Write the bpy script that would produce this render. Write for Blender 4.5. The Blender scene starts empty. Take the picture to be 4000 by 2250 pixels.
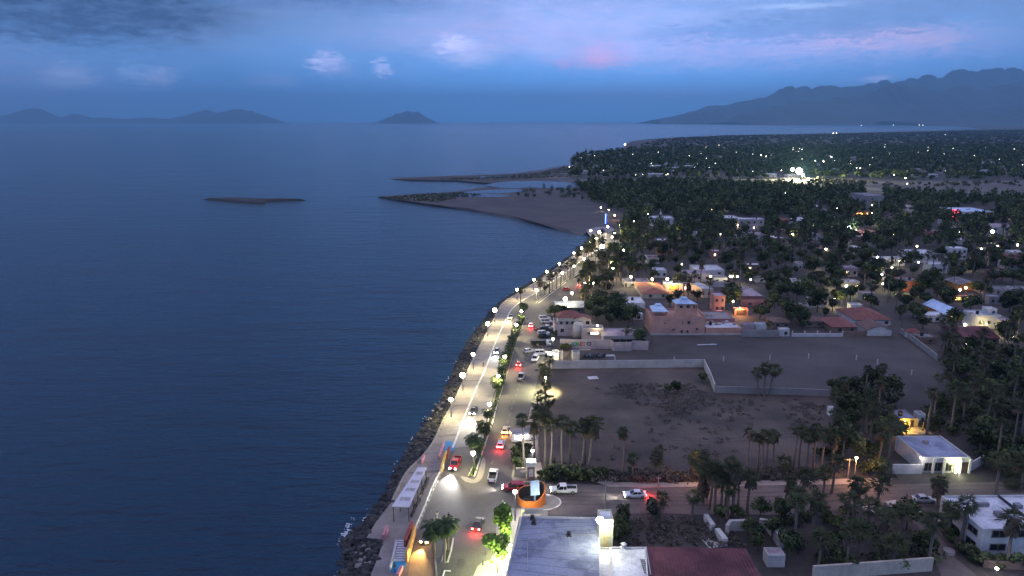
import bpy, math, random
import numpy as np
from mathutils import Vector
R = math.radians
rnd = random.Random(7)
S = bpy.context.scene
COL = S.collection

# ------------------------------------------------------------------ camera
W, Hh, F = 4000.0, 2250.0, 2800.0
CAMZ = 78.0
HOR = 474.0
TH = math.atan((Hh / 2 - HOR) / F)
cd = bpy.data.cameras.new('camera'); cam = bpy.data.objects.new('camera', cd); COL.objects.link(cam)
cam.location = (0, 0, CAMZ); cam.rotation_euler = (math.pi / 2 - TH, 0, 0)
cd.sensor_width = 36; cd.lens = 36 * F / W; cd.clip_end = 150000; cd.clip_start = 1
S.camera = cam

# ------------------------------------------------------------------ render settings
S.view_settings.view_transform = 'Standard'; S.view_settings.look = 'None'
S.view_settings.exposure = 0.40; S.view_settings.gamma = 1.0
S.render.engine = 'CYCLES'
cy = S.cycles
cy.max_bounces = 4; cy.diffuse_bounces = 2; cy.glossy_bounces = 2; cy.transmission_bounces = 2
cy.transparent_max_bounces = 6; cy.volume_bounces = 0
cy.caustics_reflective = False; cy.caustics_refractive = False
cy.sample_clamp_indirect = 3.0
cy.use_denoising = True
try:
    cy.use_light_tree = True
except Exception:
    pass

def ray(px, py):
    a = (px - W / 2) / F; b = (Hh / 2 - py) / F
    return (a, math.cos(TH) + b * math.sin(TH), -math.sin(TH) + b * math.cos(TH))
def G(px, py, z=0.0):
    d = ray(px, py); t = (z - CAMZ) / d[2]
    return Vector((d[0] * t, d[1] * t, z))
def zat(py, Y):
    d = ray(W / 2, py); return CAMZ + Y / d[1] * d[2]
def proj(x, y, z):
    zz = z - CAMZ
    depth = y * math.cos(TH) - zz * math.sin(TH)
    up = y * math.sin(TH) + zz * math.cos(TH)
    return (W / 2 + F * x / depth, Hh / 2 - F * up / depth)
def at(px, py, Y):
    d = ray(px, py); t = Y / d[1]
    return Vector((d[0] * t, Y, CAMZ + d[2] * t))
def srgb(r, g, b):
    f = lambda c: (c / 255 / 12.92) if c / 255 <= 0.04045 else ((c / 255 + 0.055) / 1.055) ** 2.4
    return (f(r), f(g), f(b), 1)

# ------------------------------------------------------------------ world (dusk sky)
SUN_EL, SUN_ROT = R(-2.0), R(75)
def build_world():
    w = bpy.data.worlds.new('World'); S.world = w; w.use_nodes = True
    nt = w.node_tree; N = nt.nodes; L = nt.links; N.clear()
    def node(t, **k):
        n = N.new(t)
        for a, v in k.items(): setattr(n, a, v)
        return n
    def val(x, sock):
        if isinstance(x, (int, float)): sock.default_value = x
        else: L.new(x, sock)
    def M(op, a, b=0.0, c=0.0, clamp=False):
        n = node('ShaderNodeMath', operation=op, use_clamp=clamp)
        val(a, n.inputs[0]); val(b, n.inputs[1]); val(c, n.inputs[2]); return n.outputs[0]
    def mixc(f, a, b, mode='MIX'):
        n = node('ShaderNodeMix', data_type='RGBA', blend_type=mode)
        val(f, n.inputs[0])
        for s, v in ((n.inputs[6], a), (n.inputs[7], b)):
            if isinstance(v, tuple): s.default_value = v
            else: L.new(v, s)
        return n.outputs[2]
    tc = node('ShaderNodeTexCoord')
    sp = node('ShaderNodeSeparateXYZ'); L.new(tc.outputs['Generated'], sp.inputs[0])
    x, y, z = sp.outputs
    u = M('ARCTAN2', x, y)
    v = M('ARCSINE', z)
    cu = node('ShaderNodeCombineXYZ'); L.new(M('MULTIPLY', u, 1.0), cu.inputs[0]); L.new(M('MULTIPLY', v, 3.4), cu.inputs[1])
    def noise(scale, det=6, rough=0.55, dist=0.0, off=(0, 0, 0)):
        n = node('ShaderNodeTexNoise'); mp = node('ShaderNodeMapping'); mp.inputs['Location'].default_value = off
        L.new(cu.outputs[0], mp.inputs[0]); L.new(mp.outputs[0], n.inputs['Vector'])
        n.inputs['Scale'].default_value = scale; n.inputs['Detail'].default_value = det
        n.inputs['Roughness'].default_value = rough; n.inputs['Distortion'].default_value = dist
        return n.outputs['Fac']
    # base gradient with elevation
    ramp = node('ShaderNodeValToRGB'); L.new(M('MULTIPLY', v, 1 / 0.5, clamp=True), ramp.inputs[0])
    cr = ramp.color_ramp
    stops = SKY_STOPS
    cr.elements[0].position = stops[0][0]; cr.elements[0].color = stops[0][1]
    cr.elements[1].position = stops[-1][0]; cr.elements[1].color = stops[-1][1]
    for p, c in stops[1:-1]:
        e = cr.elements.new(p); e.color = c
    col = ramp.outputs[0]
    zen = node('ShaderNodeMapRange', interpolation_type='SMOOTHSTEP'); L.new(v, zen.inputs[0]); zen.inputs[1].default_value = 0.5; zen.inputs[2].default_value = 0.95
    col = mixc(zen.outputs[0], col, srgb(146, 138, 162))
    # broad left-dark / centre-bright distribution of the twilight
    side = M('SUBTRACT', 1.0, M('MULTIPLY', M('POWER', M('ABSOLUTE', M('SUBTRACT', u, 0.16)), 1.6), 1.35), clamp=False)
    side = M('MAXIMUM', side, 0.5)
    ov = node('ShaderNodeMapRange', interpolation_type='SMOOTHSTEP'); L.new(v, ov.inputs[0]); ov.inputs[1].default_value = 0.17; ov.inputs[2].default_value = 0.6
    side = M('ADD', M('MULTIPLY', side, M('SUBTRACT', 1.0, ov.outputs[0])), M('MULTIPLY', ov.outputs[0], OVERHEAD))

    def uv_of(px, py):
        d = Vector(ray(px, py)).normalized()
        return math.atan2(d.x, d.y), math.asin(d.z)
    wob = M('SUBTRACT', noise(13, 7, 0.62), 0.5)
    wob2 = M('SUBTRACT', noise(13, 7, 0.62, off=(5.2, 1.7, 0)), 0.5)
    wf = M('SUBTRACT', noise(62, 6, 0.65, off=(1.1, 4.2, 0)), 0.5)
    wf2 = M('SUBTRACT', noise(62, 6, 0.65, off=(8.1, 2.2, 0)), 0.5)
    wob = M('ADD', wob, M('MULTIPLY', wf, 0.8)); wob2 = M('ADD', wob2, M('MULTIPLY', wf2, 1.6))
    fine = noise(30, 8, 0.6, off=(2, 9, 0))
    big = noise(5.5, 7, 0.55, 0.3, off=(0.3, 0.9, 0))
    # streaky cloud layer
    streak = node('ShaderNodeMapRange'); L.new(big, streak.inputs[0])
    streak.inputs[1].default_value = 0.43; streak.inputs[2].default_value = 0.66
    up = node('ShaderNodeMapRange'); L.new(v, up.inputs[0]); up.inputs[1].default_value = 0.03; up.inputs[2].default_value = 0.12
    col = mixc(M('MULTIPLY', M('MULTIPLY', streak.outputs[0], up.outputs[0]), 0.4), col, srgb(128, 142, 186))
    def blob(col, px, py, rx, ry, c, amt, soft=0.5, w1=0.09, sharpness=None):
        u0, v0 = uv_of(px, py)
        du = M('DIVIDE', M('ADD', M('SUBTRACT', u, u0), M('MULTIPLY', wob, w1)), rx / F)
        dv = M('DIVIDE', M('ADD', M('SUBTRACT', v, v0), M('MULTIPLY', wob2, w1 * 0.33)), ry / F)
        r = M('SQRT', M('ADD', M('MULTIPLY', du, du), M('MULTIPLY', dv, dv)))
        mr = node('ShaderNodeMapRange', interpolation_type='SMOOTHSTEP'); L.new(r, mr.inputs[0])
        mr.inputs[1].default_value = 1.0; mr.inputs[2].default_value = 1.0 - soft
        f = M('MULTIPLY', M('MULTIPLY', mr.outputs[0], M('ADD', M('MULTIPLY', M('SUBTRACT', fine, 0.5), 2.2), 0.9)), amt, clamp=True)
        return mixc(f, col, c)
    for b in SKY_BLOBS: col = blob(col, *b)
    # overcast underside texture, slight
    gr = M('ADD', M('MULTIPLY', noise(9, 8, 0.6, 0.2, off=(7, 3, 0)), 0.34), 0.83)
    s2 = node('ShaderNodeVectorMath', operation='SCALE'); L.new(col, s2.inputs[0]); L.new(gr, s2.inputs['Scale'])
    col = s2.outputs[0]
    sky = node('ShaderNodeTexSky', sky_type='NISHITA'); sky.sun_disc = False
    sky.sun_elevation = SUN_EL; sky.sun_rotation = SUN_ROT; sky.air_density = 1.0; sky.ozone_density = 3.0
    b1 = node('ShaderNodeBackground'); L.new(sky.outputs[0], b1.inputs[0]); b1.inputs[1].default_value = 0.05
    lowg = node('ShaderNodeMapRange', interpolation_type='SMOOTHSTEP'); L.new(v, lowg.inputs[0]); lowg.inputs[1].default_value = 0.0; lowg.inputs[2].default_value = 0.2
    lowg.inputs[3].default_value = LOWSKY; lowg.inputs[4].default_value = 1.0
    sc_ = node('ShaderNodeVectorMath', operation='SCALE'); L.new(col, sc_.inputs[0]); L.new(M('MULTIPLY', side, lowg.outputs[0]), sc_.inputs['Scale'])
    col = sc_.outputs[0]
    b2 = node('ShaderNodeBackground'); L.new(col, b2.inputs[0]); b2.inputs[1].default_value = SKY_GAIN
    ad = node('ShaderNodeAddShader'); L.new(b1.outputs[0], ad.inputs[0]); L.new(b2.outputs[0], ad.inputs[1])
    out = node('ShaderNodeOutputWorld'); L.new(ad.outputs[0], out.inputs[0])
SKY_GAIN = 1.5
OVERHEAD = 1.25
LOWSKY = 2.5
HAZE_D = 4.8e-5
SKY_STOPS = [(0.0, srgb(60, 126, 196)), (0.05, srgb(64, 128, 196)), (0.14, srgb(82, 132, 192)), (0.26, srgb(104, 138, 190)),
             (0.36, srgb(90, 130, 190)), (0.6, srgb(78, 122, 188)), (1.0, srgb(112, 134, 184))]
PUR = srgb(142, 144, 190); PNK = srgb(176, 144, 192)
SKY_BLOBS = [
    (250, 30, 700, 150, srgb(46, 66, 100), 1.0, 0.6),
    (1350, -40, 700, 110, srgb(76, 104, 154), 0.8, 0.8),
    (60, 330, 420, 190, srgb(122, 134, 180), 0.7, 0.9),
    (2200, 60, 900, 230, srgb(150, 158, 208), 0.65, 0.9),
    (1900, 140, 800, 90, PUR, 0.55, 0.8),
    (3000, 190, 1100, 90, srgb(150, 146, 194), 0.6, 0.8),
    (3450, 150, 380, 60, srgb(170, 152, 188), 0.6, 0.8, 0.06),
    (3200, 100, 560, 62, srgb(92, 120, 170), 0.7, 0.5, 0.12),
    (2660, 130, 190, 40, srgb(92, 120, 172), 0.5, 0.6, 0.1),
    (3600, 20, 700, 60, srgb(100, 124, 172), 0.6, 0.8),
    (3130, 22, 260, 13, srgb(158, 180, 220), 0.6, 0.9, 0.02),
    (2350, 225, 150, 65, srgb(195, 130, 165), 0.4, 0.9, 0.08),
    (2200, 238, 90, 45, srgb(170, 130, 175), 0.4, 0.9, 0.08),
    (1270, 250, 85, 62, srgb(180, 184, 234), 0.85, 0.95, 0.075),
    (1330, 268, 90, 40, srgb(130, 146, 200), 0.5, 0.8, 0.05),
    (1485, 262, 55, 36, srgb(172, 180, 234), 0.75, 0.95, 0.075),
    (1770, 180, 110, 50, srgb(194, 196, 242), 0.75, 0.95, 0.075),
    (1820, 205, 190, 70, srgb(160, 166, 212), 0.6, 0.8, 0.06),
    (1060, 315, 120, 40, srgb(122, 144, 198), 0.6, 0.8, 0.05),
    (610, 300, 80, 55, srgb(160, 174, 224), 0.85, 0.95, 0.075),
    (520, 290, 80, 50, srgb(138, 172, 224), 0.7, 0.95, 0.075),
    (270, 300, 110, 60, srgb(150, 168, 216), 0.8, 0.95, 0.075),
    (2500, 370, 700, 60, srgb(104, 134, 190), 0.45, 0.9),
    (3650, 300, 620, 90, srgb(84, 120, 178), 0.6, 0.8),
    (3800, 420, 700, 90, srgb(58, 92, 150), 0.6, 0.9),
    (3430, 306, 70, 18, srgb(150, 160, 208), 0.7, 0.8, 0.02),
]
build_world()

sd = bpy.data.lights.new('dusk_sun', 'SUN'); sd.energy = 0.12; sd.angle = R(25); sd.color = (1.0, 0.62, 0.6)
sun = bpy.data.objects.new('dusk_sun', sd); COL.objects.link(sun)
sun.rotation_euler = Vector((-math.sin(SUN_ROT), -math.cos(SUN_ROT), -0.25)).to_track_quat('-Z', 'Y').to_euler()

# ------------------------------------------------------------------ materials
MATS = {}
def mat(name, col, rough=0.85, var=0.25, scale=1.0, col2=None, scale2=None, bump=0.0, spec=0.3, metal=0.0, big=None, coat=0, island=0.0, bdist=0.1, lo=0.38, hi=0.68):
    if name in MATS: return MATS[name]
    m = bpy.data.materials.new(name); m.use_nodes = True
    nt = m.node_tree; N = nt.nodes; L = nt.links
    b = N['Principled BSDF']; b.inputs['Roughness'].default_value = rough
    b.inputs['Specular IOR Level'].default_value = spec; b.inputs['Metallic'].default_value = metal
    b.inputs['Coat Weight'].default_value = coat
    geo = N.new('ShaderNodeNewGeometry')
    c = tuple(col[:3]) + (1,)
    c2 = tuple(col2[:3]) + (1,) if col2 else tuple(k * 0.6 for k in col[:3]) + (1,)
    def nz(s, det=6):
        n = N.new('ShaderNodeTexNoise'); n.inputs['Scale'].default_value = s; n.inputs['Detail'].default_value = det
        n.inputs['Roughness'].default_value = 0.62
        L.new(geo.outputs['Position'], n.inputs['Vector']); return n
    def mr(s, a, b_, lo=0.0, hi=1.0):
        n = N.new('ShaderNodeMapRange'); L.new(s, n.inputs[0])
        for i, v in enumerate((a, b_, lo, hi)): n.inputs[i + 1].default_value = v
        return n.outputs[0]
    n1 = nz(scale)
    mx = N.new('ShaderNodeMix'); mx.data_type = 'RGBA'; mx.inputs[6].default_value = c; mx.inputs[7].default_value = c2
    L.new(mr(n1.outputs['Fac'], lo, hi), mx.inputs[0])
    out = mx.outputs[2]
    if scale2:
        n2 = nz(scale2, 4)
        sc = N.new('ShaderNodeVectorMath'); sc.operation = 'SCALE'; L.new(out, sc.inputs[0])
        L.new(mr(n2.outputs['Fac'], 0.3, 0.7, 1 - var, 1 + var), sc.inputs['Scale']); out = sc.outputs[0]
    if big:
        n3 = nz(big, 3)
        sc = N.new('ShaderNodeVectorMath'); sc.operation = 'SCALE'; L.new(out, sc.inputs[0])
        L.new(mr(n3.outputs['Fac'], 0.35, 0.65, 1 - var, 1 + var), sc.inputs['Scale']); out = sc.outputs[0]
    if island:
        sc = N.new('ShaderNodeVectorMath'); sc.operation = 'SCALE'; L.new(out, sc.inputs[0])
        L.new(mr(geo.outputs['Random Per Island'], 0, 1, 1 - island, 1 + island), sc.inputs['Scale']); out = sc.outputs[0]
    L.new(out, b.inputs['Base Color'])
    if bump:
        bp = N.new('ShaderNodeBump'); bp.inputs['Strength'].default_value = bump; bp.inputs['Distance'].default_value = bdist
        L.new(n1.outputs['Fac'] if not scale2 else n2.outputs['Fac'], bp.inputs['Height']); L.new(bp.outputs[0], b.inputs['Normal'])
    MATS[name] = m; return m
def emat(name, col, strength, sample=False):
    if name in MATS: return MATS[name]
    m = bpy.data.materials.new(name); m.use_nodes = True
    b = m.node_tree.nodes['Principled BSDF']; b.inputs['Base Color'].default_value = (0.8, 0.8, 0.8, 1)
    b.inputs['Emission Color'].default_value = tuple(col) + (1,); b.inputs['Emission Strength'].default_value = strength
    if not sample: m.cycles.emission_sampling = 'NONE'
    MATS[name] = m; return m

# ------------------------------------------------------------------ mesh helpers
class MB:
    def __init__(s): s.v = []; s.f = []; s.m = []
    def add(s, vs, fs, mi=0):
        o = len(s.v); s.v.extend([tuple(p) for p in vs]); s.f.extend([tuple(i + o for i in f) for f in fs]); s.m.extend([mi] * len(fs))
    def box(s, c, d, rz=0.0, mi=0, taper=1.0):
        cx, cy_, cz = c; dx, dy, dz = d[0] / 2, d[1] / 2, d[2] / 2
        vs = []
        for z, t in ((-dz, 1.0), (dz, taper)):
            for x, y in ((-dx, -dy), (dx, -dy), (dx, dy), (-dx, dy)):
                x *= t; y *= t
                vs.append((cx + x * math.cos(rz) - y * math.sin(rz), cy_ + x * math.sin(rz) + y * math.cos(rz), cz + z))
        s.add(vs, [(0, 3, 2, 1), (4, 5, 6, 7), (0, 1, 5, 4), (1, 2, 6, 5), (2, 3, 7, 6), (3, 0, 4, 7)], mi)
    def tube(s, a, b, r0, r1=None, n=8, mi=0, caps=True):
        a, b = Vector(a), Vector(b); r1 = r0 if r1 is None else r1
        d = (b - a).normalized(); q = d.to_track_quat('Z', 'Y')
        vs = []
        for p, r in ((a, r0), (b, r1)):
            for i in range(n):
                t = 2 * math.pi * i / n; vs.append(p + q @ Vector((r * math.cos(t), r * math.sin(t), 0)))
        fs = [(i, (i + 1) % n, n + (i + 1) % n, n + i) for i in range(n)]
        if caps: fs += [tuple(range(n - 1, -1, -1)), tuple(range(n, 2 * n))]
        s.add(vs, fs, mi)
    def lathe(s, prof, n=12, c=(0, 0, 0), mi=0, ax='z', jit=0, rg=None):
        vs = []; fs = []
        for r, z in prof:
            for i in range(n):
                t = 2 * math.pi * i / n
                k = 1 + (rg.uniform(-jit, jit) if rg else 0)
                p = (r * k * math.cos(t), r * k * math.sin(t), z)
                if ax == 'x': p = (p[2], p[0], p[1])
                vs.append((c[0] + p[0], c[1] + p[1], c[2] + p[2]))
        for j in range(len(prof) - 1):
            for i in range(n):
                fs.append((j * n + i, j * n + (i + 1) % n, (j + 1) * n + (i + 1) % n, (j + 1) * n + i))
        fs.append(tuple(range(n - 1, -1, -1))); fs.append(tuple((len(prof) - 1) * n + i for i in range(n)))
        s.add(vs, fs, mi)
    def prism(s, poly, z0, z1, mi=0, top=True, bottom=False, mi_top=None):
        n = len(poly)
        area = sum(poly[i][0] * poly[(i + 1) % n][1] - poly[(i + 1) % n][0] * poly[i][1] for i in range(n))
        if area < 0: poly = poly[::-1]
        vs = [(p[0], p[1], z0) for p in poly] + [(p[0], p[1], z1) for p in poly]
        s.add(vs, [(i, (i + 1) % n, n + (i + 1) % n, n + i) for i in range(n)], mi)
        if top: s.add([(p[0], p[1], z1) for p in poly], [tuple(range(n))], mi if mi_top is None else mi_top)
        if bottom: s.add([(p[0], p[1], z0) for p in poly], [tuple(range(n - 1, -1, -1))], mi)
    def mesh(s, name, mats, smooth=False):
        me = bpy.data.meshes.new(name); me.from_pydata(s.v, [], s.f)
        if not isinstance(mats, (list, tuple)): mats = [mats]
        for m in mats: me.materials.append(m)
        if len(mats) > 1: me.polygons.foreach_set('material_index', s.m)
        if smooth: me.polygons.foreach_set('use_smooth', [True] * len(s.f))
        me.update(); return me
    def build(s, name, mats, parent=None, smooth=False, loc=None):
        return link(name, s.mesh(name, mats, smooth), parent, loc)
def link(name, me, parent=None, loc=None):
    o = bpy.data.objects.new(name, me); COL.objects.link(o)
    if parent: o.parent = parent
    if loc is not None: o.location = loc
    return o
def tag(o, label=None, cat=None, group=None, kind=None):
    if label: o['label'] = label
    if cat: o['category'] = cat
    if group: o['group'] = group
    if kind: o['kind'] = kind
    return o
def empty(name, loc, rz=0.0, label=None, cat=None, group=None):
    o = bpy.data.objects.new(name, None); COL.objects.link(o); o.location = loc; o.rotation_euler = (0, 0, rz)
    o.empty_display_size = 0.2
    return tag(o, label, cat, group)
def kids(o): return [c for c in COL.objects if c.parent == o]
PROT = {}
def copy_tree(o, parent=None):
    c = o.copy(); COL.objects.link(c); c.parent = parent
    for ch in KIDS.get(o.name, ()): copy_tree(ch, c)
    return c
KIDS = {}
def freeze(o):
    for ch in o.children_recursive + [o]:
        KIDS[ch.name] = list(ch.children)
def struct(o, kind='structure'):
    o['kind'] = kind; return o
def cr(pts, n=6, closed=False):
    P = [Vector((p[0], p[1], p[2] if len(p) > 2 else 0)) for p in pts]; out = []
    m = len(P)
    rng = range(m) if closed else range(m - 1)
    for i in rng:
        if closed: p0, p1, p2, p3 = P[i - 1], P[i], P[(i + 1) % m], P[(i + 2) % m]
        else: p0, p1, p2, p3 = P[max(i - 1, 0)], P[i], P[i + 1], P[min(i + 2, m - 1)]
        for k in range(n):
            t = k / n
            out.append(0.5 * ((2 * p1) + (p2 - p0) * t + (2 * p0 - 5 * p1 + 4 * p2 - p3) * t * t + (3 * p1 - p0 - 3 * p2 + p3) * t ** 3))
    if not closed: out.append(P[-1])
    return out
def tess(poly):
    from mathutils.geometry import tessellate_polygon
    return tessellate_polygon([[Vector((p[0], p[1], 0)) for p in poly]])
def sheet(name, poly, z, m, skirt=0.0, parent=None):
    n = len(poly)
    area = sum(poly[i][0] * poly[(i + 1) % n][1] - poly[(i + 1) % n][0] * poly[i][1] for i in range(n))
    if area < 0: poly = poly[::-1]
    b = MB(); fs = []
    for t in tess(poly):
        a, c, d = (poly[i] for i in t)
        s = (c[0] - a[0]) * (d[1] - a[1]) - (d[0] - a[0]) * (c[1] - a[1])
        fs.append(t if s > 0 else t[::-1])
    b.add([(p[0], p[1], z) for p in poly], fs)
    if skirt:
        b.add([(p[0], p[1], z - skirt) for p in poly] + [(p[0], p[1], z) for p in poly],
              [(i, (i + 1) % n, n + (i + 1) % n, n + i) for i in range(n)])
    return b.build(name, m, parent)
def strip(name, line, w, z0, z1, m, parent=None):
    """a kerb or wall of width w along a world polyline"""
    b = MB(); P = [Vector((p[0], p[1], 0)) for p in line]; vs = []
    for i, p in enumerate(P):
        t = (P[min(i + 1, len(P) - 1)] - P[max(i - 1, 0)]).normalized(); nrm = Vector((-t.y, t.x, 0)) * w / 2
        vs += [(p.x + nrm.x, p.y + nrm.y, z0), (p.x - nrm.x, p.y - nrm.y, z0), (p.x - nrm.x, p.y - nrm.y, z1), (p.x + nrm.x, p.y + nrm.y, z1)]
    fs = []
    for i in range(len(P) - 1):
        a = 4 * i; c = a + 4
        fs += [(a + 1, c + 1, c + 2, a + 2), (a + 2, c + 2, c + 3, a + 3), (a + 3, c + 3, c, a)]
    e = 4 * (len(P) - 1); fs += [(0, 1, 2, 3), (e, e + 3, e + 2, e + 1)]
    b.add(vs, fs); return b.build(name, m, parent)
def inside(p, poly):
    x, y = p; c = False; n = len(poly); j = n - 1
    for i in range(n):
        xi, yi = poly[i]; xj, yj = poly[j]
        if (yi > y) != (yj > y) and x < (xj - xi) * (y - yi) / (yj - yi) + xi: c = not c
        j = i
    return c

# ------------------------------------------------------------------ large structure: water, land, hills
WZ = -1.7
def water_material():
    m = bpy.data.materials.new('sea water'); m.use_nodes = True
    nt = m.node_tree; N = nt.nodes; L = nt.links; b = N['Principled BSDF']
    b.inputs['Roughness'].default_value = 0.18; b.inputs['IOR'].default_value = 1.33; b.inputs['Specular Tint'].default_value = (.72, .88, 1, 1)
    b.inputs['Base Color'].default_value = (0.002, 0.018, 0.040, 1)
    geo = N.new('ShaderNodeNewGeometry')
    def nz(sc, rot, stretch, det):
        mp = N.new('ShaderNodeMapping'); mp.inputs['Rotation'].default_value = (0, 0, rot); mp.inputs['Scale'].default_value = stretch
        L.new(geo.outputs['Position'], mp.inputs[0])
        n = N.new('ShaderNodeTexNoise'); n.inputs['Scale'].default_value = sc; n.inputs['Detail'].default_value = det
        n.inputs['Roughness'].default_value = 0.6; L.new(mp.outputs[0], n.inputs['Vector']); return n.outputs['Fac']
    a = nz(0.34, R(-22), (0.45, 1.5, 1), 4)
    c = nz(0.05, R(-30), (0.5, 1.6, 1), 3)
    d = nz(0.012, R(-10), (0.6, 1.4, 1), 3)
    ad = N.new('ShaderNodeMath'); ad.operation = 'MULTIPLY_ADD'; L.new(c, ad.inputs[0]); ad.inputs[1].default_value = 2.0; L.new(a, ad.inputs[2])
    ad2 = N.new('ShaderNodeMath'); ad2.operation = 'MULTIPLY_ADD'; L.new(d, ad2.inputs[0]); ad2.inputs[1].default_value = 2.6; L.new(ad.outputs[0], ad2.inputs[2])
    bp = N.new('ShaderNodeBump'); bp.inputs['Strength'].default_value = 0.95; bp.inputs['Distance'].default_value = 1.1
    L.new(ad2.outputs[0], bp.inputs['Height']); L.new(bp.outputs[0], b.inputs['Normal'])
    return m
M_WATER = water_material()
b = MB(); XS = [-70000, -8000, -1500, -300, 0, 300, 1500, 8000, 70000]; YS = [-2000, 60, 300, 800, 2500, 8000, 25000, 62000]
b.add([(x, y, WZ) for y in YS for x in XS], [(j * 9 + i, j * 9 + i + 1, (j + 1) * 9 + i + 1, (j + 1) * 9 + i) for j in range(len(YS) - 1) for i in range(8)])
struct(b.build('sea', M_WATER))

M_DIRT = mat('bare earth', (0.12, 0.093, 0.074), scale=0.07, col2=(0.052, 0.042, 0.036), scale2=2.6, var=0.3, big=0.025, bump=0.3)
M_SAND = mat('beach sand', (0.10, 0.085, 0.078), scale=0.03, col2=(0.065, 0.056, 0.054), scale2=0.6, var=0.15)
M_WET = mat('wet dark sand', (0.08, 0.07, 0.064), scale=0.05, scale2=0.8, var=0.2, rough=0.6)
M_ROCK = mat('riprap rock', (0.055, 0.05, 0.046), scale=0.7, col2=(0.025, 0.024, 0.025), island=0.7, bump=0.4)
M_PALER = mat('pale rock', (0.22, 0.205, 0.18), scale=0.9, col2=(0.13, 0.12, 0.11), island=0.3, bump=0.4)

WALL = [(1395, 2420), (1448, 2250), (1478, 2175), (1500, 2110), (1432, 2102), (1470, 2040), (1533, 1959), (1587, 1851), (1641, 1797), (1690, 1735), (1731, 1649), (1758, 1600),
        (1786, 1547), (1820, 1470), (1852, 1398), (1902, 1303), (1928, 1253), (1962, 1188), (2024, 1148), (2093, 1104), (2136, 1076), (2211, 1024), (2266, 983), (2296, 955), (2306, 925)]
SHOREW = [(1240, 2420), (1310, 2250), (1330, 2100), (1420, 2035), (1505, 1917), (1544, 1814), (1600, 1727), (1655, 1648), (1711, 1568), (1743, 1497), (1775, 1417), (1806, 1354), (1846, 1298),
          (1902, 1227), (1949, 1178), (2012, 1137), (2074, 1096), (2124, 1066), (2176, 1031), (2229, 995), (2262, 972), (2286, 946)]
BEACH = [(2270, 925), (2211, 907), (2148, 890), (2071, 871), (1993, 853), (1900, 836), (1832, 822), (1678, 803), (1539, 783), (1469, 769),
         (1525, 761), (1608, 756), (1713, 750), (1800, 743), (1868, 730), (1925, 724), (1870, 716), (1780, 709), (1700, 708), (1600, 706), (1510, 699),
         (1570, 691), (1748, 685), (1900, 680), (1993, 676), (2100, 664), (2170, 650), (2223, 640)]
COAST = [(2226, 624), (2242, 606), (2330, 598), (2430, 588), (2441, 566), (2470, 553), (2535, 545), (2633, 538), (2829, 529), (3108, 524), (3528, 514), (3700, 509), (3842, 503),
         (3737, 494), (3458, 488), (3178, 484), (2900, 482), (2577, 480.5)]
inner = [G(*p).xy for p in WALL]
beach_w = [G(p[0], p[1], WZ).xy for p in BEACH]
coast_w = [G(p[0], p[1], WZ).xy for p in COAST]
# the beach slopes: waterline ring at WZ, crest ring at 0 moved inland
def offset(line, d):
    out = []
    for i, p in enumerate(line):
        a = line[max(i - 1, 0)]; c = line[min(i + 1, len(line) - 1)]
        t = (c - a).normalized(); out.append(Vector((p.x + t.y * d, p.y - t.x * d)))
    return out
crest = [G(2330, 905).xy]
crest_px = [(2300, 900), (2211, 893), (2100, 870), (1993, 842), (1900, 826), (1832, 814), (1678, 797), (1560, 780), (1510, 770), (1490, 767),
            (1540, 764), (1620, 760), (1720, 753), (1810, 747), (1880, 735), (1960, 728), (1990, 719), (1860, 711), (1780, 704), (1700, 703), (1600, 701), (1560, 697),
            (1600, 694), (1748, 689), (1900, 684), (1993, 681), (2110, 670), (2190, 655), (2240, 643)]
crest = [G(*p).xy for p in crest_px]
land_poly = inner + crest + coast_w + [Vector((9000, 61000)), Vector((66000, 61000)), Vector((66000, -500)), Vector((300, -500)), Vector((-60, -500)), Vector((-45, 60))]
M_LAND = mat('scrub ground', (0.085, 0.072, 0.066), scale=0.03, col2=(0.04, 0.038, 0.036), scale2=0.9, var=0.25, big=0.004, bump=0.2)
struct(sheet('ground', land_poly, -0.03, M_LAND, skirt=3.0))
b = MB(); n = len(BEACH)
ring_w = [Vector((p.x, p.y, WZ - 0.4)) for p in beach_w]
ring_c = [Vector((p.x, p.y, 0.0)) for p in crest]
vs = ring_w + ring_c[:-1] if len(ring_c) == n + 1 else ring_w + ring_c
b.add(vs, [(i, n + i, n + i + 1, i + 1) for i in range(n - 1)])
struct(b.build('beach', M_WET))
sand_poly = [G(*p).xy for p in [(2300, 900), (2211, 893), (2100, 870), (1993, 842), (1900, 826), (1832, 814), (1678, 797), (1560, 780), (1510, 770), (1620, 761), (1720, 755), (1900, 742), (2050, 738), (2300, 742), (2420, 760), (2400, 830), (2370, 900)]]
struct(sheet('sand_flat', sand_poly, 0.01, M_SAND))
for nm, pts in (('lagoon', [(1900, 724), (1960, 711), (2090, 707), (2280, 716), (2300, 727), (2190, 736), (2060, 732), (1990, 736)]),
                ('lagoon', [(1700, 759), (1850, 756), (1985, 761), (1950, 769), (1780, 767)]),
                ('lagoon', [(1800, 752), (1900, 742), (2010, 739), (2050, 746), (1940, 755)]),
                ('lagoon', [(1850, 692), (1930, 687), (2000, 688), (1950, 693)])):
    struct(sheet(nm, [p.xy for p in cr([G(*q) for q in pts], 4, True)], 0.03, M_WATER))
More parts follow.
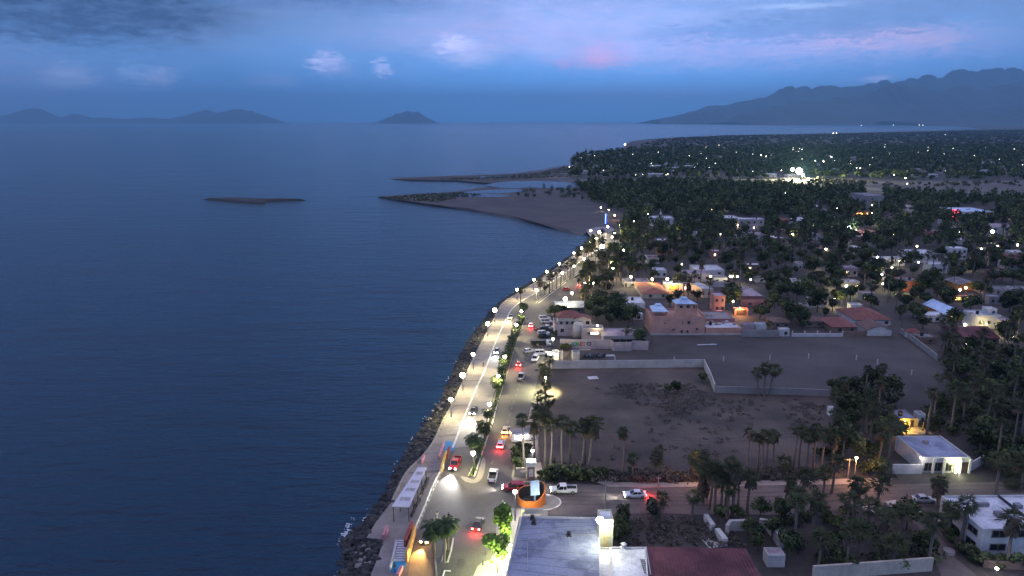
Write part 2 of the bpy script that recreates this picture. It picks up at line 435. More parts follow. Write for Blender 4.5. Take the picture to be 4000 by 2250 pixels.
# low island in the bay
isl = [(777, 779), (840, 777), (896, 776), (960, 778), (1035, 782), (1120, 781), (1215, 783), (1120, 786), (1050, 790), (1037, 800), (980, 797), (910, 791), (840, 785)]
b = MB(); P = [G(p[0], p[1], WZ) for p in isl]; c = sum(P, Vector()) / len(P); nP = len(P)
P2 = [p * 0.8 + c * 0.2 + Vector((0, 0, 1.9)) for p in P]
P0 = [p - Vector((0, 0, 1)) for p in P]
b.add(P0 + P2 + [c + Vector((0, 0, 2.6))], [(i, nP + i, nP + (i + 1) % nP, (i + 1) % nP) for i in range(nP)] + [(nP + i, 2 * nP, nP + (i + 1) % nP) for i in range(nP)])
M_ISL = mat('dark gravel', (0.055, 0.052, 0.05), scale=0.08, scale2=0.7, var=0.3)
struct(b.build('gravel_island', M_ISL))

# riverbed, airstrip, far track
M_GRAV = mat('riverbed gravel', (0.13, 0.115, 0.108), scale=0.02, col2=(0.085, 0.076, 0.072), scale2=0.4, var=0.2, bump=0.3)
struct(sheet('riverbed', [G(*p).xy for p in [(2180, 703), (2330, 698), (2600, 700), (2750, 703), (3120, 698), (3170, 704), (3500, 706), (4300, 704), (4300, 780), (3900, 772), (3650, 766), (3430, 745), (3300, 732), (3100, 733), (2800, 727), (2600, 716), (2400, 722), (2200, 722)]], 0.01, M_GRAV))
struct(sheet('dirt_road', [G(*p).xy for p in [(2713, 543), (2722, 543), (2770, 574), (2752, 576)]], 0.01, M_GRAV))

# hills: terrain ridges with real depth
def ridge(name, prof, Y, depth, seed, m, base=-5.0, front=0.55, jg=0.24):
    rg = np.random.RandomState(seed); b = MB()
    prof = [at(px, py, Y) for px, py in prof]
    xs = np.array([p.x for p in prof]); zs = np.array([p.z for p in prof]); n = 220; rows = 14
    X = np.linspace(xs[0], xs[-1], n); Z = np.interp(X, xs, zs)
    w = X[1] - X[0]; vs = []
    jag = np.zeros(n)
    for o in (4, 8, 16, 32, 48):
        k = max(2, n * o // 60 + 3); jag += np.interp(np.linspace(0, 1, n), np.linspace(0, 1, k), rg.uniform(-1, 1, k)) / (o ** 0.55)
    Z = Z + jag * (Z - base) * jg
    fields = []
    for o in (6, 14, 30):
        kx, ky = o * 3, max(3, o // 2); fields.append((rg.uniform(-1, 1, (ky + 1, kx + 1)), kx, ky, 1.0 / o))
    for j in range(rows):
        t = j / (rows - 1); s = -1 + 2 * t                     # -1 front .. 1 back
        prof_h = (1 - abs(s)) ** 0.9
        for i in range(n):
            e = 0
            for g, kx, ky, a in fields:
                fx = i / n * kx; fy = t * ky; ix, iy = int(fx), int(min(fy, ky - 1e-6)); dx, dy = fx - ix, fy - iy
                e += a * 3.0 * ((g[iy, ix] * (1 - dx) + g[iy, ix + 1] * dx) * (1 - dy) + (g[iy + 1, ix] * (1 - dx) + g[iy + 1, ix + 1] * dx) * dy)
            h = (Z[i] - base) * prof_h * (1 + e * 0.6 * min(1, abs(s) * 3))
            vs.append((X[i] + e * w * 2, Y + s * depth * front, base + max(h, 0)))
    b.add(vs, [(j * n + i, j * n + i + 1, (j + 1) * n + i + 1, (j + 1) * n + i) for j in range(rows - 1) for i in range(n - 1)])
    return struct(b.build(name, m, smooth=True))
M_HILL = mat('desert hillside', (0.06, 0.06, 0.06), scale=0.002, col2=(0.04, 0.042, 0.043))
c3 = lambda L_: [(x * 0.7764, y * 0.7764) for x, y in L_]
c4 = lambda L_: [(2000 + x * 0.7764, y * 0.7764) for x, y in L_]
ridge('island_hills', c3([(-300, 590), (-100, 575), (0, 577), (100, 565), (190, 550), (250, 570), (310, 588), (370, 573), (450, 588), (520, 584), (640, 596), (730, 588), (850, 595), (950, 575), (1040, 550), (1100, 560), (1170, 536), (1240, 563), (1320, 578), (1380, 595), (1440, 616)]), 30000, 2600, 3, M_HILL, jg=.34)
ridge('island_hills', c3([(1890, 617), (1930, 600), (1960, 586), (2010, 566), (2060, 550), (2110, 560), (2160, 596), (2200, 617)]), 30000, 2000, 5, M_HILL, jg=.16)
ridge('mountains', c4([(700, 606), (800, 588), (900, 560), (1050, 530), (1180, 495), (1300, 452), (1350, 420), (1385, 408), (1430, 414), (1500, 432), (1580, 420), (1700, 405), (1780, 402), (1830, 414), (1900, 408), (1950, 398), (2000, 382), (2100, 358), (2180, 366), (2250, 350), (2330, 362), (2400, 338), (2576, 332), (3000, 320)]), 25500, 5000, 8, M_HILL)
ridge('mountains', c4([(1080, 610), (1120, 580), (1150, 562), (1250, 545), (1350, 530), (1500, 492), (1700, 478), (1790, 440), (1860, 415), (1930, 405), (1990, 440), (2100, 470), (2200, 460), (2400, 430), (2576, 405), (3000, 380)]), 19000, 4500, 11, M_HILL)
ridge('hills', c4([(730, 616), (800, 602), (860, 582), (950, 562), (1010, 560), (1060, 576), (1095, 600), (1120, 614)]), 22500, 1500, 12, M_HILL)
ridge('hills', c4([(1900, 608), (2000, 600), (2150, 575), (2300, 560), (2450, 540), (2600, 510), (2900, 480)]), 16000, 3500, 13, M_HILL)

# ------------------------------------------------------------------ roads, promenade, kerbs
M_ASPH = mat('asphalt', (0.125, 0.115, 0.11), scale=0.12, col2=(0.085, 0.08, 0.078), scale2=2.2, var=0.14, big=0.03, rough=0.75)
M_CONC = mat('concrete paving', (0.30, 0.28, 0.255), scale=0.25, col2=(0.22, 0.205, 0.19), scale2=2.5, var=0.1, rough=0.8)
M_PROM = mat('promenade paving', (0.27, 0.24, 0.22), scale=0.2, col2=(0.19, 0.17, 0.16), scale2=2.0, var=0.12, rough=0.75)
M_KERB = mat('painted kerb', (0.75, 0.73, 0.68), scale=1.0, col2=(0.45, 0.44, 0.4), scale2=4, var=0.1)
M_DUST = mat('dusty street', (0.165, 0.135, 0.12), scale=0.15, col2=(0.11, 0.092, 0.083), scale2=1.8, var=0.16, big=0.05)
M_WALK = mat('worn sidewalk', (0.36, 0.30, 0.26), scale=0.3, col2=(0.27, 0.23, 0.2), scale2=2.0, var=0.12)
M_LAWN = mat('planting strip', (0.05, 0.06, 0.03), scale=0.8, col2=(0.09, 0.075, 0.05), scale2=4, var=0.3, bump=0.5)
CURB = [(1520, 2420), (1560, 2250), (1587, 2188), (1623, 2089), (1659, 2004), (1695, 1914), (1731, 1842), (1749, 1802), (1769, 1750), (1800, 1668), (1831, 1589), (1860, 1518), (1897, 1440), (1935, 1340),
        (1984, 1234), (2013, 1195), (2055, 1166), (2099, 1142), (2150, 1106), (2198, 1073), (2240, 1043), (2275, 1015), (2313, 989), (2345, 962), (2362, 940), (2368, 912)]
RIGHT = [(1940, 2420), (1977, 2250), (2010, 2110), (2020, 2040), (2150, 2022), (2340, 2012), (2572, 2004), (2693, 2010), (3052, 2012), (3300, 1990), (3387, 1972), (3560, 1972), (3800, 1975), (4300, 1975),
         (4300, 1880), (3900, 1882), (3480, 1893), (3100, 1898), (2700, 1903), (2514, 1905), (2330, 1895), (2240, 1890), (2010, 1888), (1998, 1862), (2012, 1790), (2030, 1745), (2062, 1640), (2080, 1560), (2100, 1480),
         (2118, 1425), (2150, 1395), (2160, 1330), (2150, 1270), (2140, 1225), (2146, 1186), (2200, 1164), (2248, 1134), (2262, 1100), (2290, 1064), (2330, 1032), (2365, 1005), (2395, 980), (2425, 955), (2440, 925), (2450, 900), (2400, 897), (2368, 912)]
road_px = CURB + RIGHT[::-1][1:]
struct(sheet('road', [G(*p).xy for p in road_px], 0.0, M_ASPH))
prom_px = WALL + [(2330, 900), (2368, 905)] + CURB[::-1]
prom = struct(sheet('promenade', [G(*p).xy for p in prom_px], 0.15, M_PROM, skirt=2.6))
cline = [p for p in cr([G(*p) for p in CURB if 900 < p[1] < 1800], 4)]
struct(strip('kerb', cline, 0.5, 0.0, 0.19, M_KERB))
wl = cr([G(*p) for p in WALL if p[1] < 1990 and p[1] > 940], 3)
struct(strip('seawall_coping', wl, 0.45, 0.15, 0.42, M_CONC))
# far plaza
struct(sheet('plaza', [G(*p).xy for p in [(2306, 925), (2296, 912), (2290, 898), (2330, 888), (2385, 886), (2400, 899), (2368, 915), (2335, 935)]], 0.18, M_CONC))
# concrete bays of the sea-side lane (pale joints)
lane = [G(*p).xy for p in [(1769, 1750), (1831, 1589), (1897, 1440), (1935, 1340), (1984, 1234), (2035, 1236), (2000, 1340), (1950, 1470), (1912, 1592), (1870, 1745)]]
struct(sheet('concrete_lane', lane, 0.02, M_CONC))
j = MB()
for k in range(26):
    t = k / 25; a = G(1772 + 0, 1750).lerp(G(1984, 1236), t); e = G(1868, 1745).lerp(G(2033, 1238), t)
    d = (e - a).normalized(); nn = Vector((-d.y, d.x, 0)) * 0.07
    a = a + d * 1.2 + Vector((0, 0, .04)); e = e - d * .8 + Vector((0, 0, .04)); j.add([a - nn, e - nn, e + nn, a + nn], [(0, 1, 2, 3)])
struct(j.build('lane_joints', mat('joint filler', (0.10, 0.095, 0.09))))
# promenade bands
j = MB(); wp = [G(*p) for p in WALL if 940 < p[1] < 1870]; cp = [G(*p) for p in CURB if 940 < p[1] < 1870]
def along(P, t):
    L_ = [0]
    for i in range(len(P) - 1): L_.append(L_[-1] + (P[i + 1] - P[i]).length)
    s = t * L_[-1]
    for i in range(len(P) - 1):
        if L_[i + 1] >= s: return P[i].lerp(P[i + 1], (s - L_[i]) / max(L_[i + 1] - L_[i], 1e-6))
    return P[-1]
for k in range(64):
    a, e = along(wp, k / 64), along(cp, k / 64); d = (e - a).normalized(); nn = Vector((-d.y, d.x, 0)) * (0.12 if k % 4 else 0.5)
    a = a + d * 0.5 + Vector((0, 0, .165)); e = e - d * .4 + Vector((0, 0, .165)); j.add([a - nn, e - nn, e + nn, a + nn], [(0, 1, 2, 3)])
struct(j.build('promenade_bands', mat('band paving', (0.20, 0.17, 0.155), scale=.5)))
# medians
def median(left, right, nm='median'):
    L_, R_ = [G(*p) for p in left], [G(*p) for p in right]
    poly = [p.xy for p in L_ + R_[::-1]]
    c = sum((Vector(p) for p in poly), Vector((0, 0))) / len(poly)
    struct(sheet('median_kerb', poly, 0.16, M_KERB, skirt=0.2))
    inn = []
    m = len(L_)
    for a, e in zip(L_, R_): d = (e - a).normalized(); inn.append((a + d * 0.3, e - d * 0.3))
    poly2 = [p[0].xy for p in inn] + [p[1].xy for p in inn][::-1]
    struct(sheet('planting_strip', poly2, 0.18, M_LAWN))
    return inn
med1 = median([(1828, 1862), (1845, 1822), (1862, 1779), (1884, 1712), (1905, 1645), (1920, 1590), (1938, 1530), (1956, 1473), (1979, 1400), (2000, 1330), (2018, 1278), (2038, 1238)],
              [(1854, 1866), (1868, 1824), (1883, 1779), (1905, 1712), (1928, 1645), (1946, 1568), (1966, 1510), (1988, 1440), (2009, 1365), (2028, 1307), (2042, 1270), (2056, 1238)])
med2 = median([(2093, 1184), (2160, 1132), (2236, 1077), (2285, 1043), (2330, 1011), (2352, 993)], [(2102, 1187), (2170, 1134), (2245, 1079), (2293, 1045), (2338, 1013), (2358, 995)])
struct(sheet('median_nose', [p.xy for p in cr([G(*q) for q in [(1800, 1862), (1812, 1880), (1842, 1888), (1872, 1882), (1890, 1850), (1896, 1800), (1884, 1790), (1858, 1869), (1826, 1866)]], 4, True)], 0.06, M_CONC, skirt=.08))
med3 = median([(1722, 2196), (1738, 2150), (1750, 2104)], [(1752, 2198), (1766, 2150), (1774, 2104)])
struct(strip('kerb', [G(*p) for p in [(1727, 2420), (1706, 2250), (1700, 2190), (1694, 2120)]], 0.3, 0, 0.17, M_CONC))
struct(strip('kerb', [G(*p) for p in [(1727, 2260), (1737, 2231), (1760, 2232)]], 0.25, 0, 0.15, M_KERB))
struct(sheet('brown_lane', [G(*p).xy for p in [(1585, 2320), (1600, 2190), (1632, 2100), (1690, 2105), (1697, 2190), (1704, 2250), (1722, 2400), (1560, 2400)]], 0.02, mat('brown paving', (0.26, 0.17, 0.10), scale=0.5, col2=(0.19, 0.12, 0.075), scale2=3, var=.12)))
struct(sheet('corner_pavement', [G(*p).xy for p in [(1842, 2420), (1850, 2250), (1865, 2215), (1890, 2195), (1920, 2190), (1934, 2100), (1945, 2020), (1965, 1985), (2030, 1990), (2140, 1990), (2140, 2016), (2030, 2020), (1977, 2250), (1940, 2420)]], 0.15, M_CONC, skirt=.17))
# side street, dusty, with its pavements
struct(sheet('side_street', [G(*p).xy for p in [(2240, 1889), (2514, 1905), (2700, 1903), (3100, 1898), (3480, 1893), (3900, 1882), (4300, 1880), (4300, 1975), (3800, 1975), (3560, 1972), (3387, 1972), (3052, 2012), (2693, 2010), (2572, 2004), (2340, 2012), (2140, 2010), (2120, 1950)]], 0.02, M_DUST))
struct(sheet('sidewalk', [G(*p).xy for p in [(2330, 1884), (2514, 1887), (2700, 1885), (3100, 1876), (3300, 1872), (3481, 1870), (3481, 1892), (3100, 1897), (2700, 1904), (2514, 1906), (2380, 1902)]], 0.15, M_WALK, skirt=.15))
struct(sheet('alley', [G(*p).xy for p in [(3490, 1980), (3590, 1980), (3645, 2060), (3735, 2183), (3830, 2260), (3900, 2330), (3700, 2330), (3660, 2200), (3590, 2060), (3530, 2010)]], 0.01, M_DUST))
struct(sheet('corner_sidewalk', [G(*p).xy for p in [(1998, 1864), (2012, 1790), (2030, 1745), (2062, 1640), (2078, 1570), (2120, 1560), (2100, 1700), (2110, 1800), (2130, 1886), (2004, 1886)]], 0.14, M_WALK, skirt=.15))
struct(sheet('kerbed_lawn', [G(*p).xy for p in [(2008, 1866), (2014, 1800), (2040, 1800), (2060, 1850), (2050, 1868)]], 0.17, mat('bright green lawn', (0.09, 0.14, 0.04), scale=2, scale2=6, var=.3)))  # plain lawn colour, greener than the planting strips
# the empty lots
LOT = [(2130, 1888), (2110, 1800), (2100, 1700), (2120, 1560), (2120, 1480), (2160, 1440), (2180, 1362), (2540, 1368), (2545, 1306), (2900, 1310), (3290, 1314), (3517, 1310), (3570, 1350), (3635, 1392), (3700, 1450), (3780, 1540), (3800, 1600),
       (3740, 1700), (3500, 1700), (3400, 1780), (3300, 1860), (2700, 1884), (2330, 1884)]
struct(sheet('vacant_lot', [G(*p).xy for p in LOT], 0.01, M_DIRT))
M_LOT2 = mat('raked lot', (0.092, 0.08, 0.072), scale=0.05, col2=(0.06, 0.054, 0.050), scale2=2.5, var=0.25, big=0.02, bump=.2)
struct(sheet('vacant_lot', [G(*p).xy for p in [(2760, 1420), (2560, 1412), (2200, 1405), (2230, 1372), (2545, 1372), (2550, 1310), (2900, 1314), (3290, 1318), (3517, 1314), (3570, 1354), (3635, 1396), (3700, 1454), (3772, 1540), (3780, 1640), (3500, 1640), (3420, 1590), (3240, 1530), (3050, 1512), (2800, 1520)]], 0.03, M_LOT2))

# wheel tracks worn into the lots
def tracks(name, pts, gap=1.7, w=.35, z=.045, m=None):
    c = cr([G(*p) for p in pts], 8)
    for sg in (-1, 1):
        L_ = []
        for i, p in enumerate(c):
            t = (c[min(i + 1, len(c) - 1)] - c[max(i - 1, 0)]).normalized(); L_.append(p + Vector((-t.y, t.x, 0)) * sg * gap / 2)
        b = MB(); vs = []
        for i, p in enumerate(L_):
            t = (L_[min(i + 1, len(L_) - 1)] - L_[max(i - 1, 0)]).normalized(); nn = Vector((-t.y, t.x, 0)) * w / 2 * (1 + .35 * math.sin(i * 1.7))
            vs += [(p.x + nn.x, p.y + nn.y, z), (p.x - nn.x, p.y - nn.y, z)]
        b.add(vs, [(2 * i, 2 * i + 1, 2 * i + 3, 2 * i + 2) for i in range(len(L_) - 1)]); struct(b.build(name, m or M_TRK))
M_TRK = mat('worn track', (0.075, 0.064, 0.06), scale=.6, col2=(0.11, 0.092, 0.083))
tracks('wheel_tracks', [(2200, 1470), (2320, 1520), (2500, 1560), (2700, 1590), (2900, 1580), (3150, 1600)])
tracks('wheel_tracks', [(2180, 1560), (2300, 1640), (2500, 1700), (2800, 1720), (3100, 1700)])
tracks('wheel_tracks', [(2260, 1390), (2600, 1390), (2900, 1370), (3200, 1360), (3480, 1380), (3600, 1450), (3640, 1560)])
tracks('wheel_tracks', [(2560, 1340), (2900, 1345), (3300, 1338), (3500, 1350)])
tracks('wheel_tracks', [(2140, 1960), (2500, 1965), (3000, 1962), (3500, 1935), (4000, 1930)], m=mat('street track', (.12, .10, .09), scale=.5))
tracks('wheel_tracks', [(2140, 1930), (2500, 1935), (3000, 1932), (3500, 1910), (4000, 1905)], m=mat('street track', (.12, .10, .09), scale=.5))
# lane marks on the avenue
b = MB(); lm0 = [G(*p) for p in ((1905, 1850), (1950, 1740), (1985, 1640), (2020, 1530), (2050, 1440), (2078, 1350), (2090, 1270))]
for k in range(26):
    a = along(lm0, k / 26); e = along(lm0, (k + .42) / 26); d = (e - a).normalized(); nn = Vector((-d.y, d.x, 0)) * .08
    b.add([a - nn + Vector((0, 0, .03)), e - nn + Vector((0, 0, .03)), e + nn + Vector((0, 0, .03)), a + nn + Vector((0, 0, .03))], [(0, 1, 2, 3)])
struct(b.build('lane_marking', mat('worn road paint', (.34, .33, .3), scale=2, col2=(.15, .145, .14), lo=.45, hi=.55)))
M_PATCH = mat('asphalt patch', (.10, .093, .09), scale=.4)
for i, (px, py, sx, sy) in enumerate(((2000, 1600, 1.8, 6), (2060, 1400, 2.2, 7), (1800, 2200, 1.6, 3))):
    q = G(px, py); struct(sheet('road_patch', [Vector((q.x + sx * .5 * math.cos(t) * (1 + .15 * math.sin(3 * t + i)), q.y + sy * .5 * math.sin(t) * (1 + .12 * math.cos(2 * t)))) for t in [k * .3491 for k in range(18)]], .012, M_PATCH))

# ------------------------------------------------------------------ vegetation builders
M_BARK = mat('palm bark', (0.20, 0.165, 0.14), scale=3, col2=(0.12, 0.10, 0.085))
M_BARK2 = mat('tree bark', (0.10, 0.085, 0.075), scale=3)
M_FAN = mat('fan palm frond', (0.095, 0.108, 0.050), scale=0.15, col2=(0.042, 0.052, 0.028), island=0.35, rough=0.6, spec=.08)
M_DEAD = mat('dead frond', (0.13, 0.10, 0.07), scale=0.8, col2=(0.085, 0.065, 0.05), island=0.3, spec=.08)
M_FEA = mat('feather palm frond', (0.055, 0.080, 0.032), scale=0.6, col2=(0.036, 0.055, 0.024), island=0.35, rough=0.55, spec=.08)
M_LEAF = mat('dark leaf', (0.095, 0.115, 0.048), scale=0.13, col2=(0.028, 0.038, 0.020), island=0.45, rough=0.7, lo=.42, hi=.6, big=.05, var=.35, spec=.08)
M_LEAF2 = mat('grey green leaf', (0.075, 0.078, 0.055), scale=0.25, col2=(0.045, 0.048, 0.036), island=0.4, rough=0.7, spec=.08)
M_LEAFG = mat('fresh green leaf', (0.15, 0.24, 0.04), scale=0.5, col2=(0.09, 0.16, 0.03), island=0.4, rough=0.6)
M_BRUSH = mat('dry brush', (0.135, 0.115, 0.09), scale=0.1, col2=(0.08, 0.072, 0.06), island=0.4, spec=.08)
def fan_crown(seed, dead=8, r=2.25, n=27):
    rg = random.Random(seed); b = MB()
    for i in range(n + dead):
        isd = i >= n
        az = rg.uniform(0, 2 * math.pi)
        el = rg.uniform(-0.55, 1.3) if not isd else rg.uniform(-1.45, -0.8)
        d = Vector((math.cos(az) * math.cos(el), math.sin(az) * math.cos(el), math.sin(el)))
        pl = rg.uniform(0.55, 1.0) * r * (0.5 if not isd else .45); bl = rg.uniform(0.75, 1.05) * r * .6
        tip = d * pl + Vector((0, 0, -0.12 * pl * pl))
        s = d.cross(Vector((0, 0, 1)))
        s = Vector((1, 0, 0)) if s.length < 1e-3 else s.normalized()
        b.add([s * 0.03, -s * 0.03, tip - s * 0.03, tip + s * 0.03], [(0, 1, 2, 3)], 1 if isd else 0)
        upv = s.cross(d).normalized()
        nb = 7
        for k in range(nb):
            a = (k - (nb - 1) / 2) / (nb - 1) * 2.3
            dd = (d * math.cos(a) + s * math.sin(a)).normalized()
            end = tip + dd * bl * (1 - 0.18 * abs(a)) + Vector((0, 0, -1)) * bl * rg.uniform(0.12, 0.4) + upv * 0.08
            sd = (s * math.cos(a) - d * math.sin(a)) * 0.085
            mid = tip.lerp(end, 0.45) + Vector((0, 0, 0.07))
            b.add([tip, mid - sd, end, mid + sd], [(0, 1, 2, 3)], 1 if isd else 0)
    return b.mesh('fan_crown', [M_FAN, M_DEAD])
def feather_crown(seed, r=2.9, n=26):
    rg = random.Random(seed); b = MB()
    for i in range(n):
        az = 2 * math.pi * i * 0.618 + rg.uniform(-.2, .2); el = 1.25 - 1.65 * (i / n) + rg.uniform(-.1, .1)
        h = Vector((math.cos(az), math.sin(az), 0)); L_ = r * rg.uniform(0.85, 1.1); p = Vector((0, 0, 0)); e = el
        s = Vector((-math.sin(az), math.cos(az), 0)); pts = [p.copy()]
        for k in range(8):
            p = p + (h * math.cos(e) + Vector((0, 0, math.sin(e)))) * L_ / 8; e -= 0.2 + 0.03 * k; pts.append(p.copy())
        for k in range(8):
            a, c = pts[k], pts[k + 1]; b.add([a + s * .025, a - s * .025, c - s * .02, c + s * .02], [(0, 1, 2, 3)])
            if k == 0: continue
            wd = 0.62 * math.sin(math.pi * (0.15 + 0.8 * k / 8)) * r / 2.9
            for sg in (-1, 1):
                for q in (0.0, 0.5):
                    a2 = a.lerp(c, q); c2 = a.lerp(c, q + 0.36)
                    o = s * sg * wd + (c - a).normalized() * wd * .55 + Vector((0, 0, -wd * rg.uniform(0.35, 0.7)))
                    b.add([a2, c2, c2 + o * 0.95, a2 + o], [(0, 1, 2, 3)])
    return b.mesh('feather_crown', M_FEA)
def trunk_mesh(seed, r=0.2, n=7):
    rg = random.Random(seed); b = MB(); vs = []; rings = 7; ox, oy = rg.uniform(-.012, .012), rg.uniform(-.012, .012)
    prev = None
    for k in range(rings):
        t = k / (rings - 1); rr = r * (1.35 - 0.55 * t if t > .1 else 1.6 - 2.5 * t)
        c = (math.sin(math.pi * t) * ox * 12, math.sin(math.pi * t) * oy * 12)
        for i in range(n):
            a = 2 * math.pi * i / n; vs.append((c[0] + rr * math.cos(a), c[1] + rr * math.sin(a), t))
    b.add(vs, [(k * n + i, k * n + (i + 1) % n, (k + 1) * n + (i + 1) % n, (k + 1) * n + i) for k in range(rings - 1) for i in range(n)] + [tuple((rings - 1) * n + i for i in range(n))])
    return b.mesh('palm_trunk', M_BARK, True)
def skirt_mesh(seed):
    rg = random.Random(seed); b = MB()
    for i in range(150):
        t = rg.random(); az = rg.uniform(0, 6.283); r0 = 0.62 * (0.75 + 0.4 * t) * rg.uniform(.7, 1.15)
        p = Vector((math.cos(az) * r0, math.sin(az) * r0, -t)); s = Vector((-math.sin(az), math.cos(az), 0)) * .22
        b.add([p + s, p - s, p * 1.0 + Vector((math.cos(az) * .15, math.sin(az) * .15, -0.22)) - s * .3, p + Vector((0, 0, -.26)) + s * .3], [(0, 1, 2, 3)])
    b.tube((0, 0, 0), (0, 0, -1), .5, .4, 8)
    return b.mesh('dead_skirt', M_DEAD)
def leafy(seed, R_, H_, blobs, nleaf, ls, m, z0=0.35):
    rg = random.Random(seed); b = MB(); bl = []
    for k in range(blobs):
        a = rg.uniform(0, 6.283); q = rg.uniform(0.1, 0.72)
        bl.append((Vector((math.cos(a) * q * R_, math.sin(a) * q * R_, H_ * rg.uniform(z0 + .12, 0.86))), R_ * rg.uniform(0.28, 0.5)))
    bl.append((Vector((0, 0, H_ * 0.66)), R_ * 0.55))
    for i in range(nleaf):
        c, r = rg.choice(bl)
        d = Vector((rg.gauss(0, 1), rg.gauss(0, 1), rg.gauss(0, 1) * .85)).normalized()
        p = c + d * r * (rg.random() ** 0.35) * rg.uniform(0.85, 1.12)
        u = Vector((rg.gauss(0, 1), rg.gauss(0, 1), rg.gauss(0, .7))).normalized(); v = u.cross(d + Vector((.01, 0, 0))).normalized()
        s = ls * rg.uniform(0.6, 1.4)
        b.add([p - u * s - v * s * .3, p + u * s * .2 - v * s * .7, p + u * s + v * s * .2, p - u * s * .1 + v * s * .8], [(0, 1, 2, 3)])
    return b.mesh('leafy_crown', m), bl
def limb_mesh(bl, H_, r):
    b = MB(); b.tube((0, 0, 0), (0, 0, H_ * .4), r, r * .7, 7)
    for c, q in bl[:5]: b.tube((0, 0, H_ * .36), c, r * .5, r * .12, 5)
    return b.mesh('tree_limbs', M_BARK2)
FANS = [fan_crown(s, dead=d) for s, d in ((1, 6), (2, 12), (3, 3), (4, 9))]
FEAS = [feather_crown(s) for s in (1, 2, 3)]
TRK = [trunk_mesh(s) for s in (1, 2, 3)]
SKIRT = skirt_mesh(1)
TREES = []
for s, R_, H_, nb, nl, ls, m in ((1, 3.2, 6.5, 7, 950, .34, M_LEAF), (2, 4.0, 6.0, 9, 1100, .36, M_LEAF), (3, 2.4, 5.2, 6, 750, .30, M_LEAF), (4, 3.4, 5.6, 8, 800, .34, M_LEAF2), (5, 4.4, 8.0, 9, 1200, .38, M_LEAF)):
    me, bl = leafy(s, R_, H_, nb, nl, ls, m); TREES.append((me, limb_mesh(bl, H_, .22)))
SHRUBS = []
for s, m in ((11, M_LEAF), (12, M_BRUSH), (13, M_LEAF2)):
    me, bl = leafy(s, 1.3, 1.7, 5, 420, .2, m, z0=0.1); SHRUBS.append((me, limb_mesh(bl, 1.6, .06)))
ROUND = []
for s in (21, 22, 23):
    me, bl = leafy(s, 1.75, 4.2, 9, 1500, .17, M_LEAFG, z0=0.3); ROUND.append((me, limb_mesh(bl, 4.0, .10)))

def palm(name, loc, h, sc, label, group, kind='fan', rg=rnd, lean=None, cat='palm tree', skirt=0.0):
    r = empty(name, loc, 0, label, cat, group)
    lx, ly = lean if lean else (rg.uniform(-.05, .05), rg.uniform(-.04, .04))
    r.rotation_euler = (ly, lx, rg.uniform(0, 6.28)) if not lean else (0, lx, 0)
    t = link('trunk', rg.choice(TRK), r); t.scale = (sc * (1.0 if kind == 'fan' else 0.95), sc, h)
    c = link('crown', rg.choice(FANS if kind == 'fan' else FEAS), r, (0, 0, h - 0.1)); c.scale = (sc, sc, sc)
    c.rotation_euler = (rg.uniform(-.2, .2), rg.uniform(-.2, .2), rg.uniform(0, 6.28)); k_ = rg.uniform(.82, 1.18); c.scale = (sc * k_, sc * k_, sc * k_ * rg.uniform(.85, 1.1))
    if not skirt and kind == 'fan' and h > 6 and rg.random() < .28: skirt = rg.uniform(1.0, 3.2)
    if skirt:
        s = link('dead_frond_skirt', SKIRT, r, (0, 0, h - .2)); s.scale = (sc * 1.2, sc * 1.2, skirt)
    return r
def tree(name, loc, sc, label, group, kind=None, cat='tree', rg=rnd, zs=1.0, pool=None):
    pool = pool or TREES
    me, lm = pool[kind] if kind is not None else rg.choice(pool)
    r = empty(name, loc, rg.uniform(0, 6.28), label, cat, group)
    a = link('trunk', lm, r); c = link('crown', me, r); a.scale = c.scale = (sc, sc, sc * zs); return r

# ------------------------------------------------------------------ lamps
M_POLE = mat('dark lamp post', (0.06, 0.06, 0.06), rough=0.5)
M_POLEW = mat('pale lamp post', (0.45, 0.44, 0.4), rough=0.5)
M_WOODP = mat('grey pole', (0.33, 0.31, 0.28), scale=2)
WARM = (1.0, 0.84, 0.42); WHITE = (1.0, 0.97, 0.85); COOL = (0.85, 0.95, 1.0); ORANGE = (1.0, 0.47, 0.16); YEL = (1.0, 0.82, 0.3); GREENY = (0.92, 1.0, 0.45)
E = {'warm': emat('lit warm globe', (1.0, 0.9, 0.6), 40), 'white': emat('lit white globe', WHITE, 34), 'orange': emat('lit amber globe', (1.0, .6, .25), 14),
     'cool': emat('lit cool globe', COOL, 26), 'yellow': emat('lit yellow globe', YEL, 16), 'far': emat('lit far lamp', (1.0, .93, .70), 13), 'flood': emat('floodlight glass', (1, 1, .82), 90)}
def globe_mesh(r, m):
    b = MB(); b.lathe([(r * math.sin(a) + .001, -r * math.cos(a)) for a in [i * math.pi / 7 for i in range(8)]], 12); return b.mesh('globe', m, True)
GLOBES = {}
def point(parent, loc, power, col, rad=0.12):
    l = bpy.data.lights.new('lamp_light', 'POINT'); l.energy = power; l.color = col; l.shadow_soft_size = rad
    o = bpy.data.objects.new('lamp_light', l); COL.objects.link(o); o.parent = parent; o.location = loc; return o
b = MB(); b.tube((0, 0, 0), (0, 0, .35), .14, .11, 8); b.tube((0, 0, .35), (0, 0, .97), .075, .05, 8); b.tube((0, 0, .97), (0, 0, 1.0), .16, .16, 8)
POST = {False: b.mesh('post', M_POLE), True: None}
b = MB(); b.v = []; b.tube((0, 0, 0), (0, 0, .35), .14, .11, 8); b.tube((0, 0, .35), (0, 0, .97), .075, .05, 8); b.tube((0, 0, .97), (0, 0, 1.0), .16, .16, 8)
POST[True] = b.mesh('post', M_POLEW)
b = MB(); b.tube((0, 0, 0), (0, 0, .14), .17, .05, 10); CAP = b.mesh('cap', M_POLE)
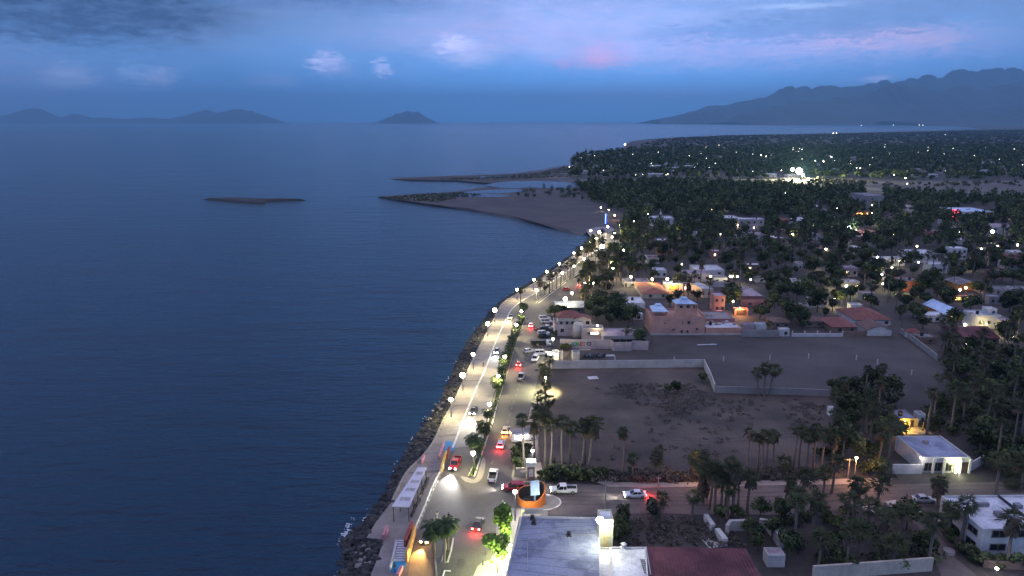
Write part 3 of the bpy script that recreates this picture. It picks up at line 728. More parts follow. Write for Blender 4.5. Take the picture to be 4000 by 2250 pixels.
def lamp(loc, h, label, group, power=1000, col='warm', lc=None, r=0.34, pale=False, name='street_lamp', cat='street lamp', cap=True):
    root = empty(name, loc, 0, label, cat, group)
    p = link('pole', POST[pale], root); p.scale = (1, 1, h - r)
    k = (col, round(r, 2))
    if k not in GLOBES: GLOBES[k] = globe_mesh(r, E[col])
    g = link('globe', GLOBES[k], root, (0, 0, h))
    if cap:
        c = link('cap', CAP, root, (0, 0, h + r * .95)); c.scale = (r / .3,) * 3
    if power: point(root, (0, -r - .25, h - .1), power, lc or WARM)
    return root

# ------------------------------------------------------------------ vehicles
M_GLASS = mat('dark car glass', (0.015, 0.017, 0.02), rough=0.12, spec=0.6, scale=1, col2=(0.012, 0.013, 0.016))
M_TYRE = mat('tyre rubber', (0.02, 0.02, 0.02), rough=0.9)
M_RIM = mat('wheel rim', (0.35, 0.35, 0.36), rough=0.4, metal=0.6)
PAINT = {k: mat(k + ' car paint', c, rough=0.35, spec=0.5, coat=0.5, scale=1.0, col2=tuple(x * .9 for x in c)) for k, c in
         {'white': (0.72, 0.72, 0.72), 'silver': (0.42, 0.43, 0.45), 'black': (0.02, 0.02, 0.024), 'red': (0.42, 0.02, 0.03), 'dark': (0.05, 0.055, 0.065), 'beige': (0.5, 0.44, 0.34), 'maroon': (0.2, 0.02, 0.03)}.items()}
E_HEAD = emat('headlight glow', (1, .98, .92), 55); E_HEADY = emat('yellow headlight glow', (1, .75, .3), 40)
E_TAIL = emat('brake light glow', (1, .03, .03), 60); E_TAILO = emat('amber tail glow', (1, .35, .06), 60)
M_LENS = mat('clear lens', (0.55, 0.55, 0.55), rough=.2); M_LENSR = mat('red lens', (0.3, 0.01, 0.01), rough=.25)
M_PLAST = mat('black plastic', (0.03, 0.03, 0.03), rough=.7)
def sect(b, st):
    vs = []
    for x, zb, zs, w in st:
        zm = zb + (zs - zb) * .55
        for y, z in ((-w * .93, zb), (-w, zm), (-w * .93, zs), (w * .93, zs), (w, zm), (w * .93, zb)): vs.append((x, y, z))
    n = 6; m = len(st)
    fs = [(k * n + i, (k + 1) * n + i, (k + 1) * n + (i + 1) % n, k * n + (i + 1) % n) for k in range(m - 1) for i in range(n)]
    b.add(vs, fs + [tuple(range(n)), tuple(range((m - 1) * n + n - 1, (m - 1) * n - 1, -1))])
SPEC = {
 'sedan': dict(L=4.6, w=.9, body=[(-2.3, .45, .82, .78), (-2.15, .3, .95, .86), (-1.3, .28, 1.0, .9), (.9, .28, .96, .9), (1.9, .3, .82, .87), (2.22, .36, .7, .8), (2.3, .42, .6, .74)],
               glass=[(-1.75, .97, .62), (-1.0, 1.40, .62), (.15, 1.43, .64), (1.05, .95, .68)], roof=(-1.0, .2, 1.44, .62), wh=(-1.4, 1.4), r=.33),
 'hatch': dict(L=4.0, w=.86, body=[(-2.0, .42, .9, .78), (-1.95, .3, 1.0, .84), (-1.0, .28, 1.0, .86), (.8, .28, .98, .86), (1.65, .3, .85, .82), (2.0, .42, .66, .72)],
               glass=[(-1.92, 1.0, .66), (-1.55, 1.42, .62), (.1, 1.48, .64), (1.0, .97, .66)], roof=(-1.55, .15, 1.49, .62), wh=(-1.25, 1.25), r=.31),
 'suv': dict(L=4.8, w=.97, body=[(-2.4, .5, 1.0, .86), (-2.35, .36, 1.15, .93), (-1.2, .34, 1.15, .97), (1.1, .34, 1.12, .97), (2.1, .38, 1.0, .93), (2.4, .5, .8, .84)],
             glass=[(-2.3, 1.14, .80), (-2.1, 1.72, .74), (.35, 1.78, .76), (1.2, 1.1, .8)], roof=(-2.1, .4, 1.79, .76), wh=(-1.5, 1.5), r=.39),
 'pickup': dict(L=5.7, w=.99, body=[(-2.85, .55, 1.0, .92), (-2.8, .42, 1.08, .97), (-.5, .4, 1.1, .99), (1.2, .4, 1.12, .99), (2.5, .44, 1.06, .95), (2.85, .55, .85, .86)],
                glass=[(-.62, 1.1, .80), (-.5, 1.78, .74), (.75, 1.84, .76), (1.5, 1.1, .82)], roof=(-.52, .8, 1.85, .76), wh=(-1.85, 1.85), r=.42),
}
def wheel_meshes(r):
    b = MB(); prof = [(r * .62, -.11), (r * .93, -.11), (r, -.06), (r, .06), (r * .93, .11), (r * .62, .11)]; n = 14; vs = []
    for q, z in prof:
        for i in range(n):
            a = 2 * math.pi * i / n; vs.append((q * math.cos(a), z, q * math.sin(a)))
    b.add(vs, [(k * n + i, (k + 1) * n + i, (k + 1) * n + (i + 1) % n, k * n + (i + 1) % n) for k in range(5) for i in range(n)])
    t = b.mesh('tyre', M_TYRE)
    b = MB(); b.tube((0, -.09, 0), (0, .09, 0), r * .62, None, 12)
    for i in range(5):
        a = i * 1.2566; b.tube((0, .1, 0), (math.cos(a) * r * .55, .1, math.sin(a) * r * .55), .03, None, 4)
    return t, b.mesh('rim', M_RIM)
def make_car(kind):
    s = SPEC[kind]; root = empty('proto', (0, 0, 0))
    b = MB(); sect(b, s['body'])
    b.build('body', PAINT['white'], root)
    if kind == 'pickup':
        q = MB(); q.box((-1.72, 0, 1.105), (2.05, 1.62, .03)); q.build('truck_bed', M_PLAST, root)
        q = MB()
        for y in (-.88, .88): q.box((-1.72, y, 1.22), (2.2, .08, .28))
        q.box((-2.78, 0, 1.22), (.08, 1.68, .28)); q.build('bed_rail', PAINT['white'], root)
    g = MB(); vs = []
    zs = s['body'][3][2] - .02
    for x, z, w in s['glass']:
        wb = s['w'] * .9
        vs += [(x, -wb, zs), (x, -w, z), (x, w, z), (x, wb, zs)]
    m = len(s['glass']); fs = [(k * 4 + i, (k + 1) * 4 + i, (k + 1) * 4 + i + 1, k * 4 + i) for k in range(0)]
    for k in range(m - 1):
        for i in range(3): fs.append((k * 4 + i, (k + 1) * 4 + i, (k + 1) * 4 + i + 1, k * 4 + i + 1))
    fs += [(0, 1, 2, 3), tuple((m - 1) * 4 + i for i in (3, 2, 1, 0))]
    g.add(vs, fs); g.build('window', M_GLASS, root)
    r = MB(); x0, x1, z, w = s['roof']; r.box(((x0 + x1) / 2, 0, z + .03), (x1 - x0 + .15, 2 * w + .06, .07), taper=.94)
    gl = s['glass']
    for y in (-1, 1):   # pillars
        r.tube((x1, y * w, z), (gl[-1][0], y * s['w'] * .88, gl[-1][1]), .04, None, 4)
        r.tube((x0, y * w, z), (gl[0][0], y * s['w'] * .88, gl[0][1]), .05, None, 4)
        xm = (x0 + x1) / 2 - .05; r.tube((xm, y * (w + .02), z), (xm, y * s['w'] * .91, zs), .045, None, 4)
    r.build('roof', PAINT['white'], root)
    t, rm = wheel_meshes(s['r'])
    for x in s['wh']:
        for y in (-1, 1):
            o = link('wheel', t, root, (x, y * (s['w'] - .1), s['r'])); link('rim', rm, o)
    hx = s['L'] / 2; st = s['body']
    hb = MB(); hb.box((0, 0, 0), (.12, .42, .26)); hm = hb.mesh('headlight', M_LENS)
    tb = MB(); tb.box((0, 0, 0), (.1, .36, .3)); tm = tb.mesh('taillight', M_LENSR)
    hz = (st[-1][1] + st[-1][2]) / 2 + .1; tz = st[0][2] - .1
    for y in (-1, 1):
        link('headlight', hm, root, (hx - .05, y * s['w'] * .66, hz)); link('taillight', tm, root, (-hx + .03, y * s['w'] * .72, tz))
    bb = MB(); bb.box((hx - .02, 0, st[-1][1] + .02), (.14, s['w'] * 1.6, .16)); bb.box((-hx + .02, 0, st[0][1]), (.12, s['w'] * 1.6, .16)); bb.build('bumper', M_PLAST, root)
    if kind == 'suv':
        q = MB()
        for y in (-1, 1): q.tube((-1.7, y * .62, 1.88), (.2, y * .62, 1.88), .03, None, 5)
        for x in (-1.5, 0.0): q.tube((x, -.62, 1.88), (x, .62, 1.88), .025, None, 5)
        q.build('roof_rack', M_PLAST, root)
    return root
PNAME = {'sedan': 'sedan_car', 'hatch': 'hatchback_car', 'suv': 'suv_car', 'pickup': 'pickup_truck'}
PCAT = {'sedan': 'car', 'hatch': 'car', 'suv': 'car', 'pickup': 'pickup truck'}
CARS = {}
def setm(o, m):
    o.material_slots[0].link = 'OBJECT'; o.material_slots[0].material = m
def car(kind, loc, rz, color, label, group, head=None, tail=None, hl=600, hcol=None):
    if kind not in CARS:
        r = make_car(kind); CARS[kind] = (r, [(c, list(c.children)) for c in r.children]); c_list = [c for c in r.children]
    else:
        src, ch = CARS[kind]; r = src.copy(); COL.objects.link(r); c_list = []
        for c, sub in ch:
            d = c.copy(); COL.objects.link(d); d.parent = r; c_list.append(d)
            for q in sub:
                e = q.copy(); COL.objects.link(e); e.parent = d
    r.name = PNAME[kind]; r.location = loc; r.rotation_euler = (0, 0, rz); tag(r, label, PCAT[kind], group)
    for c in c_list:
        nm = c.name.split('.')[0]
        if nm in ('body', 'roof', 'bed_rail'): setm(c, PAINT[color])
        if nm == 'headlight': setm(c, head or M_LENS)
        if nm == 'taillight': setm(c, tail or M_LENSR)
    hx = SPEC[kind]['L'] / 2
    if head:
        l = bpy.data.lights.new('headlight_beam', 'SPOT'); l.energy = hl * 22; l.spot_size = R(62); l.spot_blend = .8; l.shadow_soft_size = .15
        l.color = hcol or (1, .97, .9)
        o = bpy.data.objects.new('headlight_beam', l); COL.objects.link(o); o.parent = r; o.location = (hx + .25, 0, .75)
        o.rotation_euler = Vector((1, 0, -.13)).to_track_quat('-Z', 'Y').to_euler()
    if tail:
        point(r, (-hx - .6, 0, .8), 420, (1, .05, .04) if tail == E_TAIL else (1, .4, .08), .2)
    return r

# ------------------------------------------------------------------ buildings
M_PANE = mat('dark window glass', (0.02, 0.022, 0.028), rough=.15, spec=.6)
M_FRAME = mat('window frame', (0.30, 0.28, 0.26), rough=.6)
M_DOOR = mat('dark door', (0.07, 0.05, 0.04), rough=.6)
def wallm(name, c): return mat(name + ' wall', c, scale=.35, col2=tuple(x * .74 for x in c), scale2=2.2, var=.12, bump=.2)
WM = {k: wallm(k, c) for k, c in {'white': (.62, .60, .58), 'cream': (.58, .5, .40), 'pink': (.60, .33, .25), 'rose': (.48, .22, .19), 'grey': (.30, .28, .27), 'yellow': (.6, .5, .25), 'orange': (.58, .24, .07),
                                  'brown': (.25, .17, .13), 'lilac': (.46, .38, .38), 'red': (.30, .07, .06), 'pale': (.5, .47, .44), 'darkgrey': (.15, .145, .14)}.items()}
def roofm(name, c, c2=None, sc=.22): return mat(name + ' roof', c, scale=sc, col2=c2 or tuple(x * .6 for x in c), scale2=2.4, var=.16, lo=.46, hi=.58, big=.08)
RM = {'white': roofm('white sealed', (.64, .65, .67), (.42, .43, .46)), 'blue': roofm('pale blue', (.50, .64, .80), (.36, .48, .62)), 'bluegrey': roofm('blue grey', (.27, .30, .38), (.17, .19, .26)), 'tile': roofm('red tile', (.26, .10, .08), (.17, .07, .06), 1.5),
      'brown': roofm('brown tile', (.17, .11, .09), None, 1.5), 'grey': roofm('grey concrete', (.25, .24, .25)), 'maroon': roofm('maroon sheet', (.16, .06, .065), (.10, .04, .045)), 'thatch': roofm('thatch', (.17, .145, .12), None, 2.0),
      'lilac': roofm('pinkish', (.38, .31, .33)), 'dark': roofm('dark', (.07, .07, .075)), 'orange': roofm('orange tile', (.36, .14, .09), (.25, .10, .07), 1.5)}
E_WIN = emat('lit window', (1, .78, .42), 5.0); E_WINW = emat('lit white window', (1, .93, .78), 7.0)
M_AMBER = emat('amber lit panel', (1, .5, .08), 3.0)
def wall_ring(b, poly, z0, z1, t=0.22, top=0.45):
    """outer walls with a parapet: outside faces, parapet top and inside"""
    n = len(poly); area = sum(poly[i][0] * poly[(i + 1) % n][1] - poly[(i + 1) % n][0] * poly[i][1] for i in range(n))
    P = [Vector((p[0], p[1])) for p in (poly if area > 0 else poly[::-1])]
    I = []
    for i in range(n):
        a, p, c = P[i - 1], P[i], P[(i + 1) % n]; d1 = (p - a).normalized(); d2 = (c - p).normalized()
        n1 = Vector((-d1.y, d1.x)); n2 = Vector((-d2.y, d2.x)); k = n1 + n2
        I.append(p + k * (t / max(.3, k.dot(n1))))
    vs = [(p.x, p.y, z0) for p in P] + [(p.x, p.y, z1) for p in P] + [(p.x, p.y, z1) for p in I] + [(p.x, p.y, z1 - top) for p in I]
    fs = []
    for L_ in range(3):
        fs += [(L_ * n + i, L_ * n + (i + 1) % n, (L_ + 1) * n + (i + 1) % n, (L_ + 1) * n + i) for i in range(n)]
    b.add(vs, fs); return [(p.x, p.y) for p in I]
def flat(parent, poly, z0, z1, wm, rm, par=0.4):
    b = MB(); I = wall_ring(b, poly, z0, z1, top=par)
    b.build('wall', wm, parent)
    sheet('roof', [Vector(p) for p in I], z1 - par + .02, rm, parent=parent)
def win_mesh(w, h):
    k = ('w', round(w, 1), round(h, 1))
    if k in PROT: return PROT[k]
    w, h = k[1], k[2]; b = MB(); t = .08
    b.box((-w / 2, 0, 0), (t, .12, h)); b.box((w / 2, 0, 0), (t, .12, h)); b.box((0, 0, h / 2), (w + t, .14, t)); b.box((0, -.03, -h / 2), (w + .2, .2, t)); b.box((0, 0, 0), (t * .6, .1, h - t))
    f = b.mesh('window_frame', M_FRAME); b = MB(); b.box((0, .02, 0), (w - .02, .05, h - .02)); PROT[k] = (f, b.mesh('window_pane', M_PANE)); return PROT[k]
def window(parent, p, w, h, lit=None, rz=0.0):
    f, pn = win_mesh(w, h); o = link('window', f, parent, p); o.rotation_euler = (0, 0, rz)
    q = link('pane', pn, o)
    if lit: setm(q, lit)
    return o
def door(parent, p, w=1.0, h=2.1, m=None, rz=0):
    b = MB(); b.box((0, 0, h / 2), (w, .12, h)); b.box((0, -.02, h + .04), (w + .2, .16, .1)); o = b.build('door', m or M_DOOR, parent, loc=p); o.rotation_euler = (0, 0, rz)
    k = MB(); k.box((w * .36, -.1, 1.0), (.06, .06, .14)); k.build('handle', M_RIM, o); return o
BLD = []      # world circles kept free of trees
KEEP = []     # pixel rectangles kept visible
def house(name, label, xl, xr, yb, yt, ybk, wall='white', roof='white', cat='house', group=None, wins=2, drs=1, lit=(), style='flat', rise=1.6, over=.4, dmax=16, par=.4, root=None, z0=0.0, keep=.6, dx=0.0, dmin=2.5, wz=None):
    """front wall at image row yb between columns xl, xr; top edge row yt; far roof edge row ybk"""
    if root is None:
        A = G(xl, yb); Y0 = A.y
    else: Y0 = root['y0'] + root.get('off', 0.0)
    d = ray(xl, yb); x0 = d[0] / d[1] * Y0; d = ray(xr, yb); x1 = d[0] / d[1] * Y0
    d = ray(xl, (yb + yt) / 2); x0 = d[0] / d[1] * Y0; d = ray(xr, (yb + yt) / 2); x1 = d[0] / d[1] * Y0
    z1 = max(2.4 + z0, zat(yt, Y0))
    Y1 = G(2000, ybk, z1).y; dp = min(max(Y1 - Y0, dmin), dmax)
    own = root is None
    if own:
        root = empty(name, ((x0 + x1) / 2, Y0, 0), 0, label, cat, group); root['y0'] = Y0
        BLD.append(((x0 + x1) / 2, Y0 + dp / 2, max(x1 - x0, dp) * .62)); KEEP.append((xl - 4, xr + 4, min(ybk, yt) - 2, yb + keep * 5 * F / Y0))
    ox, oy = root.location.x, root.location.y
    poly = [(x0 - ox, Y0 - oy), (x1 - ox, Y0 - oy), (x1 - ox + dx, Y0 + dp - oy), (x0 - ox + dx, Y0 + dp - oy)]
    wm = WM[wall]; rm = RM.get(roof) or WM[roof]
    if style == 'flat':
        flat(root, poly, z0, z1, wm, rm, par)
        if own and x1 - x0 > 5 and dp > 5:
            tr = random.Random(int(xl * 7 + yb)); zr_ = z1 - par + .03
            tx, ty = (x0 + x1) / 2 - ox + tr.uniform(-.3, .3) * (x1 - x0), Y0 - oy + dp * tr.uniform(.3, .7)
            if tr.random() < .7:
                b = MB(); b.lathe([(.55, 0), (.58, .5), (.55, 1.1), (.3, 1.3), (.2, 1.35)], 10, (tx, ty, zr_)); b.build('water_tank', M_PLAST if tr.random() < .6 else WM['pale'], root)
            if tr.random() < .8:
                b = MB(); b.box((tx + tr.choice((-2.2, 2.2)), ty + tr.uniform(-1, 1), zr_ + .3), (1.0, .9, .6)); b.build('roof_unit', WM['grey'], root)
    else:
        b = MB(); b.prism(poly, z0, z1, top=(style == 'gable_front')); b.build('wall', wm, root)
        o = over; a0, a1, b0, b1 = x0 - ox - o, x1 - ox + o, Y0 - oy - o, Y0 - oy + dp + o; zr = z1 + rise; q = MB(); th = .14
        if style == 'hip':
            k = min(a1 - a0, b1 - b0) / 2
            if a1 - a0 > b1 - b0: r0, r1 = (a0 + k, (b0 + b1) / 2, zr), (a1 - k, (b0 + b1) / 2, zr)
            else: r0, r1 = ((a0 + a1) / 2, b0 + k, zr), ((a0 + a1) / 2, b1 - k, zr)
            vs = [(a0, b0, z1), (a1, b0, z1), (a1, b1, z1), (a0, b1, z1), r0, r1, (a0, b0, z1 - th), (a1, b0, z1 - th), (a1, b1, z1 - th), (a0, b1, z1 - th)]
            if a1 - a0 > b1 - b0: fs = [(0, 1, 5, 4), (1, 2, 5), (2, 3, 4, 5), (3, 0, 4)]
            else: fs = [(0, 1, 4), (1, 2, 5, 4), (2, 3, 5), (3, 0, 4, 5)]
            q.add(vs, fs + [(6, 7, 1, 0), (7, 8, 2, 1), (8, 9, 3, 2), (9, 6, 0, 3), (9, 8, 7, 6)])
        elif style == 'gable_front':
            xm = (a0 + a1) / 2; q.add([(a0, b0, z1), (a1, b0, z1), (a1, b1, z1), (a0, b1, z1), (xm, b0, zr), (xm, b1, zr), (a0, b0, z1 - th), (a1, b0, z1 - th), (a1, b1, z1 - th), (a0, b1, z1 - th), (xm, b0, zr - th), (xm, b1, zr - th)],
                  [(0, 4, 5, 3), (4, 1, 2, 5), (6, 9, 11, 10), (10, 11, 8, 7), (0, 6, 10, 4), (4, 10, 7, 1), (3, 5, 11, 9), (5, 2, 8, 11), (0, 3, 9, 6), (1, 7, 8, 2)])
            g = MB(); hz = (zr - z1) * .86; g.add([(x0 - ox, Y0 - oy + .02, z1), (x1 - ox, Y0 - oy + .02, z1), ((x0 + x1) / 2 - ox, Y0 - oy + .02, z1 + hz), (x0 - ox, Y0 - oy + .2, z1), (x1 - ox, Y0 - oy + .2, z1), ((x0 + x1) / 2 - ox, Y0 - oy + .2, z1 + hz)], [(0, 1, 2), (3, 5, 4)]); g.build('gable', wm, root)
        elif style == 'gable':
            ym = (b0 + b1) / 2; q.add([(a0, b0, z1), (a1, b0, z1), (a1, b1, z1), (a0, b1, z1), (a0, ym, zr), (a1, ym, zr), (a0, b0, z1 - th), (a1, b0, z1 - th), (a1, b1, z1 - th), (a0, b1, z1 - th)],
                  [(0, 1, 5, 4), (2, 3, 4, 5), (1, 2, 5), (3, 0, 4), (6, 7, 1, 0), (7, 8, 2, 1), (8, 9, 3, 2), (9, 6, 0, 3), (9, 8, 7, 6)])
        q.build('roof', rm, root)
    nf = max(1, int(round((z1 - z0) / 3.6))); wd = x1 - x0
    zf = (z1 - z0 - (par if style == 'flat' else 0)) / nf; ww = min(1.3, wd / (wins + 1.0) * .6) if wins else 0
    k = 0
    for fl in range(nf):
        for i in range(wins):
            if ww < .3: break
            wx = x0 + wd * (i + .5 + (.0 if fl else .12)) / wins - ox
            if wx + ww / 2 > x1 - ox: wx = x1 - ox - ww / 2 - .15
            window(root, (wx, Y0 - oy - .03, z0 + fl * zf + zf * .52 if wz is None else wz), ww, min(1.3, zf * .45), (lit[k % len(lit)] if lit else None)); k += 1
    for i in range(drs):
        if wd > 3 and wins:
            dxp = x0 - ox + wd * (.02 + .98 * i / max(drs, 1)) + .75 if wins < 2 else x0 - ox + wd / wins * (i + .0) + .65 + 0
            door(root, (dxp, Y0 - oy - .04, z0), .9, min(2.1, zf * .8))
    root['h'] = z1
    return root
def wall_line(name, label, pts, hpx=None, h=None, w=.2, m=None, cat='wall', group=None, z1=None):
    P = [G(*p) for p in pts]; hh = h if h else zat(hpx, P[0].y)
    o = strip(name, P, w, -.05, hh, m or WM['grey']); tag(o, label, cat, group); return o

# ------------------------------------------------------------------ foreground buildings
def roofpoly(pts, z): return [G(p[0], p[1], z).xy for p in pts]
M_ROOFN = RM['bluegrey']; M_ROOFB = RM['white']
def clutter_vent(parent, px, py, z, s=1.0, nm='roof_vent', dark=True):
    p = G(px, py, z); b = MB()
    b.tube((p.x, p.y, z), (p.x, p.y, z + .7 * s), .28 * s, .28 * s, 10); b.tube((p.x, p.y, z + .7 * s), (p.x, p.y, z + .85 * s), .42 * s, .2 * s, 10); b.box((p.x, p.y, z + .08), (.9 * s, .9 * s, .16))
    b.build(nm, mat('dark metal', (.05, .05, .055)) if dark else mat('pale metal', (.5, .5, .52)), parent)
hotel = empty('corner_building', (0, 0, 0), 0, 'long flat-roofed corner building with stained blue grey roof beside the lit street trees', 'building')
hp = roofpoly([(2036, 2015), (2337, 2020), (2344, 2150), (2348, 2300), (1960, 2330), (1973, 2250)], 7.0)
flat(hotel, hp, 0, 7.0, WM['white'], M_ROOFN, .35)
for q in ((2085, 2046), (2222, 2092), (2080, 2028)): clutter_vent(hotel, q[0], q[1], 6.7)
for t in (.12, .32, .52, .72, .9):
    a = G(2036, 2015, 7).xy.lerp(G(1973, 2250, 7).xy, t)
    dd = (G(1973, 2250, 7).xy - G(2036, 2015, 7).xy); ang = math.atan2(dd.y, dd.x)
    window(hotel, (a.x - .06, a.y, 4.9), 1.2, 1.3, E_WINW if t in (.32, .52) else None, ang)
b = MB()
for k in range(1, 9):
    a, c = hp[0].lerp(hp[5], k / 9 * .98), hp[1].lerp(hp[2], k / 9 * .98) if k < 5 else hp[1].lerp(hp[3], k / 9 * .98)
    d = (c - a).normalized(); a = a + d * .5; c = c - d * .5; n_ = Vector((-d.y, d.x)) * .05
    b.add([(a.x - n_.x, a.y - n_.y, 6.69), (c.x - n_.x, c.y - n_.y, 6.69), (c.x + n_.x, c.y + n_.y, 6.69), (a.x + n_.x, a.y + n_.y, 6.69)], [(0, 1, 2, 3)])
b.build('roof_seams', mat('roof seam tar', (.12, .12, .13)), hotel)
b = MB()
for (px0, py0, px1, py1) in ((2100, 2060, 2222, 2092), (2222, 2092, 2330, 2088), (2060, 2120, 2060, 2230), (2222, 2095, 2225, 2130)):
    a, c = G(px0, py0, 6.75), G(px1, py1, 6.75); b.tube(a, c, .05, None, 5)
b.build('roof_pipes', mat('pale metal', (.5, .5, .52)), hotel)
annex = empty('white_roof_building', (0, 0, 0), 0, 'low white building with sealed white roof and small square skylights at the bottom edge', 'building')
ap = roofpoly([(2157, 2141), (2523, 2141), (2536, 2300), (2144, 2300)], 6.0)
for i, (u0, u1) in enumerate(((0, .33), (.33, .62), (.62, 1.0))):
    a0, a1, b0, b1 = ap[0].lerp(ap[1], u0), ap[0].lerp(ap[1], u1), ap[3].lerp(ap[2], u0), ap[3].lerp(ap[2], u1)
    if i: a0 = a0 + Vector((.01, 0)); b0 = b0 + Vector((.01, 0))
    bb = MB(); I = wall_ring(bb, [a0, a1, b1, b0], 0, 6.0 + .12 * i, top=.3); bb.build('wall', WM['white'], annex)
    sheet('roof', [Vector(p) for p in I], 5.72 + .12 * i, RM['white'], parent=annex)
for px, py in ((2230, 2223), (2303, 2226), (2218, 2210)):
    p = G(px, py, 5.7); b = MB(); b.box((p.x, p.y, 5.86), (1.25, .9, .3)); o = b.build('skylight', WM['white'], annex)
    b = MB(); b.box((p.x, p.y, 6.02), (1.05, .7, .04)); b.build('skylight_glass', M_PANE, o)
clutter_vent(annex, 2436, 2143, 5.9, 1.3, 'water_tank', False); clutter_vent(annex, 2214, 2175, 5.75, .8)
b = MB(); q = G(2513, 2200, 5.9)
for y in (-.35, .35): b.box((q.x + y * .9, q.y - 1, 6.05), (.07, 4.0, .07))
for k in range(8): b.box((q.x, q.y - 2.8 + k * .5, 6.05), (.7, .1, .06))
b.build('roof_ladder', M_POLE, annex)
red = empty('red_roof_building', (0, 0, 0), 0, 'low building under a broad plain maroon roof beside the white skylight roof', 'building')
rp = roofpoly([(2527, 2139), (2913, 2145), (2958, 2228), (3010, 2320), (2545, 2320)], 5.4)
b = MB(); b.prism(rp, 0, 5.4, top=False); b.build('wall', WM['cream'], red)
b = MB(); b.prism(rp, 5.4, 5.55, bottom=True)
for k in range(1, 30):
    a, c = rp[0].lerp(rp[1], k / 30), rp[4].lerp(rp[3], k / 30); d = (c - a).normalized(); a = a + d * .1; m_ = (a + c) / 2; b.box((m_.x, m_.y, 5.585), ((c - a).length, .07, .06), math.atan2(d.y, d.x))
b.build('roof', RM['maroon'], red)
a, c = G(2523, 2141, 5.4), G(2541, 2250, 5.4); b = MB(); b.tube((a.x, a.y, 5.66), (c.x, c.y, 5.66), .12, None, 4); b.build('roof_edge_trim', WM['white'], red)
Yt = G(2339, 2138, 6.0).y + 1.2
tw = empty('stair_tower', (at(2368, 2100, Yt).x, Yt, 0), 0, 'tall narrow pale tower block washed by the floodlight on its corner', 'tower')
x0, x1 = at(2341, 2080, Yt).x - tw.location.x, at(2395, 2080, Yt).x - tw.location.x; zt = zat(2030, Yt)
flat(tw, [(x0, 0), (x1, 0), (x1, 3.4), (x0, 3.4)], 0, zt, wallm('tower', (.55, .56, .36)), RM['white'], .2)  # floodlight's yellow-green is put into the tower wall colour
door(tw, ((x0 + x1) / 2, -.05, 5.2), 1.0, 2.2, WM['yellow'])
fl = empty('floodlight', at(2346, 2026, Yt - .6), 0, 'blazing white floodlight on the corner of the pale tower', 'floodlight')
b = MB(); b.box((0, 0, 0), (.75, .3, .5)); b.tube((0, .1, -.3), (0, .55, -1.2), .05, None, 6); b.build('housing', M_POLE, fl)
b = MB(); b.lathe([(.02, -.62), (.42, -.45), (.62, 0), (.42, .45), (.02, .62)], 10, (-.2, -.55, 0)); b.box((0, -.17, 0), (.8, .05, .6)); b.build('lamp_glow', E['flood'], fl)  # emissive ball widens the glass to stand for the lamp's halo
b = MB(); b.box((-.42, 0, 0), (.05, .3, .55)); b.build('lamp_glow', E['flood'], fl)
point(fl, (.2, -1.5, -.9), 800, (1, 1, .72), .25)
# portal, orange monument, its island
Yp = G(2078, 2016, 7.0).y + .5; q = at(2078, 2014, Yp); hz_ = zat(1987, Yp) - 7.0; wp_ = at(2119, 2014, Yp).x - at(2037, 2014, Yp).x
por = empty('roof_portal', (q.x, Yp, 7.0), 0, 'cream open frame standing on the far edge of the corner building roof', 'roof frame')
b = MB(); b.box((0, 0, hz_ * .62), (wp_, .5, hz_ * .76)); b.build('panel', WM['cream'], por)
for x in (-.46, .46):
    b = MB(); b.box((x * wp_, 0, hz_ * .12), (.35, .45, hz_ * .24)); b.build('pillar', WM['cream'], por)
q = G(2078, 1968); isl_p = [(q.x + 1.6 + 4.6 * math.cos(t), q.y + .6 + 3.4 * math.sin(t)) for t in [i * .2094 for i in range(30)]]
struct(sheet('traffic_island', [Vector(p) for p in isl_p], .16, M_KERB, skirt=.17)); struct(sheet('island_paving', [Vector((p[0] * .93 + (q.x + 1.6) * .07, p[1] * .93 + (q.y + .6) * .07)) for p in isl_p], .18, M_CONC))
mon = empty('round_monument', (q.x - .1, q.y + .6, .18), 0, 'round orange-walled monument with wavy rim, dark inside, holding a tilted pale blue panel', 'monument')
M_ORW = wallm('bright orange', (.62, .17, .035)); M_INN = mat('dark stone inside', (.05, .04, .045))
b = MB(); bi = MB(); n = 48; vs = []; vi = []
for i in range(n):
    t = 2 * math.pi * i / n; h = 1.9 + 1.3 * math.sin(t + .15) * .3 + 1.5 * max(0, math.cos(t - .25)) ** 1.5 + .12 * math.sin(3 * t)
    if math.pi < t % (2 * math.pi) < 4.3: h = 1.5
    h = max(.9, h)
    for r_, L_ in ((2.95, vs), (2.72, vi)):
        L_ += [(r_ * math.cos(t), r_ * math.sin(t), 0), (r_ * math.cos(t), r_ * math.sin(t), h)]
b.add(vs, [(2 * i, 2 * ((i + 1) % n), 2 * ((i + 1) % n) + 1, 2 * i + 1) for i in range(n)])
b.add([vs[2 * i + 1] for i in range(n)] + [vi[2 * i + 1] for i in range(n)], [(i, (i + 1) % n, n + (i + 1) % n, n + i) for i in range(n)])
b.build('curved_wall', M_ORW, mon, True)
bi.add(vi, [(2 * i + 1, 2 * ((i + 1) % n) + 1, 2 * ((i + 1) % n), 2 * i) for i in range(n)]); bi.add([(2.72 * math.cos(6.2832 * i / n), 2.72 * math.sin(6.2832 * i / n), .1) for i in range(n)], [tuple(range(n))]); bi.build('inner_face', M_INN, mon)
b = MB(); b.add([(-.2, -1.2, 2.0), (1.7, -1.2, 2.3), (1.6, .9, 4.5), (-.2, .9, 4.2), (-.2, -1.0, 1.85), (1.7, -1.0, 2.1), (1.6, 1.1, 4.3), (-.2, 1.1, 4.0)], [(0, 1, 2, 3), (7, 6, 5, 4), (0, 4, 5, 1), (1, 5, 6, 2), (2, 6, 7, 3), (3, 7, 4, 0)])
b.box((.7, 0, 1.4), (.4, .4, 2.8)); b.build('tilted_panel', RM['blue'], mon)
b = MB()
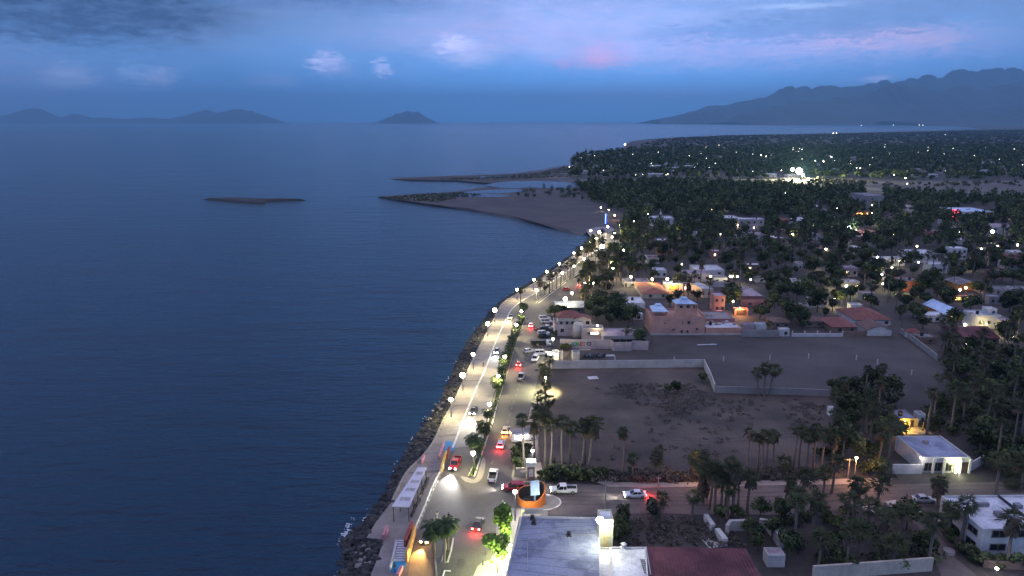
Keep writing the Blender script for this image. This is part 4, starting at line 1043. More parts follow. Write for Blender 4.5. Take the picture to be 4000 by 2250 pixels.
for k in range(7): b.tube((-1.9 + k * .35, -.9 + .2 * (k % 3), .1), (-1.9 + k * .35, -.9 + .2 * (k % 3), 1.2 + .2 * (k % 2)), .1, .06, 5)
b.build('inner_posts', M_BARK2, mon)
# small white booth tower
q = G(2074, 1880); bo = empty('gate_booth', (q.x, q.y, .14), 0, 'small brick gate booth with brightly lit white top at the lot corner', 'booth')
b = MB(); b.box((0, .8, 1.7), (1.6, 1.6, 3.4)); b.build('wall', WM['brown'], bo)
b = MB(); b.box((0, .8, 3.9), (2.1, 2.1, 1.0)); b.box((0, -.05, 1.9), (1.0, .06, 1.8)); b.build('white_panel', WM['white'], bo)
b = MB(); b.box((-2.2, 1.8, 1.1), (2.2, .25, 2.2)); b.box((-1.7, 1.2, 1.3), (1.2, 1.0, .7)); b.build('low_wall', WM['cream'], bo)
q = G(2081, 1878); lamp((q.x, q.y + 2.6, .1), 5.9, 'street lamp close above the white topped gate booth', None, 1500, 'white', WHITE)

# ------------------------------------------------------------------ promenade furniture
q = G(1598, 1905, .15)
pg = empty('shade_pergola', (0, 0, 0), 0, 'long pale flat shade canopy with four dark slatted openings on the promenade', 'pergola')
zc = 3.6; cp_ = [G(*p, zc) for p in ((1632, 1826), (1667, 1826), (1598, 1981), (1530, 1979))]
M_CAN = mat('pale canopy panel', (.62, .60, .64), scale=.6, col2=(.52, .5, .54))
def bil(u, v): return cp_[0].lerp(cp_[1], u).lerp(cp_[3].lerp(cp_[2], u), v)
b = MB(); cuts = [(.13, .21), (.345, .425), (.555, .635), (.775, .86)]; edges = [0] + [x for c in cuts for x in c] + [1]
def slab(b, u0, u1, v0, v1, z0, z1):
    P = [bil(u0, v0), bil(u1, v0), bil(u1, v1), bil(u0, v1)]; b.add([(p.x, p.y, z0) for p in P] + [(p.x, p.y, z1) for p in P], [(0, 1, 2, 3), (7, 6, 5, 4), (0, 4, 5, 1), (1, 5, 6, 2), (2, 6, 7, 3), (3, 7, 4, 0)])
for k in range(0, len(edges), 2): slab(b, 0, 1, edges[k], edges[k + 1], zc - .06, zc + .06)
for c in cuts: slab(b, 0, .2, c[0], c[1], zc - .06, zc + .06); slab(b, .88, 1, c[0], c[1], zc - .06, zc + .06)
b.build('canopy', M_CAN, pg)
for c in cuts:
    s = MB()
    for k in range(12): u = .2 + .68 * (k + .2) / 12; slab(s, u, u + .016, c[0], c[1], zc - .05, zc + .05)
    s.build('slats', M_CAN, pg)
for u in (.06, .94):
    for v in (.02, .28, .52, .75, .98):
        p = bil(u, v); b = MB(); b.tube((p.x, p.y, .15), (p.x, p.y, zc - .06), .09, None, 6); b.build('post', M_POLE, pg)
b = MB()
for px, py in ((1665, 1890), (1648, 1928), (1634, 1968), (1620, 2006)):
    pass
for i, (px, py) in enumerate(((1667, 1882), (1656, 1908), (1644, 1940), (1630, 1972), (1612, 2010))):
    p = G(px, py, .15); t = empty('bench', (p.x, p.y, .15), R(-9 + 0), ('dark bench beside the pale canopy, topmost of the row', 'dark bench by the canopy, second from the top', 'dark bench at the middle of the canopy', 'dark bench near the bottom half of the canopy', 'dark bench past the lower end of the canopy')[i], 'bench', 'dark benches beside the canopy')
    s = MB(); s.box((0, 0, .45), (.6, 2.2, .08)); s.build('seat', M_DOOR, t); s = MB(); s.box((.3, 0, .75), (.08, 2.2, .5)); s.build('backrest', M_DOOR, t)
    for y in (-.9, .9):
        s = MB(); s.box((0, y, .2), (.5, .1, .4)); s.build('leg', M_POLE, t)
# white railing along the kerb wall
rl = [G(*p, .15) for p in ((1737, 1830), (1731, 1842), (1695, 1914), (1659, 2004), (1623, 2089), (1606, 2135))]
rp_ = cr(rl, 4); rail = empty('guard_rail', rp_[0], 0, 'long white guard rail on posts between promenade and junction', 'railing')
for p in rp_: p.x -= .25
o0 = rp_[0].copy(); o0.x += .25
b = MB()
for i in range(len(rp_) - 1): a, c = rp_[i] - o0, rp_[i + 1] - o0; b.tube(a + Vector((0, 0, 1.05)), c + Vector((0, 0, 1.05)), .11, None, 5); b.tube(a + Vector((0, 0, .6)), c + Vector((0, 0, .6)), .05, None, 5)
b.build('rail', M_KERB, rail)
pm_ = MB(); pm_.box((0, 0, .55), (.22, .22, 1.1)); pm_ = pm_.mesh('post', M_KERB)
tot = 16
for k in range(tot):
    a = along(rp_, k / (tot - 1)) - o0; link('post', pm_, rail, (a.x, a.y, 0))
# ramps and coloured walls
def low(name, label, pts, h, m, w=.35, z=.15, cat='low wall', group=None):
    o = strip(name, [G(*p, z) for p in pts], w, z, z + h, m); return tag(o, label, cat, group)
M_RED = wallm('red', (.42, .06, .05)); M_ORA = wallm('ochre orange', (.62, .32, .09)); M_PINKW = wallm('pink paint', (.6, .26, .3)); M_BLUE = mat('blue painted paving', (.03, .26, .50), scale=2, col2=(.05, .2, .38)); M_YELW = wallm('ochre yellow', (.6, .42, .12))
low('retaining_wall', 'ochre orange retaining wall beside the stair by the brown lane', [(1588, 2198), (1604, 2150), (1621, 2090)], 2.0, M_ORA, .4)
low('retaining_wall', 'dark red wall top just seaward of the ochre wall', [(1584, 2150), (1598, 2108), (1612, 2078)], 2.3, M_RED, .5)
low('retaining_wall', 'ochre yellow wall at the upper ramp by the red pickup', [(1724, 1848), (1736, 1806), (1744, 1782)], 1.5, M_YELW, .4)
low('retaining_wall', 'short red wall at the kerb above the red pickup', [(1745, 1792), (1756, 1762)], 1.2, M_RED, .6)
low('ramp_wall', 'pink slanting ramp wall beside the blue painted circle', [(1714, 1796), (1724, 1768), (1734, 1740)], 1.1, M_PINKW, .35)
low('ramp_wall', 'short pink wall above the canopy at the seaward edge', [(1647, 1814), (1657, 1790)], 1.1, M_PINKW, .4)
low('ramp_wall', 'dark pink wall at the seaward corner of the promenade', [(1497, 2112), (1514, 2072)], 1.2, M_PINKW, .5)
low('stair_rail', 'white sloping wall on the seaward side of the stair', [(1523, 2235), (1536, 2190), (1553, 2128)], 1.0, WM['white'], .25)
low('ramp_wall', 'short pink wall at the very bottom beside the brown lane', [(1552, 2262), (1570, 2228)], 1.0, M_PINKW, .5)
for nm, px, py, rr, in (('painted_circle', 1751, 1746, 2.3), ('painted_circle', 1556, 2203, 1.9)):
    q = G(px, py, .15); struct(sheet(nm, [Vector((q.x + rr * .75 * math.cos(t), q.y + rr * 1.5 * math.sin(t))) for t in [i * .3 for i in range(21)]], .18, M_BLUE))
st = empty('stair', G(1568, 2158, .15), 0, 'short flight of pale steps beside the ochre wall', 'stairs')
for k in range(9):
    s = MB(); s.box((0, -2.6 + k * .62, .1 + .1 * k), (3.0, .42, .2)); s.build('step', M_CAN, st)
# sign, bollards
q = G(1921, 2243, .15); sg = empty('road_sign', (q.x, q.y, .15), 0, 'yellow diamond road sign on thin post by the lower round tree', 'sign')
b = MB(); b.tube((0, 0, 0), (0, 0, 2.7), .04, None, 6); b.build('post', M_POLE, sg)
b = MB(); b.add([(0, -.06, 2.1), (.42, -.06, 2.52), (0, -.06, 2.94), (-.42, -.06, 2.52), (0, -.02, 2.1), (.42, -.02, 2.52), (0, -.02, 2.94), (-.42, -.02, 2.52)], [(0, 1, 2, 3), (7, 6, 5, 4), (0, 4, 5, 1), (1, 5, 6, 2), (2, 6, 7, 3), (3, 7, 4, 0)]); b.build('sign_plate', mat('yellow sign', (.6, .5, .03)), sg)
for i, (px, py) in enumerate(((1897, 2168), (1886, 2210))):
    q = G(px, py, 0); b = MB(); b.tube((0, 0, 0), (0, 0, .95), .09, None, 8); b.lathe([(.09, .95), (.12, 1.0), (.07, 1.1), (.01, 1.14)], 8); o = b.build('bollard', M_POLE, loc=q)
    tag(o, ('thin dark bollard on the road, upper of two near the lit trees', 'thin dark bollard on the road, lower of two near the lit trees')[i], 'bollard', 'dark bollards')

# utility poles
def upole(px, py, ytop, label, cross=1.2, m=None, group=None, arms=1):
    q = G(px, py); h = zat(ytop, q.y); r = empty('utility_pole', (q.x, q.y, 0), 0, label, 'utility pole', group)
    b = MB(); b.tube((0, 0, 0), (0, 0, h), .17, .11, 8); b.build('pole', m or M_WOODP, r)
    for a in range(arms):
        b = MB(); b.box((0, -.1, h - .35 - a * 1.1), (2 * cross, .12, .12))
        for x in (-.9, -.3, .3, .9): b.tube((x * cross, -.1, h - .3 - a * 1.1), (x * cross, -.1, h - .08 - a * 1.1), .05, None, 5)
        b.build('crossarm', M_WOODP, r)
    return r
upole(2362, 2022, 1876, 'pale utility pole with crossarm behind the floodlit tower', 1.5)
upole(3311, 1866, 1790, 'pale concrete pole with small transformer under the yellow lamp', 1.6)
upole(2571, 1905, 1862, 'thin grey pole with small crossarm beside the white pickup', .5)
upole(2597, 905, 842, 'pale pole among dark palms at mid distance', 1.0)
upole(2583, 970, 930, 'short pale pole in the palm grove', .8)

# round lit street trees
for i, (px, py, k, sc, yb) in enumerate(((1975, 2088, 0, 1.35, 0), (1968, 2122, 1, 1.15, 0), (1944, 2236, 2, 1.7, 0))):
    q = G(px, py, .15)
    tree('street_tree', q, sc, ('round clipped bright green tree nearest the corner lamp', 'small bright green tree between the two bigger round ones', 'big clipped green tree beside the white building wall')[i], 'clipped green street trees', k, 'tree', pool=ROUND, zs=1.2)
CORN = G(2018, 2040); lamp((CORN.x - .3, CORN.y + .3, .15), 6.4, 'bright lamp at the corner of the flat-roofed corner building', None, 2600, 'white', WHITE, .42)
for i, (px, py) in enumerate(((1993, 2130), (1978, 2190), (1968, 2235))):
    q = G(px, py, 3.2); w_ = empty('wall_lamp', q, 0, ('wall lamp on the pale side wall nearest the corner', 'wall lamp behind the big clipped tree', 'wall lamp low at the bottom edge by the building wall')[i], 'wall lamp', 'wall lamps')
    b = MB(); b.box((0, 0, 0), (.25, .25, .3)); b.build('glass', E['white'], w_); b = MB(); b.box((.2, 0, .1), (.2, .1, .1)); b.build('bracket', M_POLE, w_); point(w_, (-.6, 0, .3), 4200, GREENY, .15)

# ------------------------------------------------------------------ street lamps
PL = [(1761, 1560), (1807, 1465), (1848, 1384), (1905, 1264), (1933, 1211), (2020, 1131), (2085, 1092), (2136, 1061), (2185, 1030), (2242, 989), (2272, 969), (2303, 947), (2328, 930)]
def lamp_from_head(px, py, h, *a, **k):
    p = G(px, py, h); p.z = k.pop('z', 0.15); return lamp(p, h - p.z, *a, **k)
ordw = ['first', 'second', 'third', 'fourth', 'fifth', 'sixth', 'seventh', 'eighth', 'ninth', 'tenth', 'eleventh', 'twelfth', 'thirteenth', 'fourteenth']
for i, (px, py) in enumerate(PL):
    big = i in (1, 3, 4)
    lamp_from_head(px, py, 5.2, 'lit globe lamp on the seaward promenade edge, %s from the canopy end' % ordw[i], 'globe lamps along the seawall', power=(3300 if i < 5 else 2500), col='warm', r=.78 if big else .56)
ML = [(1848, 1770), (1912, 1578), (1946, 1469), (1972, 1393), (2017, 1268), (2037, 1216), (2096, 1133), (2197, 1066), (2243, 1039), (2281, 1011)]
for i, (px, py) in enumerate(ML):
    lamp_from_head(px, py, 5.4, 'lit globe lamp in the palm median, %s from the junction' % ordw[i], 'globe lamps along the median', power=2500 if i < 6 else 2300, col='warm', r=.5, pale=i > 5)
RL = [(2234, 1145, 'warm', .4, 1600), (2208, 1167, 'warm', .62, 3000), (2319, 1106, 'warm', .42, 1500), (2285, 1106, 'warm', .3, 1200), (2394, 1049, 'warm', .4, 1800), (2384, 1024, 'warm', .36, 1500), (2436, 977, 'warm', .36, 1500),
      (2464, 1081, 'warm', .42, 1500), (2401, 910, 'warm', .42, 2600), (2391, 926, 'warm', .4, 2200), (2374, 885, 'white', .5, 2200), (2468, 912, 'warm', .36, 1200), (2443, 896, 'warm', .36, 1200), (2308, 901, 'white', .42, 2200),
      (2341, 907, 'white', .8, 5000), (2352, 963, 'white', 1.0, 6000), (2160, 1324, 'warm', .3, 1100), (2148, 1382, 'white', .5, 900), (2131, 1475, 'warm', .28, 1700), (2548, 1090, 'yellow', .42, 900), (2607, 1090, 'warm', .42, 1300)]
rlab = ['globe lamp right of the avenue beyond the brightest one', 'brightest big round lamp by the trees at the restaurant', 'globe lamp among palms right of the red light', 'small lamp beside palms at the avenue edge', 'globe lamp over the lawn between palm trunks', 'globe lamp in the palm grove just left of the lawn', 'lamp at the right edge of the far road bend',
        'tall lamp before the pale roofs in the grove', 'lamp at the fork of the far road', 'lamp below the fork of the far road', 'lamp under the blue neon column', 'right lamp of the small green lit tree', 'left lamp of the small green lit tree', 'leftmost lamp of the far plaza',
        'dazzling plaza light beside the far beach', 'most dazzling light on the far avenue', 'lamp on the pole beside the mural wall', 'glaring work light next to the white ticket hut', 'lamp hanging over the round pool of light in the lot', 'amber lamp over the orange tiled roof', 'lamp left of the orange lit house']
for i, (px, py, c, r_, pw) in enumerate(RL):
    h = 5.6 if i not in (15, 14, 17) else 4.5
    if i == 17: h = 2.8
    if i == 18: h = 4.4
    if i == 18:
        rt = lamp_from_head(px, py, h, rlab[i], None, power=500, col=c, r=r_, z=0.0, lc=GREENY)
        sl = bpy.data.lights.new('lamp_cone', 'SPOT'); sl.energy = 14000; sl.spot_size = R(132); sl.spot_blend = .35; sl.color = (1, .97, .5); sl.shadow_soft_size = .1
        so = bpy.data.objects.new('lamp_cone', sl); COL.objects.link(so); so.parent = rt; so.location = (.5, -.9, h - .5); so.rotation_euler = (.0, R(14), 0)
        continue
    lamp_from_head(px, py, h, rlab[i], None, power=pw * 1.35, col=c, r=r_ * 1.3, z=0.0, lc=YEL if c == 'yellow' else (GREENY if i == 18 else WARM))
q = G(2745, 1884); lamp((q.x, q.y, .1), 5.6, 'small bare lamp above the shaggy palm on the street', None, 1000, 'white', ORANGE, .2, True)
q = G(3313, 1872); lamp((q.x + .9, q.y - .8, .1), 5.5, 'yellow street lamp on the concrete pole by the orange pavement', None, 1700, 'yellow', ORANGE, .3, True)
q = G(3887, 2262); lamp((q.x, q.y, 0), 2.1, 'low white lamp at the bottom right corner', None, 150, 'white', WHITE, .26)
q = G(2365, 880); nb = empty('neon_column', (q.x, q.y, 0), 0, 'slim vertical blue neon column at the far plaza', 'neon sign')
b = MB(); b.box((0, 0, 5.0), (.7, .5, 7.5)); b.build('neon_tube', emat('blue neon', (.03, .08, 1), 9), nb); b = MB(); b.box((0, 0, .6), (.9, .7, 1.2)); b.build('base', M_POLE, nb)

# ------------------------------------------------------------------ vehicles
AV = math.atan2(173, 25.7)      # direction of the avenue
GP, GM = 'parked cars before the restaurant', 'cars moving on the avenue'
def C(kind, px, py, rz, color, label, group, **k): return car(kind, G(px, py, .0) + Vector((0, 0, .03)), rz, color, label, group, **k)
C('pickup', 1779, 1822, AV + math.pi, 'red', 'red pickup with blazing headlights heading toward the viewer at the junction', GM, head=E_HEAD, hl=900)
C('sedan', 1850, 1612, AV + math.pi, 'dark', 'dark car with bright headlights passing the middle of the median', GM, head=E_HEAD, hl=900)
C('hatch', 1941, 1378, AV + math.pi, 'silver', 'small pale car with two white headlights halfway along the median', GM, head=E_HEAD, hl=350)
C('sedan', 1996, 1243, AV + math.pi - .1, 'beige', 'car with warm amber headlights at the top of the median', GM, head=E_HEADY, hl=350, hcol=(1, .6, .25))
C('hatch', 1668, 2108, AV + math.pi - .05, 'dark', 'small dark car with yellow headlights on the brown lane', GM, head=E_HEADY, hl=500, hcol=(1, .6, .2))
C('hatch', 1976, 1688, AV, 'beige', 'car glowing amber from its tail lamps beside the food truck', GM, tail=E_TAILO)
C('hatch', 1957, 1744, AV, 'white', 'white hatchback with red tail lamps behind the amber lit car', GM, tail=E_TAIL)
C('pickup', 1926, 1868, AV + .05, 'white', 'white pickup driving away at the median nose', GM)
C('suv', 2006, 1915, math.pi - .02, 'red', 'dark red car turning left beside the orange monument', GM, head=E_HEAD, hl=120)
C('pickup', 2202, 1924, math.pi, 'white', 'white crew cab pickup in the side street beside the monument', GM, head=E_HEAD, hl=120)
C('sedan', 1869, 2056, AV - .05, 'black', 'black car braking with three red lights in the junction', GM, tail=E_TAIL)
C('sedan', 2480, 1941, math.pi + .02, 'white', 'white sedan in the side street with red tail light', GM, head=E_HEAD, tail=E_TAIL, hl=120)
C('sedan', 3607, 1960, -.02, 'silver', 'silver sedan parked unlit in the dusty side street', None)
C('suv', 2135, 1262, .12, 'white', 'white car parked at the red tiled restaurant, front one of two', GP)
C('suv', 2128, 1250, .12, 'white', 'white car parked at the restaurant, hidden behind another', GP)
C('hatch', 2073, 1276, AV + .1, 'white', 'small white car driving past the parked row', GM, tail=E_TAIL)
C('suv', 2132, 1294, .1, 'black', 'black car with pale roof in the upper part of the parked row', GP)
C('sedan', 2142, 1284, .1, 'white', 'white sedan parked just above the black car', GP)
C('suv', 2125, 1320, .1, 'black', 'black car parked above the flatbed truck', GP)
C('suv', 2124, 1309, .1, 'white', 'white car squeezed between two black parked cars', GP)
C('hatch', 2067, 1377, AV - .9, 'white', 'white wagon leaving the parking row at an angle', GP)
C('suv', 2116, 1386, .08, 'white', 'long white car parked beside the ticket hut', GP, tail=None)
C('suv', 2090, 1409, AV + math.pi - .1, 'white', 'white car facing the viewer at the lower end of the parked row', GP)
C('hatch', 2028, 1428, AV, 'red', 'small car with red lights on the right lane', GM, tail=E_TAIL)
C('pickup', 2036, 1480, AV - .05, 'silver', 'silver pickup on the right lane without lights', GM)
C('sedan', 2211, 1134, .75, 'red', 'red car right of the second median', GM)
C('sedan', 2315, 1000, .75, 'white', 'white car on the far avenue below the dazzling light', GM)
C('sedan', 2270, 1116, 1.0, 'dark', 'dark car showing a single red light near the palms', GM, tail=E_TAIL)
C('sedan', 2304, 1050, 1.0, 'dark', 'distant car with red tail lights on the far avenue', GM, tail=E_TAIL)
C('hatch', 2355, 975, .8 + math.pi, 'white', 'far car with dazzling headlights at the road bend', GM, head=E_HEAD, hl=500)
# motorbikes
def bike(px, py, rz, label):
    q = G(px, py); r = empty('motorcycle', (q.x, q.y, .03), rz, label, 'motorcycle', 'motorcycles in the parked row')
    t, rm = wheel_meshes(.33)
    for x in (-.7, .7): o = link('wheel', t, r, (x, 0, .33)); o.scale = (1, .6, 1); link('rim', rm, o)
    b = MB(); b.box((.1, 0, .72), (.7, .3, .3), taper=.7); b.tube((-.7, 0, .33), (.3, 0, .6), .07, None, 6); b.tube((.7, 0, .33), (.45, 0, 1.0), .05, None, 6); b.build('frame', PAINT['maroon'], r)
    b = MB(); b.box((-.4, 0, .85), (.7, .3, .12)); b.build('seat', M_PLAST, r); b = MB(); b.tube((.42, -.38, 1.05), (.42, .38, 1.05), .03, None, 5); b.build('handlebar', M_PLAST, r)
for i, (px, py) in enumerate(((2094, 1290), (2101, 1292), (2108, 1293))): bike(px, py, .3 + .2 * i, ('motorcycle at the left end of the small group', 'motorcycle in the middle of the small group', 'motorcycle nearest the parked cars')[i])
# flatbed truck and food truck
q = G(2113, 1352); tk = empty('flatbed_truck', (q.x, q.y, .03), .06, 'dark bodied truck with white cab between the parked cars', 'truck')
b = MB(); b.box((-1.0, 0, 1.45), (5.2, 2.2, 1.5)); b.build('cargo_body', mat('dark green tarp', (.03, .035, .03)), tk)
b = MB(); b.box((2.7, 0, 1.35), (1.7, 2.1, 1.7), taper=.88); b.build('cab', PAINT['white'], tk); b = MB(); b.box((3.1, 0, 1.75), (.75, 1.95, .55)); b.build('window', M_GLASS, tk)
b = MB(); b.box((-1.0, 0, 2.25), (5.0, .15, .1)); b.build('top_rail', PAINT['white'], tk)
b = MB(); b.box((.6, 0, .6), (6.4, .9, .25)); b.build('chassis', M_PLAST, tk); t_, rm_ = wheel_meshes(.45)
for x in (-2.3, -1.2, 2.6):
    for y in (-1, 1): o = link('wheel', t_, tk, (x, y * .95, .45)); link('rim', rm_, o)
q = G(2033, 1722); ft = empty('food_truck', (q.x, q.y, .03), .28, 'white food truck with lit serving side under the palms', 'truck')
b = MB(); b.box((0, 0, 1.6), (5.0, 2.2, 2.3)); b.build('body', PAINT['white'], ft); b = MB(); b.box((0, 0, 2.8), (5.2, 2.4, .1)); b.build('roof', RM['grey'], ft)
b = MB(); b.box((0, -1.12, 1.7), (3.6, .06, 1.0)); b.build('serving_window', E_WINW, ft); b = MB(); b.box((3.1, 0, 1.3), (1.4, 2.0, 1.6), taper=.85); b.build('cab', PAINT['white'], ft); b = MB(); b.box((3.5, 0, 1.75), (.7, 1.8, .5)); b.build('window', M_GLASS, ft)
b = MB(); b.box((0, -1.7, 2.6), (3.8, 1.1, .06)); b.build('awning', PAINT['white'], ft)
for x in (-1.5, 2.6):
    for y in (-1, 1): o = link('wheel', t_, ft, (x, y * .95, .45)); link('rim', rm_, o)
point(ft, (0, -1.9, 2.1), 260, WHITE, .2)

# ------------------------------------------------------------------ people
M_SKIN = mat('skin', (.32, .18, .12)); M_HAIR = mat('dark hair', (.02, .016, .014))
CLOTH = {k: mat(k + ' cloth', c) for k, c in {'white': (.65, .65, .62), 'black': (.02, .02, .022), 'blue': (.06, .09, .2), 'grey': (.2, .2, .2), 'orange': (.6, .3, .1)}.items()}
def rings(b, pts, n=8, mi=0):
    vs = []
    for p, rx, ry in pts:
        for i in range(n): a = 2 * math.pi * i / n; vs.append((p[0] + rx * math.cos(a), p[1] + ry * math.sin(a), p[2]))
    m = len(pts); b.add(vs, [(k * n + i, k * n + (i + 1) % n, (k + 1) * n + (i + 1) % n, (k + 1) * n + i) for k in range(m - 1) for i in range(n)] + [tuple(range(n - 1, -1, -1)), tuple((m - 1) * n + i for i in range(n))], mi)
def person_mesh(step):
    me = bpy.data.meshes.new('person_body'); 
    V = [(0, 0, .98), (0, 0, 1.2), (0, 0, 1.42), (0, 0, 1.54), (0, .01, 1.64), (0, .01, 1.74),
         (.17, 0, 1.42), (.23, .02, 1.14), (.24, -.06, .88), (.24, -.09, .80), (-.17, 0, 1.42), (-.23, -.03, 1.14), (-.24, -.1, .9), (-.24, -.14, .82),
         (.09, 0, .92), (.1, step, .5), (.1, -step * .6, .08), (.1, -step * .6 - .14, .03), (-.09, 0, .92), (-.1, -step, .5), (-.1, step * .2, .08), (-.1, step * .2 - .14, .03)]
    Ed = [(0, 1), (1, 2), (2, 3), (3, 4), (4, 5), (2, 6), (6, 7), (7, 8), (8, 9), (2, 10), (10, 11), (11, 12), (12, 13), (0, 14), (14, 15), (15, 16), (16, 17), (0, 18), (18, 19), (19, 20), (20, 21)]
    Rr = [.15, .13, .15, .055, .10, .085, .055, .045, .035, .04, .055, .045, .035, .04, .085, .06, .045, .035, .085, .06, .045, .035]
    me.from_pydata(V, Ed, []); me.update(); o = bpy.data.objects.new('tmp', me); COL.objects.link(o)
    md = o.modifiers.new('s', 'SKIN'); md.use_smooth_shade = True; me.skin_vertices[0].data[0].use_root = True
    for i, r in enumerate(Rr): me.skin_vertices[0].data[i].radius = (r, r * .8 if i < 3 else r)
    o.modifiers.new('u', 'SUBSURF').levels = 1
    dg = bpy.context.evaluated_depsgraph_get(); new = bpy.data.meshes.new_from_object(o.evaluated_get(dg)); bpy.data.objects.remove(o)
    new.materials.clear(); new.materials.append(M_SKIN); new.materials.append(CLOTH['white']); new.materials.append(CLOTH['black'])
    for p in new.polygons:
        z = p.center.z; x = abs(p.center.x); p.material_index = 0 if z > 1.5 or (x > .2 and z < 1.1) else (1 if z > .95 else 2)
    return new
PB = [person_mesh(.04), person_mesh(.22)]
b = MB(); b.lathe([(.02, .13), (.08, .1), (.105, .03), (.10, -.04), (.06, -.08)], 9); HAIR = b.mesh('hair', M_HAIR, True)
def person(px, py, rz, label, shirt='white', pants='black', k=0, z=.0, group='people on foot'):
    q = G(px, py, z); r = link('person', PB[k], None, (q.x, q.y, z + .02)); r.rotation_euler = (0, 0, rz); tag(r, label, 'person', group)
    for i, c in ((1, shirt), (2, pants)): r.material_slots[i].link = 'OBJECT'; r.material_slots[i].material = CLOTH[c]
    h = link('hair', HAIR, r, (0, .03, 1.70)); return r
person(1708, 2030, .4, 'person in pale clothes standing on the junction by the railing palms', 'white', 'white', 1)
person(1753, 2034, -.3, 'person in black clothes standing on the junction, right of the pale one', 'black', 'black')
person(1542, 2235, 1.0, 'person in dark clothes at the foot of the stair', 'black', 'blue', 1, .15)
person(1888, 1434, 2.4, 'person in dark clothes by the promenade kerb in a pool of light', 'black', 'black', 1, .15)
person(2024, 1175, 2.0, 'person walking on the promenade near the top of the median', 'black', 'blue', 1, .15)
person(1908, 1292, .8, 'person at the seawall beside the third lamp', 'grey', 'black', 0, .15)
person(1641, 1960, .8, 'person in grey standing between the canopy and its benches', 'grey', 'black', 0, .15)
person(1620, 1990, 1.8, 'person beside the lowest canopy bench', 'blue', 'black', 1, .15)
person(2098, 1359, 0, 'person in clothes coloured like orange glow beside the dark truck', 'orange', 'grey', 0)  # orange glow at the truck is put into the shirt colour
person(2102, 1360, 1, 'person next to the glow coloured one at the dark truck', 'white', 'grey', 1)

# ------------------------------------------------------------------ the town block beyond the lots
H = house
# restaurant with its compound wall
rs = H('restaurant', 'two storey restaurant with hipped reddish roof, terrace and round turret beside the parked cars', 2166, 2312, 1312, 1268, 1240, 'lilac', 'grey', 'restaurant', wins=3, drs=1, par=.3, lit=(None, None, None), dmax=14)
rs['off'] = 1.4
H('', '', 2178, 2268, 1312, 1240, 1224, 'pale', 'tile', root=rs, style='hip', rise=2.0, wins=4, drs=0, z0=3.0, dmax=9, wz=4.6)
rs['off'] = .8
H('', '', 2242, 2308, 1312, 1246, 1236, 'cream', 'tile', root=rs, style='gable_front', rise=1.1, wins=2, drs=1, z0=2.9, dmax=12, wz=4.9)
rs['off'] = 0
b = MB(); q0 = rs.location; tx = at(2258, 1300, q0.y - .8).x - q0.x
b.tube((tx, -.8, 0), (tx, -.8, 4.6), 1.9, 1.9, 16); b.lathe([(1.9, 0), (1.75, .45), (1.3, .85), (.6, 1.1), (.05, 1.2)], 16, (tx, -.8, 4.6)); b.build('turret', WM['pale'], rs, True)
b = MB()
for k in range(9): b.tube((at(2176 + k * 7, 1270, q0.y).x - q0.x, .1, zat(1268, q0.y)), (at(2176 + k * 7, 1270, q0.y).x - q0.x, .1, zat(1268, q0.y) + 1.0), .05, None, 4)
a = at(2176, 1268, q0.y); c = at(2238, 1268, q0.y); b.tube((a.x - q0.x, .1, a.z + 1), (c.x - q0.x, .1, c.z + 1), .05, None, 4); b.build('terrace_railing', M_POLE, rs)
bx = H('courtyard_building', 'pale block with wide lit window and a roof lamp at the right of the turret', 2275, 2358, 1330, 1282, 1268, 'lilac', 'grey', 'building', wins=0, drs=0, dmax=9)
Yb = bx['y0']; window(bx, (at(2322, 1303, Yb).x - bx.location.x, -.05, at(2322, 1302, Yb).z), 2.6, .9, E_WINW); window(bx, (at(2300, 1303, Yb).x - bx.location.x, -.05, at(2322, 1302, Yb).z), .9, .7)
lp = at(2333, 1272, Yb); lm = empty('roof_lamp', (lp.x, lp.y - .4, lp.z), 0, 'bright lamp on the parapet of the courtyard block', 'wall lamp'); b = MB(); b.box((0, 0, .15), (.4, .25, .3)); b.build('glass', E['white'], lm); b = MB(); b.box((0, .2, .0), (.1, .3, .1)); b.build('bracket', M_POLE, lm); point(lm, (-.3, -.6, .1), 500, WARM)
gp = H('party_hall', 'flat grey roofed hall with dark panel for its shaded open front and crimson corner behind the low wall', 2357, 2530, 1349, 1312, 1281, 'grey', 'lilac', 'building', wins=0, drs=0, dmax=18, par=.2)
Yg = gp['y0']; xa, xb = at(2362, 1335, Yg).x - gp.location.x, at(2524, 1335, Yg).x - gp.location.x
b = MB(); b.box(((xa + xb) / 2 + .9, -.04, 1.35), (xb - xa - 2.2, .06, 1.9)); b.build('opening_shade_panel', M_PANE, gp)  # dark panel on the wall stands for shade inside the open front
b = MB(); b.box((xa + .8, -.06, 1.4), (2.0, .1, 2.0)); b.build('crimson_panel', WM['red'], gp)
for k in range(6): b = MB(); b.box((xa + 3 + k * 2.4, -.12, 1.2), (.25, .2, 2.4)); b.build('pillar', WM['brown'], gp)
cw = wall_line('compound_wall', 'pale compound wall with faded coloured lettering LORETO', [(2187, 1358), (2240, 1361), (2385, 1362), (2396, 1372), (2462, 1372), (2472, 1366), (2532, 1368)], h=3.3, m=WM['lilac'], w=.3)
LC = [(.45, .5, .12), (.03, .30, .34), (.10, .38, .10), (.5, .06, .06), (.40, .30, .33), (.05, .05, .06)]
for i, (ch, px) in enumerate(zip('LORETO', (2236, 2245, 2258, 2271, 2284, 2301))):
    cu = bpy.data.curves.new('letter', 'FONT'); cu.body = ch; cu.size = 2.0; cu.extrude = .03; cu.align_x = 'CENTER'; cu.offset = .05
    o = bpy.data.objects.new('letter', cu); COL.objects.link(o); o.parent = cw; Yw = G(px, 1361.5).y - .19; p = at(px, 1343, Yw); o.location = (p.x, Yw, 1.1); o.rotation_euler = (R(90), 0, 0)
    cu.materials.append(mat('letter paint ' + str(i), LC[i]))
